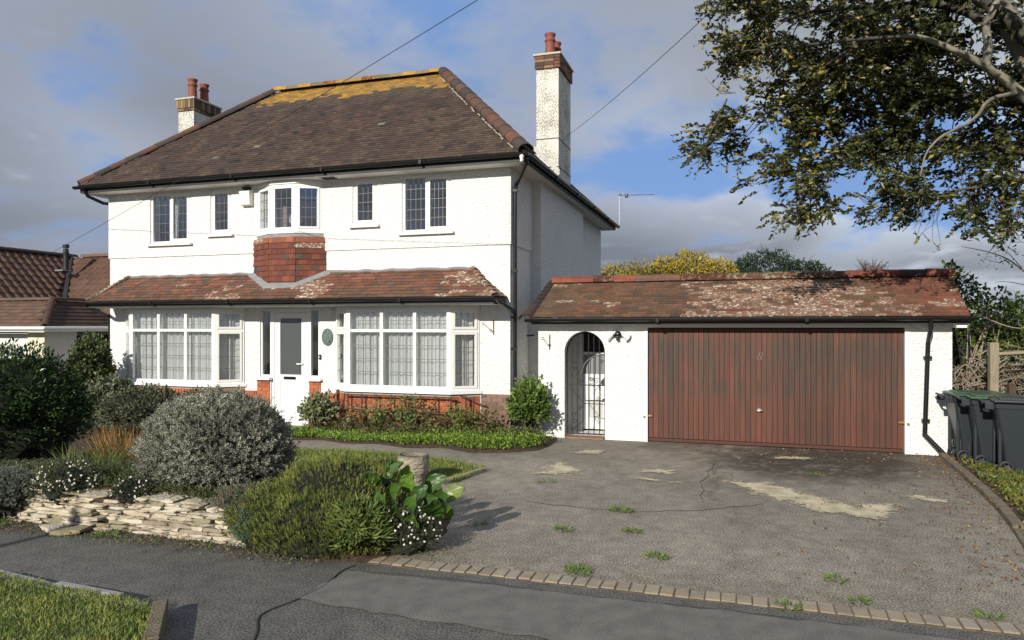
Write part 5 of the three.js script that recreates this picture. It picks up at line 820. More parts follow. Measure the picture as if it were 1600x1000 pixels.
daisies('small clump of white daisies on the wall beside the silver shrub', [-5.87, 0.36, -5.8], [0.2, 0.16, 0.17], 1200, 42);
daisies('white daisies at the foot of the yellow green mound beside the drive', [-2.93, 0.14, -5.98], [0.31, 0.27, 0.24], 2300, 95);
shrub({ name: 'grey_edging_plant', label: 'grey leaved plant tumbling over the end of the stone wall at the picture edge', category: 'plant', pos: [-7.45, 0.27, -5.66], rad: [0.33, 0.25, 0.22], sink: 0.25, n: 2600, size: [0.03, 0.05], leaf: LF.rosette, colors: [[0.11, 0.13, 0.09], [0.22, 0.24, 0.18]], lump: 0.3, stems: 20 });
shrub({ name: 'trailing_plant', label: 'dry pinkish grey trailing plant hanging over the low end of the wall', category: 'plant', pos: [-4.62, 0.3, -5.98], rad: [0.34, 0.17, 0.24], sink: 0.3, n: 2600, size: [0.025, 0.045], leaf: LF.rosette, colors: [[0.17, 0.14, 0.09], [0.24, 0.22, 0.15]], accent: [[0.08, 0.13, 0.05], 0.3], lump: 0.3, stems: 30, stemMat: MAT.twigPale });
shrub({ name: 'blue_green_plant', label: 'blue green feathery plant beside the low end of the stone wall', category: 'plant', pos: [-4.3, 0.14, -5.72], rad: [0.2, 0.22, 0.18], sink: 0.15, n: 1900, size: [0.03, 0.05], leaf: LF.rosette, colors: [[0.05, 0.085, 0.05], [0.11, 0.16, 0.1]], lump: 0.3, wild: 1 });
// hellebore: dark finger leaves
{
  const geo = mergeGeometries(Array.from({ length: 7 }, (_, i) => leafGeo(1, 0.2, 0.2, 0.25).rotateX(1.05).rotateY((i - 3) * 0.72)), false), items = [];
  const t = thing('hellebore', 'dark green plant with long finger leaves in front of the broad leaved plant', 'plant', [-3.28, 0.17, -5.74]);
  for (let i = 0; i < 230; i++) { const d = rdir(); d.y = Math.abs(d.y); d.normalize(); const r = rr(0.6, 1.1); items.push({ p: V(d.x * 0.27 * r, d.y * 0.27 * r, d.z * 0.22 * r), d: V(d.x * 0.6, 0.7, d.z * 0.6 + 0.25).addScaledVector(rdir(), 0.55).normalize(), s: rr(0.085, 0.15), c: mixc([0.05, 0.085, 0.015], [0.16, 0.2, 0.04], rnd(), rr(0.8, 1.2)) }); }
  scatter(t, 'foliage', geo, MAT.leafMatt, items); const S = []; for (let i = 0; i < 40; i++) { const d = rdir(); d.y = Math.abs(d.y); S.push(taper([V(0, -0.2, 0), V(d.x * 0.15, 0.05, d.z * 0.12), V(d.x * 0.3, d.y * 0.3, d.z * 0.25)], 0.006, 0.003, 5, 4)); } part(t, 'stem', S, std([0.07, 0.1, 0.03]));
}
// broad-leaved bergenia: every large leaf on its own
{
  const t = thing('broad_leaved_plant', 'plant with large bright paddle leaves beside the stone planter', 'plant', [-3.12, 0.18, -6.28]);
  const paddle = (L, W, cup) => { const g = new THREE.PlaneGeometry(1, 1, 8, 12), p = g.attributes.position; for (let i = 0; i < p.count; i++) { const u = p.getX(i) * 2, v = p.getY(i) + 0.5, w = Math.pow(Math.sin(Math.min(1, 0.05 + v * 0.96) * Math.PI), 0.55) * (0.75 + 0.3 * v); p.setXYZ(i, (u * w * W) / 2, v * L, cup * W * (u * u * w) + 0.05 * W * Math.sin(v * 19 - Math.abs(u) * 9) * (0.3 + Math.abs(u)) + 0.05 * W * n3(u * 2 + L * 50, v * 3, W * 90) - L * (0.1 + cup) * v * v); } g.computeVertexNormals(); return g; };
  const M = [[0.07, 0.15, 0.018], [0.13, 0.23, 0.03], [0.045, 0.1, 0.014], [0.2, 0.26, 0.05], [0.06, 0.13, 0.02]].map((c) => phys(c, { transmission: 0.32, roughness: 0.4, thickness: 0 }));
  const spots = [[-0.62, 0.36, -0.05, 0.24], [-0.5, 0.42, 0.0, 0.22], [-0.36, 0.34, 0.05, 0.22], [-0.2, 0.4, 0.1, 0.24], [-0.1, 0.44, 0.0, 0.25], [-0.02, 0.34, 0.15, 0.22], [0.08, 0.36, 0.05, 0.24], [0.18, 0.3, 0.12, 0.25], [0.3, 0.24, 0.1, 0.26], [0.38, 0.18, 0.16, 0.26], [0.28, 0.1, 0.3, 0.24], [0.1, 0.16, 0.34, 0.22], [-0.05, 0.22, 0.32, 0.2], [-0.3, 0.24, 0.2, 0.2], [0.42, 0.1, -0.05, 0.24], [0.22, 0.32, -0.15, 0.24], [0.0, 0.42, -0.2, 0.22], [-0.25, 0.38, -0.2, 0.22], [0.44, 0.26, -0.1, 0.22], [-0.55, 0.3, 0.12, 0.18], [0.2, 0.2, 0.24, 0.22], [0.36, 0.3, 0.0, 0.22]];
  const S = [];
  for (const [x, y, z, L] of spots) { const m = part(t, 'leaf', paddle(L * rr(0.8, 1.05), L * rr(0.62, 0.86), rr(0.1, 0.26)), pick(M)); const d = V(x * 0.9 + 0.12, rr(0.25, 0.75), z * 0.6 + 0.25).addScaledVector(rdir(), 0.25).normalize(); qa.setFromUnitVectors(YU, d); qb.setFromAxisAngle(YU, rr(-0.9, 0.9)); m.quaternion.copy(qa).multiply(qb); m.position.set(x, y - 0.06, z); S.push(taper([V(x * 0.4, -0.02, z * 0.4), V(x * 0.8, y * 0.5, z * 0.8), V(x, y - 0.06, z)], 0.012, 0.007, 6, 5)); }
  part(t, 'stem', S, std([0.16, 0.2, 0.06]));
}
// stone planter
{
  const t = thing('stone_planter', 'round carved stone planter standing at the edge of the lawn', 'planter', [-4.02, 0.02, -8.45]);
  const g = new THREE.LatheGeometry([[0, 0], [0.13, 0], [0.15, 0.03], [0.15, 0.1], [0.17, 0.14], [0.19, 0.18], [0.198, 0.24], [0.2, 0.37], [0.198, 0.39], [0.165, 0.39], [0.16, 0.3], [0, 0.3]].map((a) => new THREE.Vector2(...a)), 48), p = g.attributes.position;
  for (let i = 0; i < p.count; i++) { const x = p.getX(i), y = p.getY(i), z = p.getZ(i), r = Math.hypot(x, z), a = Math.atan2(z, x); if (r > 0.15 && y < 0.37 && y > 0.05) { const k = 1 + 0.05 * n3(Math.cos(a) * 7, y * 28, Math.sin(a) * 7); p.setX(i, x * k); p.setZ(i, z * k); } }
  g.computeVertexNormals(); part(t, 'bowl', uvBox(g.toNonIndexed()), std([0.42, 0.38, 0.31], { map: T.stone, bumpMap: T.stoneBump, bumpScale: 0.03, roughness: 0.95 })); part(t, 'soil', new THREE.CylinderGeometry(0.16, 0.16, 0.02, 24).translate(0, 0.33, 0), std([0.05, 0.04, 0.03], { map: T.soil }));
}
// grasses behind the wall
function grassClump(name, label, pos, n, L, spread, c0, c1, group) {
  const t = thing(name, label, 'ornamental grass', pos, 0, group), g = bladeGeo(1, 0.012, 0.35), items = [];
  for (let i = 0; i < n; i++) { const a = rr(0, 6.283), r = Math.sqrt(rnd()) * spread[0], d = V(Math.cos(a) * rr(0.1, 0.75), 1, Math.sin(a) * rr(0.1, 0.75)).normalize(); items.push({ p: V(Math.cos(a) * r, 0, Math.sin(a) * r * spread[1]), d, s: rr(L[0], L[1]), c: mixc(c0, c1, rnd(), rr(0.8, 1.2)) }); }
  scatter(t, 'blade', g, MAT.leafMatt, items);
}
grassClump('dry_grass', 'clump of rusty brown dying grass behind the daisies', [-7.45, 0.22, -7.4], 700, [0.35, 0.62], [0.42, 0.7], [0.2, 0.1, 0.03], [0.3, 0.17, 0.05]);
grassClump('green_grass_clump', 'clump of long green strap leaves between the dark bush and the daisies', [-7.35, 0.26, -6.65], 420, [0.28, 0.45], [0.35, 0.6], [0.06, 0.1, 0.02], [0.14, 0.16, 0.04]);
grassClump('dark_grass_clump', 'low dark green strap leaved clump below the rusty grass', [-6.55, 0.28, -6.35], 420, [0.2, 0.36], [0.34, 0.6], [0.025, 0.04, 0.012], [0.07, 0.09, 0.025]);
grassClump('amber_grass_clump', 'thin amber grass tuft against the silver shrub', [-6.75, 0.26, -7.1], 380, [0.3, 0.5], [0.3, 0.6], [0.13, 0.11, 0.03], [0.27, 0.17, 0.05]);
// shrubs in front of the house
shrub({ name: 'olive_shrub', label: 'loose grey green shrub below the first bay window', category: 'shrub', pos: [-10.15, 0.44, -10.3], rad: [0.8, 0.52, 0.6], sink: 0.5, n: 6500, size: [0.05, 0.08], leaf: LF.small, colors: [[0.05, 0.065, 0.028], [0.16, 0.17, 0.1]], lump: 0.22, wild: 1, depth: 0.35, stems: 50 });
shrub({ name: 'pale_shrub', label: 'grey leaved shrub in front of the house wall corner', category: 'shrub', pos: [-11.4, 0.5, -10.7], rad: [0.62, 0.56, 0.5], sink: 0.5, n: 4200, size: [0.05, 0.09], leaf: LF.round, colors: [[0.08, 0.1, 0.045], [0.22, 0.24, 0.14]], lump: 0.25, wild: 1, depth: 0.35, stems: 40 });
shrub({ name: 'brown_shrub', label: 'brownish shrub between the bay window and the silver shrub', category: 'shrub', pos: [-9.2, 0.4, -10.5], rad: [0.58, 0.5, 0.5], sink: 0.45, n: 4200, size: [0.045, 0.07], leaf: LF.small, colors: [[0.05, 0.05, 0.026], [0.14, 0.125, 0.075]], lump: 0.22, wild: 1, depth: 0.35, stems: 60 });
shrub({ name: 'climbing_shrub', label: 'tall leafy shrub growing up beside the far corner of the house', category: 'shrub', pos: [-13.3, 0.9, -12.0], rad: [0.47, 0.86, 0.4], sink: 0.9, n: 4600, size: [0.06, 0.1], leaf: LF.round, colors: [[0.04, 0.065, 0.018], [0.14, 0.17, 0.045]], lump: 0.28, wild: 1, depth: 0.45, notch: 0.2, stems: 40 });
// bed under the second bay
{
  const t = thing('trellis', 'brown wooden trellis fixed against the brick under the bay window', 'trellis', [-6.35, 0, -12.5]);
  const bm = MAT.timberDark; for (let i = 0; i < 8; i++) part(t, 'upright', [bxc(0.028, 0.66, 0.018, -1.0 + i * 0.31, 0.41, 0)], bm); for (const y of [0.44, 0.72]) part(t, 'rail', [bxc(2.3, 0.026, 0.018, 0.07, y, 0.019)], bm);
  const s = thing('side_trellis', 'short wooden trellis panel on the splayed side of the bay window', 'trellis', [-4.95, 0, -12.68], -0.62); for (let i = 0; i < 3; i++) part(s, 'upright', [bxc(0.028, 0.66, 0.018, -0.26 + i * 0.26, 0.41, 0)], bm); for (const y of [0.44, 0.72]) part(s, 'rail', [bxc(0.66, 0.026, 0.018, 0, y, 0.019)], bm);
  part(t, 'post', [bxc(0.045, 0.78, 0.04, -1.22, 0.42, 0.0)], bm);
}
function rose(label, x, z, h, w, n, col) {
  const t = thing('rose_bush', label, 'rose bush', [x, 0.03, z], 0, 'rose bushes under the bay window'), S = [], items = [];
  for (let i = 0; i < 13; i++) { const a = rr(0, 6.283), e = V(Math.cos(a) * w * rr(0.3, 1), h * rr(0.4, 0.98), Math.sin(a) * 0.24); S.push(taper([V(rr(-0.06, 0.06), 0, rr(-0.04, 0.04)), e.clone().multiplyScalar(0.5).add(V(0, 0.05, 0.03)), e], 0.009, 0.003, 7, 5)); for (let k = 0; k < n / 9; k++) { const q = rr(0.25, 1.05), p = e.clone().multiplyScalar(q).add(V(rr(-0.1, 0.1), rr(-0.05, 0.08), rr(-0.08, 0.1))); items.push({ p, d: V(rr(-1, 1), rr(-0.2, 0.8), rr(-0.4, 1)).normalize(), s: rr(0.045, 0.09), c: mixc(col[0], col[1], rnd(), rr(0.75, 1.2)) }); } }
  part(t, 'stem', S, std([0.13, 0.06, 0.04])); scatter(t, 'foliage', LF.round, MAT.leaf, items);
}
const RG = [[0.05, 0.1, 0.018], [0.2, 0.25, 0.05]], RB = [[0.07, 0.09, 0.025], [0.22, 0.19, 0.06]];
rose('leggy rose bush at the door end of the trellis', -7.1, -12.2, 0.55, 0.35, 170, RB); rose('green rose bush under the first light of the bay window', -6.5, -12.15, 0.62, 0.4, 260, RG);
rose('taller green rose bush in the middle of the trellis', -5.95, -12.15, 0.75, 0.36, 300, RG); rose('straggly reddish rose bush near the splayed end of the bay', -5.4, -12.2, 0.6, 0.36, 220, RB); rose('green rose bush in front of the side trellis', -4.85, -12.3, 0.66, 0.34, 260, RG); rose('brown half bare rose bush nearest the black downpipe', -4.45, -12.4, 0.55, 0.28, 150, RB);
shrub({ name: 'variegated_shrub', label: 'cream edged variegated shrub beside the front door', category: 'shrub', pos: [-7.85, 0.34, -12.25], rad: [0.33, 0.38, 0.28], sink: 0.34, n: 1500, size: [0.05, 0.08], leaf: LF.round, colors: [[0.1, 0.13, 0.05], [0.38, 0.38, 0.2]], lump: 0.35, wild: 1, depth: 0.5, core: 0.6, stems: 30 });
shrub({ name: 'fuchsia_bush', label: 'bright green leafy bush against the wall between house and garage', category: 'bush', pos: [-3.68, 0.52, -12.62], rad: [0.36, 0.56, 0.26], sink: 0.5, n: 2600, size: [0.055, 0.09], leaf: LF.round, mat: MAT.leaf, colors: [[0.06, 0.12, 0.014], [0.2, 0.29, 0.04]], lump: 0.35, wild: 1, depth: 0.5, core: 0.6, notch: 0.25, stems: 40 });
// ground cover, grass and litter
function field(name, label, category, P, n, box, geo, mat, f) {
  const items = []; let guard = 0; while (items.length < n && guard++ < n * 8) { const x = rr(box[0], box[1]), z = rr(box[2], box[3]); const d = edgeDist(P, x, z); if (d < 0.02) continue; const it = f(x, z, d); if (it) items.push(it); }
  const m = scatter(scene, numbered(name), geo, mat, items); Object.assign(m.userData, { label, category, kind: 'stuff' });
}
const blade = bladeGeo(1, 0.075, 0.4);
field('lawn_grass', 'short grass blades of the small front lawn', 'grass', LAWN, 26000, [-8.4, -3.4, -11, -8], blade, MAT.leaf, (x, z) => ({ p: V(x, Math.max(gH(x, z), 0.03) + 0.015, z), d: V(rr(-0.6, 0.6), 1, rr(-0.6, 0.6)).normalize(), s: rr(0.025, 0.05), c: mixc([0.13, 0.2, 0.02], [0.3, 0.32, 0.045], rnd(), rr(0.8, 1.2)) }));
field('verge_grass', 'grass blades of the roadside verge', 'grass', VERGE, 42000, [-7.5, -2.9, -4.4, -2.6], blade, MAT.leaf, (x, z) => { const n = spotty(x, z, 2.2); return { p: V(x, 0.08 + 0.012 * spotty(x, z, 1.5), z), d: V(rr(-0.8, 0.8), 1, rr(-0.8, 0.8)).normalize(), s: rr(0.022, 0.05) * (1 + 0.4 * n), c: mixc([0.11, 0.19, 0.016], [0.36, 0.34, 0.08], clamp(rnd() * 0.75 + n * 0.6, 0, 1), rr(0.8, 1.25)) }; });
field('clover', 'bright green ground cover along the front of the flower bed', 'ground cover', BED, 9000, [-8.2, -3.1, -12.5, -11], LF.round, MAT.leaf, (x, z, d) => { const nn = spotty(x, z, 1.6); if (z < -12.0 + 0.4 * rnd() && rnd() < 0.75) return null; if (d < 0.03 + 0.25 * Math.max(0, nn) * rnd() || rnd() < 0.3 - nn) return null; const r = ss(-6.5, -4.2, x) + 0.9 * Math.max(0, nn); return { p: V(x, 0.05 + rnd() * (0.05 + 0.11 * r), z), d: V(rr(-0.8, 0.8), rr(0.4, 1), rr(-0.2, 0.9)).normalize(), s: rr(0.03, 0.055), c: mixc([0.09, 0.17, 0.014], [0.26, 0.38, 0.04], rnd(), rr(0.75, 1.2)) }; });
field('bed_weeds', 'tangle of dark leaves and dead stems at the back of the flower bed', 'plants', BED, 2300, [-7.9, -3.4, -12.7, -11.7], LF.small, MAT.leafMatt, (x, z) => ({ p: V(x, 0.05 + rnd() * 0.22, z), d: V(rr(-0.8, 0.8), rr(0.2, 1), rr(-0.2, 0.9)).normalize(), s: rr(0.04, 0.08), c: mixc([0.06, 0.09, 0.02], [0.17, 0.12, 0.06], rnd(), rr(0.7, 1.1)) }));
field('side_ground_cover', 'low weeds and rough grass along the edge of the drive', 'ground cover', SIDE, 9000, [2.3, 4.6, -12.6, -6.4], LF.small, MAT.leaf, (x, z, d) => { const n = spotty(x, z, 2.5); if (d < 0.1 + 0.15 * rnd()) return null; return { p: V(x, 0.03 + rnd() * (0.05 + 0.12 * ss(-9.8, -8.4, z) * Math.max(0, n + 0.4)), z), d: V(rr(-0.8, 0.8), rr(0.4, 1), rr(-0.6, 0.8)).normalize(), s: rr(0.04, 0.085), c: mixc([0.06, 0.1, 0.012], [0.25, 0.22, 0.03], clamp(rnd() * 0.8 + 0.5 * n, 0, 1), rr(0.75, 1.2)) }; });
const litterC = () => { const k = rnd(); return k < 0.45 ? [0.2, 0.1, 0.04] : k < 0.65 ? [0.32, 0.21, 0.07] : [0.11, 0.065, 0.035]; };
field('fallen_leaves', 'scattered brown and yellow fallen leaves along the edge of the drive', 'leaves', [[-1, -12.9], [2.95, -12.9], [3.9, -9], [3.6, -6.4], [0.2, -6.2], [-1, -10]], 1050, [-1, 3.9, -12.9, -6.2], leafGeo(1, 0.6, 0.4, 0.4), MAT.leafMatt, (x, z) => { const e = Math.exp(-((x - 2.85 - 0.12 * (z + 12) * -0.9) ** 2) / 0.12) + 0.35 * ss(-11.4, -12.6, z) + 0.1 * ss(-1, 1.5, x); if (rnd() > e) return null; return { p: V(x, (x > 2.95 - 0.1 * (z + 13) * 0.8 ? 0.06 : 0.014) + rnd() * 0.01, z), d: V(rr(-1, 1), rr(0.02, 0.2), rr(-1, 1)).normalize(), s: rr(0.018, 0.042), c: litterC() }; });
field('wall_foot_litter', 'moss, dry leaves and grit at the foot of the stone wall', 'litter', [[-8.4, -5.66], [-4.3, -5.7], [-3.4, -5.45], [-3.6, -5.15], [-8.4, -5.3]], 1500, [-8.4, -3.4, -5.72, -5.15], leafGeo(1, 0.7, 0.3, 0.3), MAT.leafMatt, (x, z) => { if (rnd() > ss(-5.15, -5.66, z) ** 1.5) return null; return { p: V(x, 0.004 + rnd() * 0.012, z), d: V(rr(-1, 1), rr(0.05, 0.5), rr(-1, 1)).normalize(), s: rr(0.012, 0.03), c: rnd() < 0.5 ? [0.09, 0.11, 0.03] : [0.2, 0.15, 0.09].map((q) => q * rr(0.6, 1.2)) }; });
field('rockery_plants', 'small grey and green rockery leaves covering the soil above the stone wall', 'ground cover', GARDEN, 7500, [-8.6, -4.3, -7.6, -5.8], LF.rosette, MAT.leafMatt, (x, z) => { const n = spotty(x, z, 1.8); return { p: V(x, gH(x, z) + rnd() * 0.07, z), d: V(rr(-0.8, 0.8), rr(0.5, 1), rr(-0.3, 0.9)).normalize(), s: rr(0.04, 0.08), c: n > 0.28 ? mixc([0.1, 0.12, 0.07], [0.24, 0.24, 0.17], rnd(), rr(0.7, 1.2)) : mixc([0.03, 0.05, 0.014], [0.12, 0.13, 0.045], rnd(), rr(0.7, 1.2)) }; });
// weeds in the drive
{
  const weed = (label, x, z, r, n, flat) => { const t = thing('weed', label, 'weed', [x, 0.008, z], rr(0, 6), 'weeds growing through the drive'), items = []; for (let i = 0; i < n; i++) { const a = rr(0, 6.283), q = Math.sqrt(rnd()); items.push({ p: V(Math.cos(a) * q * r, rnd() * 0.02, Math.sin(a) * q * r * 0.75), d: V(Math.cos(a) * 0.7 + rr(-0.5, 0.5), rr(0.2, 1.3) * flat, Math.sin(a) * 0.7 + rr(-0.5, 0.5)).normalize(), s: rr(0.03, 0.065), c: mixc([0.06, 0.12, 0.012], [0.17, 0.23, 0.03], rnd(), rr(0.8, 1.2)) }); } scatter(t, 'leaf', LF.narrow, MAT.leaf, items); };
  weed('largest dark green weed tuft in the middle of the drive', -1.28, -7.98, 0.13, 110, 0.8); weed('flat weed rosette on the drive nearest the yellow green mound side', -1.71, -7.05, 0.1, 70, 0.4); weed('small green weed just below the largest tuft', -1.03, -7.2, 0.09, 60, 0.5);
  weed('weed in the drive behind the brick edging with a yellow leaf', -0.73, -6.47, 0.09, 70, 0.6); weed('bushy weed sprouting on the brick edging strip itself', -1.3, -5.88, 0.13, 120, 0.8); weed('thin weed on the bare asphalt right of the daisies', -2.56, -6.95, 0.07, 32, 0.3); weed('weed at the edge of the pale concrete patch by the lawn', -2.45, -9.15, 0.12, 50, 0.4);
  weed('low weed tuft on the emptiest stretch of the drive', 0.72, -6.31, 0.09, 55, 0.5); weed('weed growing from the joint below the brick strip', 0.32, -5.6, 0.08, 55, 0.5); weed('grassy weed just above the brick strip near the kerb side', 0.82, -5.87, 0.07, 45, 0.5); weed('weed in the dark moss before the garage door', 0.95, -10.65, 0.09, 45, 0.5); weed('grassy tuft at the foot of the stone wall', -5.9, -5.5, 0.11, 80, 0.7); weed('mossy weed at the far foot of the stone wall', -7.35, -5.42, 0.2, 160, 0.5); weed('weed at the brick strip close to the bottom corner of the picture', 1.65, -5.85, 0.09, 50, 0.5);
}

// ================================================================ right boundary
{
  const t = thing('ivy_thicket', 'ivy and bramble thicket climbing behind the bins beside the garage', 'ivy'), items = [], S = [], dead = [];
  const blobs = [[3.95, 1.6, -14.9, 0.55, 0.9, 0.6], [4.25, 2.1, -15.3, 0.7, 0.65, 0.6], [3.7, 2.6, -14.8, 0.3, 0.45, 0.35], [4.6, 1.5, -15.5, 0.8, 0.9, 0.6], [3.55, 2.95, -14.75, 0.14, 0.26, 0.2], [4.9, 0.7, -15.5, 0.9, 0.8, 0.6], [4.9, 2.2, -15.8, 0.35, 0.4, 0.4]];
  for (const [x, y, z, a, b, c] of blobs) for (let i = 0; i < a * b * 2600 + 90; i++) { const d = rdir(), r = rr(0.6, 1.08); const p = V(x + d.x * a * r, y + d.y * b * r, z + d.z * c * r); if (p.y < 1.1 && rnd() < 0.75) continue; items.push({ p, d: d.clone().multiplyScalar(0.5).add(V(0, -0.1, 0.6)).addScaledVector(rdir(), 0.7).normalize(), s: rr(0.06, 0.11), c: mixc([0.03, 0.06, 0.012], [0.19, 0.24, 0.045], rnd() ** 1.4, rr(0.8, 1.2)) }); }
  scatter(t, 'foliage', LF.round, MAT.leafGloss, items);
  for (let i = 0; i < 190; i++) { const x = rr(3.3, 4.9), y = rr(0.1, 1.5), z = rr(-14.6, -13.9); S.push(taper([V(x, y, z), V(x + rr(-0.3, 0.3), y + rr(-0.2, 0.25), z + rr(-0.1, 0.15)), V(x + rr(-0.6, 0.6), y + rr(-0.35, 0.4), z + rr(-0.1, 0.2))], rr(0.006, 0.014), 0.003, 6, 4)); }
  for (let i = 0; i < 16; i++) { const x = rr(3.4, 4.4); S.push(taper([V(x, 0, -14.3), V(x + rr(-0.2, 0.2), 1.1, -14.4), V(x + rr(-0.4, 0.5), rr(1.8, 2.7), -14.5)], 0.02, 0.005, 10, 5)); }
  S.push(taper([V(3.55, 2.45, -14.2), V(3.9, 2.2, -14.05), V(4.35, 2.02, -14.0), V(4.75, 2.1, -14.1)], 0.012, 0.006, 14, 5));
  part(t, 'stem', S, MAT.twigPale); for (let i = 0; i < 1900; i++) dead.push({ p: V(rr(3.25, 4.8), rr(0.2, 1.35), rr(-14.7, -13.9)), d: rdir(), s: rr(0.04, 0.09), c: mixc([0.16, 0.11, 0.06], [0.3, 0.23, 0.13], rnd(), rr(0.6, 1.1)) }); scatter(t, 'dead_leaf', LF.narrow, MAT.leafMatt, dead);
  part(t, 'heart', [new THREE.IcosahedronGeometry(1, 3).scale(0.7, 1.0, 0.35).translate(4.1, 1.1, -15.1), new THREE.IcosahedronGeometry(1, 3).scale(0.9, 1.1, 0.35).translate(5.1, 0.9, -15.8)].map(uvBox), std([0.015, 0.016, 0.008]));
}
{ const t = thing('fence_post', 'weathered square timber post standing behind the bins', 'post', [3.88, 0, -13.55], 0.1); part(t, 'post', uvBox(rbx(0.13, 1.79, 0.11, 0.012, 0, 0.895, 0)), MAT.timber); part(t, 'arris_rail', [rod(V(0.06, 1.6, 0), V(2.2, 1.78, 0.5), 0.035, 0.035, 4)], MAT.timber); }
{ const t = thing('paling_fence', 'row of thin split wooden palings far behind the bins', 'fence', [5.3, 0, -17.2], -0.05); for (let i = 0; i < 26; i++) part(t, 'paling', [bxc(0.045, 1.1 + rr(-0.04, 0.04), 0.016, -0.8 + i * 0.085, 0.56, rr(-0.01, 0.01))], pick([MAT.timber, std([0.4, 0.33, 0.23], { map: T.timber })])); for (const y of [0.3, 0.85]) part(t, 'rail', [bxc(2.4, 0.06, 0.04, 0.25, y, -0.03)], MAT.timberDark); }
{ const t = thing('boundary_fence', 'dark horizontal fence boards in shade behind the last bin', 'fence', [5.4, 0, -13.9], 0.15); for (let i = 0; i < 5; i++) part(t, 'board', [bxc(2.6, 0.17, 0.022, 0, 0.12 + i * 0.18, rr(-0.008, 0.008))], MAT.timberDark); for (const x of [-1.2, 1.2]) part(t, 'post', [bxc(0.1, 1.1, 0.1, x, 0.55, -0.07)], MAT.timberDark); }

// ================================================================ overhanging tree
const at = (px, py, z) => { const a = (px - 800) / 1130, b = (510 - py) / 1130, c = Math.cos(0.3084), s = Math.sin(0.3084), dx = a * c - s, dz = -a * s - c, t = z / dz; return V(dx * t, 2.05 + b * t, z); };
{
  const t = thing('overhanging_tree', 'broad leafy tree overhanging the drive with pale lichened limbs', 'tree');
  const barkDark = std([0.09, 0.08, 0.065], { map: T.bark }), L = [], Tw = [], items = [], limb = (pts, r0, r1, n = 26) => { L.push(taper(pts, r0, r1, n, 9)); return new THREE.CatmullRomCurve3(pts); };
  part(t, 'trunk', taper([V(5.05, -0.1, -11.4), V(4.95, 1.4, -11.4), V(4.75, 3.2, -11.5), at(1650, 185, -11.7), at(1598, 75, -12), at(1566, 10, -12), at(1530, -120, -12)], 0.27, 0.12, 40, 12), MAT.bark);
  const limbs = [
    limb([at(1655, 200, -11.7), at(1600, 150, -11.7), at(1566, 122, -11.6), at(1540, 104, -11.5), at(1494, 80, -11.3), at(1434, 57, -11.1), at(1398, 57, -11)], 0.09, 0.022),
    limb([at(1541, 105, -11.5), at(1544, 70, -11.5), at(1541, 40, -11.5), at(1556, 5, -11.5), at(1560, -60, -11.6)], 0.06, 0.04),
    limb([at(1612, 138, -11.7), at(1578, 147, -11.6), at(1556, 152, -11.5), at(1541, 161, -11.4), at(1527, 181, -11.2), at(1512, 193, -11.2), at(1490, 203, -11.1), at(1472, 213, -11.1), at(1458, 225, -11), at(1447, 240, -11), at(1438, 275, -11)], 0.034, 0.01),
    limb([at(1610, 150, -11.8), at(1520, 150, -12.2), at(1440, 166, -12.5), at(1380, 178, -12.7), at(1280, 165, -12.8), at(1180, 150, -12.9)], 0.08, 0.015),
    limb([at(1640, 240, -11.9), at(1560, 232, -12.3), at(1470, 228, -12.6), at(1360, 240, -12.8), at(1250, 262, -12.9)], 0.07, 0.012),
    limb([at(1434, 57, -11.1), at(1360, 60, -11.2), at(1260, 70, -11.3), at(1160, 80, -11.4)], 0.03, 0.01),
    limb([at(1590, 60, -12), at(1480, 10, -12.4), at(1360, 10, -12.5), at(1240, 20, -12.4), at(1130, 20, -12.3)], 0.07, 0.012),
    limb([at(1640, 260, -11.9), at(1600, 280, -12), at(1540, 290, -12.1), at(1480, 300, -12.2)], 0.05, 0.012),
  ];
  // clumps: x px, y px, half width, half height, share of leaves, depth
  const CL = [[1140, 20, 40, 26, 0.8, -12.2], [1160, 75, 60, 34, 1.1, -12], [1125, 88, 26, 14, 0.5, -11.9], [1230, 40, 65, 50, 1.5, -12.3], [1240, 100, 60, 35, 1.2, -11.9], [1320, 40, 70, 60, 1.7, -12.1], [1330, 100, 60, 38, 1.2, -11.6], [1420, 30, 70, 50, 1.5, -12.4], [1420, 110, 70, 50, 1.5, -12.1], [1510, 30, 60, 50, 1.2, -12.8], [1500, 110, 60, 50, 1.4, -12.6], [1580, 110, 50, 60, 1.2, -12.8], [1580, 200, 45, 50, 1.4, -12.4], [1500, 195, 60, 40, 1.3, -12.5], [1420, 190, 55, 40, 1.2, -12.4], [1350, 160, 45, 32, 0.8, -12.3], [1270, 150, 55, 30, 0.8, -12.3], [1200, 165, 50, 26, 0.7, -12.2], [1180, 205, 60, 24, 0.7, -12.2], [1120, 205, 35, 18, 0.35, -12.1], [1092, 240, 24, 14, 0.25, -12], [1230, 220, 50, 32, 0.9, -12.4], [1180, 268, 32, 26, 0.55, -12.1], [1225, 280, 40, 26, 0.75, -12.3], [1250, 320, 26, 24, 0.45, -12.1], [1222, 348, 26, 16, 0.35, -12.0], [1330, 215, 45, 32, 0.95, -12.5], [1330, 265, 46, 30, 0.9, -12.4], [1390, 240, 40, 30, 0.8, -12.5], [1400, 290, 40, 28, 0.65, -12.4], [1375, 325, 30, 16, 0.3, -12.2], [1440, 330, 26, 16, 0.22, -12.2], [1560, 260, 46, 26, 1.0, -12.5], [1510, 250, 34, 20, 0.6, -12.6], [1580, 300, 36, 26, 0.55, -12.3], [1530, 310, 36, 22, 0.4, -12.3], [1490, 330, 30, 18, 0.25, -12.3], [1540, 355, 26, 16, 0.32, -12.1], [1590, 350, 20, 14, 0.2, -12.1], [1455, 255, 20, 12, 0.25, -12.3], [1460, 150, 50, 30, 1, -12.7], [1370, 120, 50, 40, 1.1, -12.7], [1290, 190, 40, 22, 0.5, -12.6]];
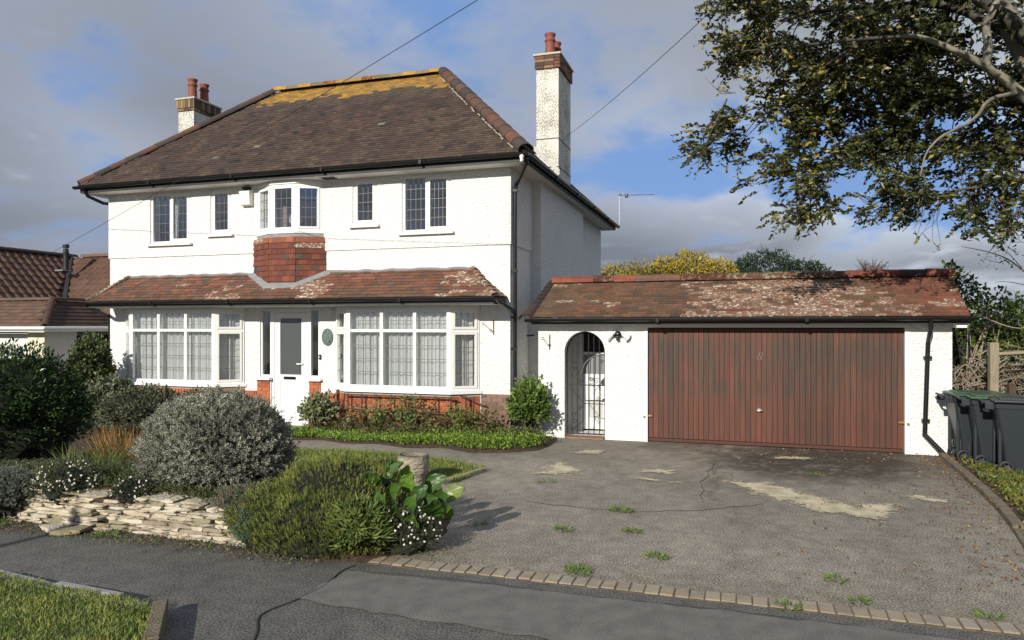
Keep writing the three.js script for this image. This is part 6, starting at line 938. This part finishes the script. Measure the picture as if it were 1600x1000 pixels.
  const near = (p) => { let b = null, bd = 1e9; for (const c of limbs) for (let k = 2; k <= 10; k++) { const q = c.getPointAt(k / 10), d = q.distanceTo(p); if (d < bd) { bd = d; b = q; } } return b; };
  const spray = (base, dir, len, nl, s0, warm) => { // one twig with alternate leaves
    const mid = base.clone().addScaledVector(dir, len * 0.5).add(V(0, 0.03 * len, 0)), end = base.clone().addScaledVector(dir, len).add(V(0, -0.12 * len, 0)); Tw.push(taper([base, mid, end], 0.005, 0.0016, 5, 3));
    const side = V(-dir.z, 0.1, dir.x).normalize();
    for (let k = 0; k < nl; k++) { const q = (k + 0.6) / nl, p = q < 0.5 ? base.clone().lerp(mid, q * 2) : mid.clone().lerp(end, q * 2 - 1), sg = k % 2 ? 1 : -1; const d = dir.clone().multiplyScalar(0.7).addScaledVector(side, sg * 0.8).addScaledVector(rdir(), 0.45).normalize(); items.push({ p, d, s: rr(s0[0], s0[1]), c: rnd() < warm ? mixc([0.13, 0.115, 0.022], [0.34, 0.28, 0.06], rnd(), rr(0.8, 1.2)) : mixc([0.016, 0.025, 0.007], [0.08, 0.094, 0.022], rnd(), rr(0.75, 1.2)) }); }
  };
  for (const [x, y, w, h, share0, z] of CL) {
      const share = share0 * (y > 240 && x > 1440 ? 0.7 : 1);
    const c = at(x + (x < 1300 ? 20 : 6), y - 12, z), sx = w * 0.0108, sy = h * 0.0108, root = near(c), m = Math.ceil(5 + share * 5);
    for (let b = 0; b < m; b++) {
      const e = c.clone().add(V(rr(-1, 1) * sx * 0.85, rr(-1, 1) * sy * 0.85, rr(-0.55, 0.55))), st = c.clone().addScaledVector(root.clone().sub(c).clampLength(0, 0.75), rr(0.5, 1)); if (b < 5) Tw.push(taper([st, st.clone().lerp(e, 0.5).add(V(rr(-0.1, 0.1), rr(0, 0.14), rr(-0.1, 0.1))), e], 0.014, 0.004, 9, 4));
      const base = V(e.x - root.x, (e.y - root.y) * 0.5, e.z - root.z).normalize();
      const ns = Math.ceil(5.2 * share + 3);
      for (let k = 0; k < ns; k++) { const dir = base.clone().multiplyScalar(0.55).add(V(-0.3, -0.12, 0.1)).addScaledVector(rdir(), 0.75).normalize(), p0 = e.clone().add(V(rr(-1, 1) * 0.15, rr(-0.6, 0.6) * 0.14, rr(-1, 1) * 0.22)); spray(p0, dir, rr(0.18, 0.38), Math.ceil(rr(8, 14)), [0.068, 0.112], x < 1340 && y < 120 ? 0.34 : x < 1260 ? 0.24 : 0.1); }
    }
  }
  // bare hanging twigs below the crown
  for (const [x, y, dx, dy, z] of [[1380, 320, -30, 25, -12.2], [1440, 280, 5, 90, -12], [1470, 300, -20, 70, -12.1], [1560, 330, 30, 60, -12], [1500, 260, 25, 50, -12.2], [1330, 300, 40, 30, -12.1], [1120, 230, -30, 20, -12], [1140, 145, -30, -10, -12.1], [1520, 300, -15, 45, -12.2], [1590, 310, 5, 40, -12]]) for (let i = 0; i < 4; i++) { const a = at(x + rr(-10, 10), y, z), b = at(x + dx * 0.5 + rr(-12, 12), y + dy * 0.6 + rr(-8, 8), z), e = at(x + dx + rr(-25, 25), y + dy + rr(-15, 15), z); Tw.push(taper([a, b, e], 0.007, 0.002, 9, 4)); if (rnd() < 0.7) spray(e, V(rr(-0.6, 0.6), -0.6, 0.2).normalize(), 0.15, 4, [0.05, 0.08], 0.2); }
  // the crown goes on above and towards the road
  for (let i = 0; i < 9500; i++) { const d = rdir(), r = Math.cbrt(rr(0.25, 1)), p = V(4.2 + d.x * 4.9 * r, 8.3 + d.y * 2.6 * r, -10.2 + d.z * 3.9 * r); const lo = 5.9 + 0.18 * Math.max(0, p.z + 12); if (p.y < lo) continue; items.push({ p, d: V(d.x, rr(-0.4, 0.4), d.z).addScaledVector(rdir(), 0.7).normalize(), s: rr(0.12, 0.19), c: mixc([0.03, 0.045, 0.012], [0.1, 0.1, 0.025], rnd()) }); }
  for (const [x, y, z] of [[2, 8, -9], [6.5, 8.5, -9.5], [4, 10, -11], [1, 7.6, -11.5], [7, 8, -12.5], [3, 8, -7.5]]) L.push(taper([V(4.5, 5.2, -11.7), V((4.5 + x) / 2, (5.5 + y) / 2 + 0.4, (z - 11.7) / 2), V(x, y, z)], 0.13, 0.03, 16, 7));
  L.forEach((g, i) => part(t, 'limb', g, i < 3 ? MAT.bark : barkDark));
  part(t, 'twigs', Tw, MAT.twig).userData.kind = 'stuff';
  const lm = leafGeo(1, 0.56, 0.14, 0.12); scatter(t, 'crown', lm, phys([1, 1, 1], { transmission: 0.1, roughness: 0.4, thickness: 0 }), items);
}
{ // thin bare branches reaching in from the side
  const t = thing('bare_tree', 'thin bare branches reaching out over the ivy at the picture edge', 'tree', [0, 0, 0]), B = [];
  part(t, 'trunk', taper([V(6.6, 0, -14), V(6.5, 1.6, -14), V(6.2, 3.0, -14)], 0.08, 0.04, 12, 7), MAT.twig);
  B.push(taper([V(6.2, 3.0, -14), at(1640, 450, -14), at(1600, 424, -14), at(1575, 405, -14), at(1545, 394, -14), at(1502, 385, -14)], 0.03, 0.004, 24, 5)); B.push(taper([at(1600, 424, -14), at(1580, 400, -14), at(1552, 378, -13.9)], 0.008, 0.003, 8, 4), taper([at(1575, 405, -14), at(1560, 410, -14), at(1535, 402, -14)], 0.006, 0.002, 8, 4), taper([at(1640, 460, -14), at(1600, 445, -14), at(1570, 440, -14), at(1555, 441, -14)], 0.012, 0.003, 10, 4), taper([at(1545, 394, -14), at(1552, 385, -14), at(1553, 376, -14)], 0.005, 0.002, 6, 4));
  for (const g of B) part(t, 'branch', g, MAT.twig);
  scatter(t, 'leaf', LF.small, MAT.leafMatt, Array.from({ length: 40 }, () => ({ p: at(rr(1530, 1600), rr(385, 420), -14), d: rdir(), s: rr(0.04, 0.07), c: [0.07, 0.07, 0.03] })));
}
// ================================================================ trees beyond
function farTree(o) {
  const t = thing(o.name, o.label, 'tree', o.pos), items = [], S = [taper([V(0, 0, 0), V(0.05, o.h * 0.3, 0), V(-0.05, o.h * 0.6, 0)], o.h * 0.03, o.h * 0.012, 10, 7)], W = [];
  for (const [x, y, z, a, b, c] of o.lobes) { const sd = rnd() * 30; for (let i = 0; i < o.n * a * b; i++) { const d = rdir(), r = (1 + 0.35 * fbm(d.x * 3 + sd, d.y * 3, d.z * 3, 3)) * (1 - 0.45 * rnd() ** 2); const p = V(x + d.x * a * r, y + d.y * b * r, z + d.z * c * r); items.push({ p, d: d.clone().multiplyScalar(0.6).add(V(0, o.up ?? 0.3, 0)).addScaledVector(rdir(), 0.9).normalize(), s: rr(o.size[0], o.size[1]), c: mixc(o.colors[0], o.colors[1], rnd(), rr(0.7, 1.25) * (1 + 0.25 * n3(p.x * 1.3, p.y * 1.3, p.z * 1.3))) }); } for (let i = 0; i < (o.wands ?? 4); i++) W.push(taper([V(x * 0.4, o.h * 0.35, z * 0.4), V(x + rr(-0.3, 0.3) * a, y, z), V(x + rr(-0.8, 0.8) * a, y + b * rr(0.9, 1.45), z + rr(-0.5, 0.5) * c)], o.h * 0.008, o.h * 0.0014, 8, 4)); }
  part(t, 'trunk', S, MAT.twig); part(t, 'branch', W, o.wandMat ?? MAT.twig); scatter(t, 'crown', o.leaf ?? LF.small, MAT.leafMatt, items); return t;
}
const gold = [[0.2, 0.16, 0.02], [0.42, 0.31, 0.035]];
farTree({ name: 'golden_tree', label: 'golden yellow autumn tree, the taller one next to the dark tree', pos: [-2.1, 0.45, -30], h: 4.6, lobes: [[0, 3.5, 0, 1.1, 1.05, 0.9], [1.1, 3.4, 0, 0.9, 0.85, 0.8], [-0.9, 3.3, 0.3, 0.9, 0.95, 0.8]], n: 2700, size: [0.12, 0.2], colors: gold, wands: 7, wandMat: MAT.twigPale });
farTree({ name: 'golden_bush', label: 'greenish yellow autumn bush showing beside the house corner', pos: [-4.7, 0.55, -29], h: 4.0, lobes: [[0, 3.1, 0, 1.1, 0.85, 0.8], [-1.1, 2.9, 0.2, 0.9, 0.9, 0.7], [0.9, 3.0, 0.2, 0.9, 0.95, 0.8]], n: 2200, size: [0.11, 0.19], colors: [[0.12, 0.12, 0.02], [0.34, 0.27, 0.035]], wands: 9, wandMat: MAT.twigPale });
farTree({ name: 'dark_pine', label: 'dark green rounded tree standing beyond the garage roof', pos: [1.6, 0, -40], h: 6, lobes: [[-0.4, 4.9, 0, 1.6, 1.05, 1], [1.0, 4.6, 0, 1.2, 0.8, 1], [-1.5, 4.6, 0, 0.9, 0.9, 0.8], [2.1, 4.5, 0, 0.8, 0.5, 0.7], [1.9, 5.1, 0, 0.4, 0.25, 0.3]], n: 1500, size: [0.13, 0.24], colors: [[0.012, 0.025, 0.012], [0.035, 0.06, 0.028]], wands: 3 });
farTree({ name: 'russet_bush', label: 'small twiggy russet treetop showing above the garage ridge', pos: [5.4, 0, -35], h: 4.6, lobes: [[0, 4.1, 0, 0.85, 0.65, 0.7]], n: 900, size: [0.08, 0.15], colors: [[0.07, 0.05, 0.03], [0.13, 0.09, 0.06]], wands: 60 });
farTree({ name: 'olive_tree', label: 'pale olive tree beyond the palings at the picture edge', pos: [8.0, 0, -24], h: 3.2, lobes: [[0, 2.0, 0, 0.9, 1.05, 0.8], [0.8, 2.2, 0.2, 1, 1.1, 0.8], [-0.3, 1.2, 0.3, 0.8, 0.9, 0.6], [1.6, 1.6, 0, 1, 1.2, 0.8]], n: 1500, size: [0.07, 0.13], colors: [[0.07, 0.075, 0.03], [0.17, 0.16, 0.07]], wands: 8, leaf: LF.narrow });
farTree({ name: 'dark_hedge_tree', label: 'dark shaded evergreen between the ivy and the olive tree', pos: [6.0, 0, -19.5], h: 2.4, lobes: [[0, 1.3, 0, 0.8, 0.9, 0.5], [1.3, 1.1, 0, 0.9, 1.0, 0.5], [-0.9, 1.2, 0.3, 0.7, 0.8, 0.5]], n: 1700, size: [0.07, 0.12], colors: [[0.012, 0.02, 0.008], [0.05, 0.07, 0.02]], wands: 5 });

// ================================================================ neighbour's bungalow
{
  const b = thing('neighbour_bungalow', 'low white bungalow next door with brown interlocking tiled roofs', 'bungalow'), up = V(0, 1, 0);
  const white = std([0.72, 0.71, 0.68], { map: T.stuccoCol }), cream = std([0.72, 0.66, 0.5], { map: T.stuccoCol });
  part(b, 'wall', [bx(-27, -15.4, 0, 2.0, -24, -18.45), bx(-27, -21.9, 0, 2.0, -18.44, -17.0), bx(-27, -19.35, 0, 2.0, -16.99, -15.95)], white);
  part(b, 'corner_pier', [bx(-19.95, -19.3, 0, 1.98, -15.949, -15.88)], cream);
  // roofs: wing across (faces the road) and wing running back
  const eB = V(-23, 2.02, -18.05), eB1 = V(-15.2, 2.02, -18.05), rB = V(-23.9, 4.62, -21.0), rB1 = V(-15.2, 4.62, -21.0);
  part(b, 'roof_underlay', [poly3(V(-26, 2.0, -18.05), eB1, rB1, V(-26, 4.6, -21)), poly3(rB, rB1, V(-15.2, 2, -24), V(-26, 2, -24)), poly3(V(-21.35, 2.02, -15.9), V(-21.35, 2.02, -18.3), V(-24.2, 4.66, -21.4), V(-24.2, 4.66, -15.9)), poly3(V(-18.9, 2.03, -15.55), V(-18.9, 2.03, -17.9), V(-19.75, 2.82, -17.9), V(-19.75, 2.82, -16.5)), poly3(V(-27, 2.03, -15.55), V(-18.9, 2.03, -15.55), V(-19.75, 2.82, -16.5), V(-27, 2.82, -16.5))], MAT.under);
  // interlocking roll tiles in courses
  const rollTiles = (O, U, Vd, N, len, wid, left, right, c, pitch = 0.3, gauge = 0.32, roll = 0.05, flat = false) => {
    const rows = Math.ceil(len / gauge), out = [];
    for (let r = 0; r < rows; r++) for (let x = 0; x < wid; x += pitch) {
      const v0 = r * gauge, v1 = Math.min(len, v0 + gauge + 0.03); if (x + pitch * 0.5 < left(v0) || x + pitch * 0.5 > right(v0)) continue;
      const K = flat ? 1 : 6, k = rr(0.75, 1.2), col = c.map((q) => q * k), pos = [], P = (u, v, h) => O.clone().addScaledVector(U, u).addScaledVector(Vd, v).addScaledVector(N, h), hh = (i) => (flat ? 0 : i < 2 ? roll * (i === 0 ? 0.1 : 0.9) : i === 2 ? roll : i === 3 ? roll * 0.45 : 0.0);
      for (let i = 0; i < K; i++) { const a = x + (i / K) * pitch, d = x + ((i + 1) / K) * pitch, A = P(a, v0, 0.03 + hh(i)), B2 = P(d, v0, 0.03 + hh(i + 1)), D = P(a, v1, 0.006 + hh(i)), E = P(d, v1, 0.006 + hh(i + 1)), a0 = P(a, v0, 0), b0 = P(d, v0, 0); for (const q of [A, B2, E, A, E, D, a0, b0, B2, a0, B2, A]) pos.push(q.x, q.y, q.z); }
      out.push({ pos, uv: Array.from({ length: (pos.length / 3) * 2 }, () => rnd()), col });
    }
    return out;
  };
  const vB = rB.clone().sub(V(-23.9, 2.02, -18.05)), lB = vB.length(); vB.normalize(); const nB = V(1, 0, 0).cross(vB).normalize();
  const courses = (name, list, k) => layTiles(b, name, list, () => false);
  courses('roof_tile', rollTiles(V(-26, 2.02, -18.05), V(1, 0, 0), vB, nB, lB, 10.8, (v) => 3.2 - v * 0.62, () => 10.8, [0.17, 0.09, 0.055]));
  const uA = V(0, 0, -1), vA = V(-24.2 + 21.35, 2.64, 0), lA = vA.length(); vA.normalize(); const nA = uA.clone().cross(vA).normalize();
  courses('roof_tile', rollTiles(V(-21.35, 2.02, -15.9), uA, vA, nA, lA, 6.0, () => -0.2, (v) => 2.2 + v * 0.78, [0.14, 0.075, 0.048]));
  const vP = V(0, 0.79, -0.95), lP = vP.length(); vP.normalize();
  courses('porch_tile', rollTiles(V(-26.9, 2.03, -15.55), V(1, 0, 0), vP, V(1, 0, 0).cross(vP).normalize(), lP, 8.0, () => 0, (v) => 8.0 - v * 0.68, [0.17, 0.1, 0.065], 0.2, 0.16, 0, true));
  const vQ = V(-0.85, 0.79, 0), lQ = vQ.length(); vQ.normalize();
  courses('porch_tile', rollTiles(V(-18.9, 2.03, -15.55), uA, vQ, uA.clone().cross(vQ).normalize(), lQ, 2.4, (v) => v * 0.82, () => 2.4, [0.09, 0.052, 0.036], 0.3, 0.16, 0, true));
  capRow(b, 'ridge_tile', V(-23.6, 4.66, -21), V(-15.2, 4.66, -21), 18, 0.13, up, () => [0.2 * rr(0.8, 1.1), 0.13, 0.08]);
  capRow(b, 'ridge_tile', V(-24.2, 4.69, -15.9), V(-24.2, 4.69, -21.2), 12, 0.13, up, () => [0.07, 0.045, 0.035]);
  capRow(b, 'hip_tile', V(-18.9, 2.06, -15.55), V(-19.75, 2.86, -16.5), 4, 0.1, up, () => [0.1, 0.055, 0.04]); capRow(b, 'hip_tile', V(-19.75, 2.86, -16.5), V(-19.75, 2.86, -17.9), 4, 0.1, up, () => [0.08, 0.05, 0.04]); capRow(b, 'ridge_tile', V(-26.9, 2.86, -16.5), V(-19.75, 2.86, -16.5), 16, 0.09, up, () => [0.17 * rr(0.8, 1.1), 0.11, 0.07]);
  part(b, 'valley', [poly3(V(-21.3, 2.1, -18.0), V(-21.1, 2.1, -18.0), V(-24.1, 4.76, -21), V(-24.3, 4.76, -21))], MAT.blackMatt);
  part(b, 'fascia', [bx(-27, -18.85, 1.9, 2.03, -15.53, -15.5), bx(-18.88, -18.85, 1.9, 2.03, -17.9, -15.531), bx(-21, -15.2, 1.9, 2.03, -18.03, -18.0)], MAT.upvc);
  part(b, 'gutter', [pipe([V(-27, 2.0, -15.45), V(-18.8, 2.0, -15.45), V(-18.8, 2.0, -17.85)], 0.05), pipe([V(-21, 2.0, -17.95), V(-15.2, 2.0, -17.95)], 0.05)], MAT.upvc);
  const flue = sub(b, 'flue'); const fp = at(103, 418, -19.8); part(flue, 'pipe', new THREE.CylinderGeometry(0.085, 0.09, 0.85, 14).translate(fp.x, fp.y + 0.25, fp.z), MAT.blackMatt); part(flue, 'cowl', [new THREE.CylinderGeometry(0.11, 0.1, 0.09, 14).translate(fp.x, fp.y + 0.5, fp.z), new THREE.CylinderGeometry(0.105, 0.105, 0.12, 14).translate(fp.x, fp.y + 0.76, fp.z)], MAT.blackMatt); part(flue, 'flashing', [bxc(0.36, 0.04, 0.4, fp.x, fp.y - 0.12, fp.z + 0.1)], MAT.leadFlash);
  const win = (x0, x1, y0, y1, z, split) => { const g = sub(b, 'window'), f = [bx(x0 - 0.06, x0, y0, y1, z, z + 0.06), bx(x1, x1 + 0.06, y0, y1, z, z + 0.06), bx(x0 - 0.06, x1 + 0.06, y1, y1 + 0.06, z, z + 0.06), bx(x0 - 0.1, x1 + 0.1, y0 - 0.07, y0, z, z + 0.1)]; if (split) f.push(bx(x0, x1, split, split + 0.06, z, z + 0.05)); part(g, 'frame', f, MAT.upvc); part(g, 'pane', [bx(x0, x1, y0, y1, z + 0.001, z + 0.02)], phys([0.03, 0.035, 0.04], { roughness: 0.08 })); };
  win(-21.05, -20.7, 0.72, 1.75, -18.44, 1.25); win(-19.3, -17.6, 1.0, 1.75, -18.44);
  part(b, 'air_brick', [bx(-20.0, -19.65, 1.6, 1.78, -18.449, -18.42)], std([0.12, 0.03, 0.02]));
}
{ const t = thing('gate_post', 'pale concrete gate post between the dark bush and the house', 'post', [-16.05, 0, -14.0]); part(t, 'shaft', uvBox(rbx(0.11, 1.36, 0.11, 0.015, 0, 0.68, 0)), std([0.5, 0.48, 0.42], { map: T.grain })); part(t, 'cap', uvBox(rbx(0.14, 0.05, 0.14, 0.015, 0, 1.38, 0)), std([0.5, 0.48, 0.42], { map: T.grain })); }
{ const t = thing('side_gate', 'dark boarded garden gate hung on the concrete post', 'gate', [-16.75, 0, -14.05]); for (let i = 0; i < 8; i++) part(t, 'board', [bxc(0.13, 0.98, 0.02, -0.5 + i * 0.142, 0.52, 0)], MAT.timberDark); for (const y of [0.25, 0.8]) part(t, 'rail', [bxc(1.15, 0.08, 0.03, 0, y, -0.027)], MAT.timberDark); }
// ================================================================ wires and street lamp
{
  const wire = (label, a, b, sag, r) => { const pts = Array.from({ length: 15 }, (_, i) => { const q = i / 14, p = a.clone().lerp(b, q); p.y -= sag * 4 * q * (1 - q); return p; }); lone('overhead_wire', new THREE.TubeGeometry(new THREE.CatmullRomCurve3(pts), 60, r, 5), MAT.blackMatt, label, 'wire', 'overhead telephone wires'); };
  const p1 = at(700, 0, -8), p0 = V(-23.5, 3.3, -17.2), d = p1.clone().sub(p0); wire('overhead wire crossing in front of the main roof to the bungalow', p0, p0.clone().addScaledVector(d, 1.45), 0.25, 0.0048);
  const q0 = V(-3.98, 6.5, -16.6), q1 = at(1100, 5, -9); wire('overhead wire running down to the tall chimney beside the tree', q0, q0.clone().addScaledVector(q1.clone().sub(q0), 1.7), 0.18, 0.0048);
}
{ const t = thing('street_lamp', 'slender street lamp column on the verge, seen only by its long shadow', 'street lamp', [-8.15, 0, 2.6]); part(t, 'column', taper([V(0, 0, 0), V(0, 2, 0), V(0, 3.75, 0)], 0.085, 0.05, 12, 10), MAT.concreteGrey); part(t, 'lamp_head', uvBox(rbx(0.16, 0.2, 0.16, 0.04, 0, 3.85, 0)), MAT.concreteGrey); }

renderer.render(scene, camera);
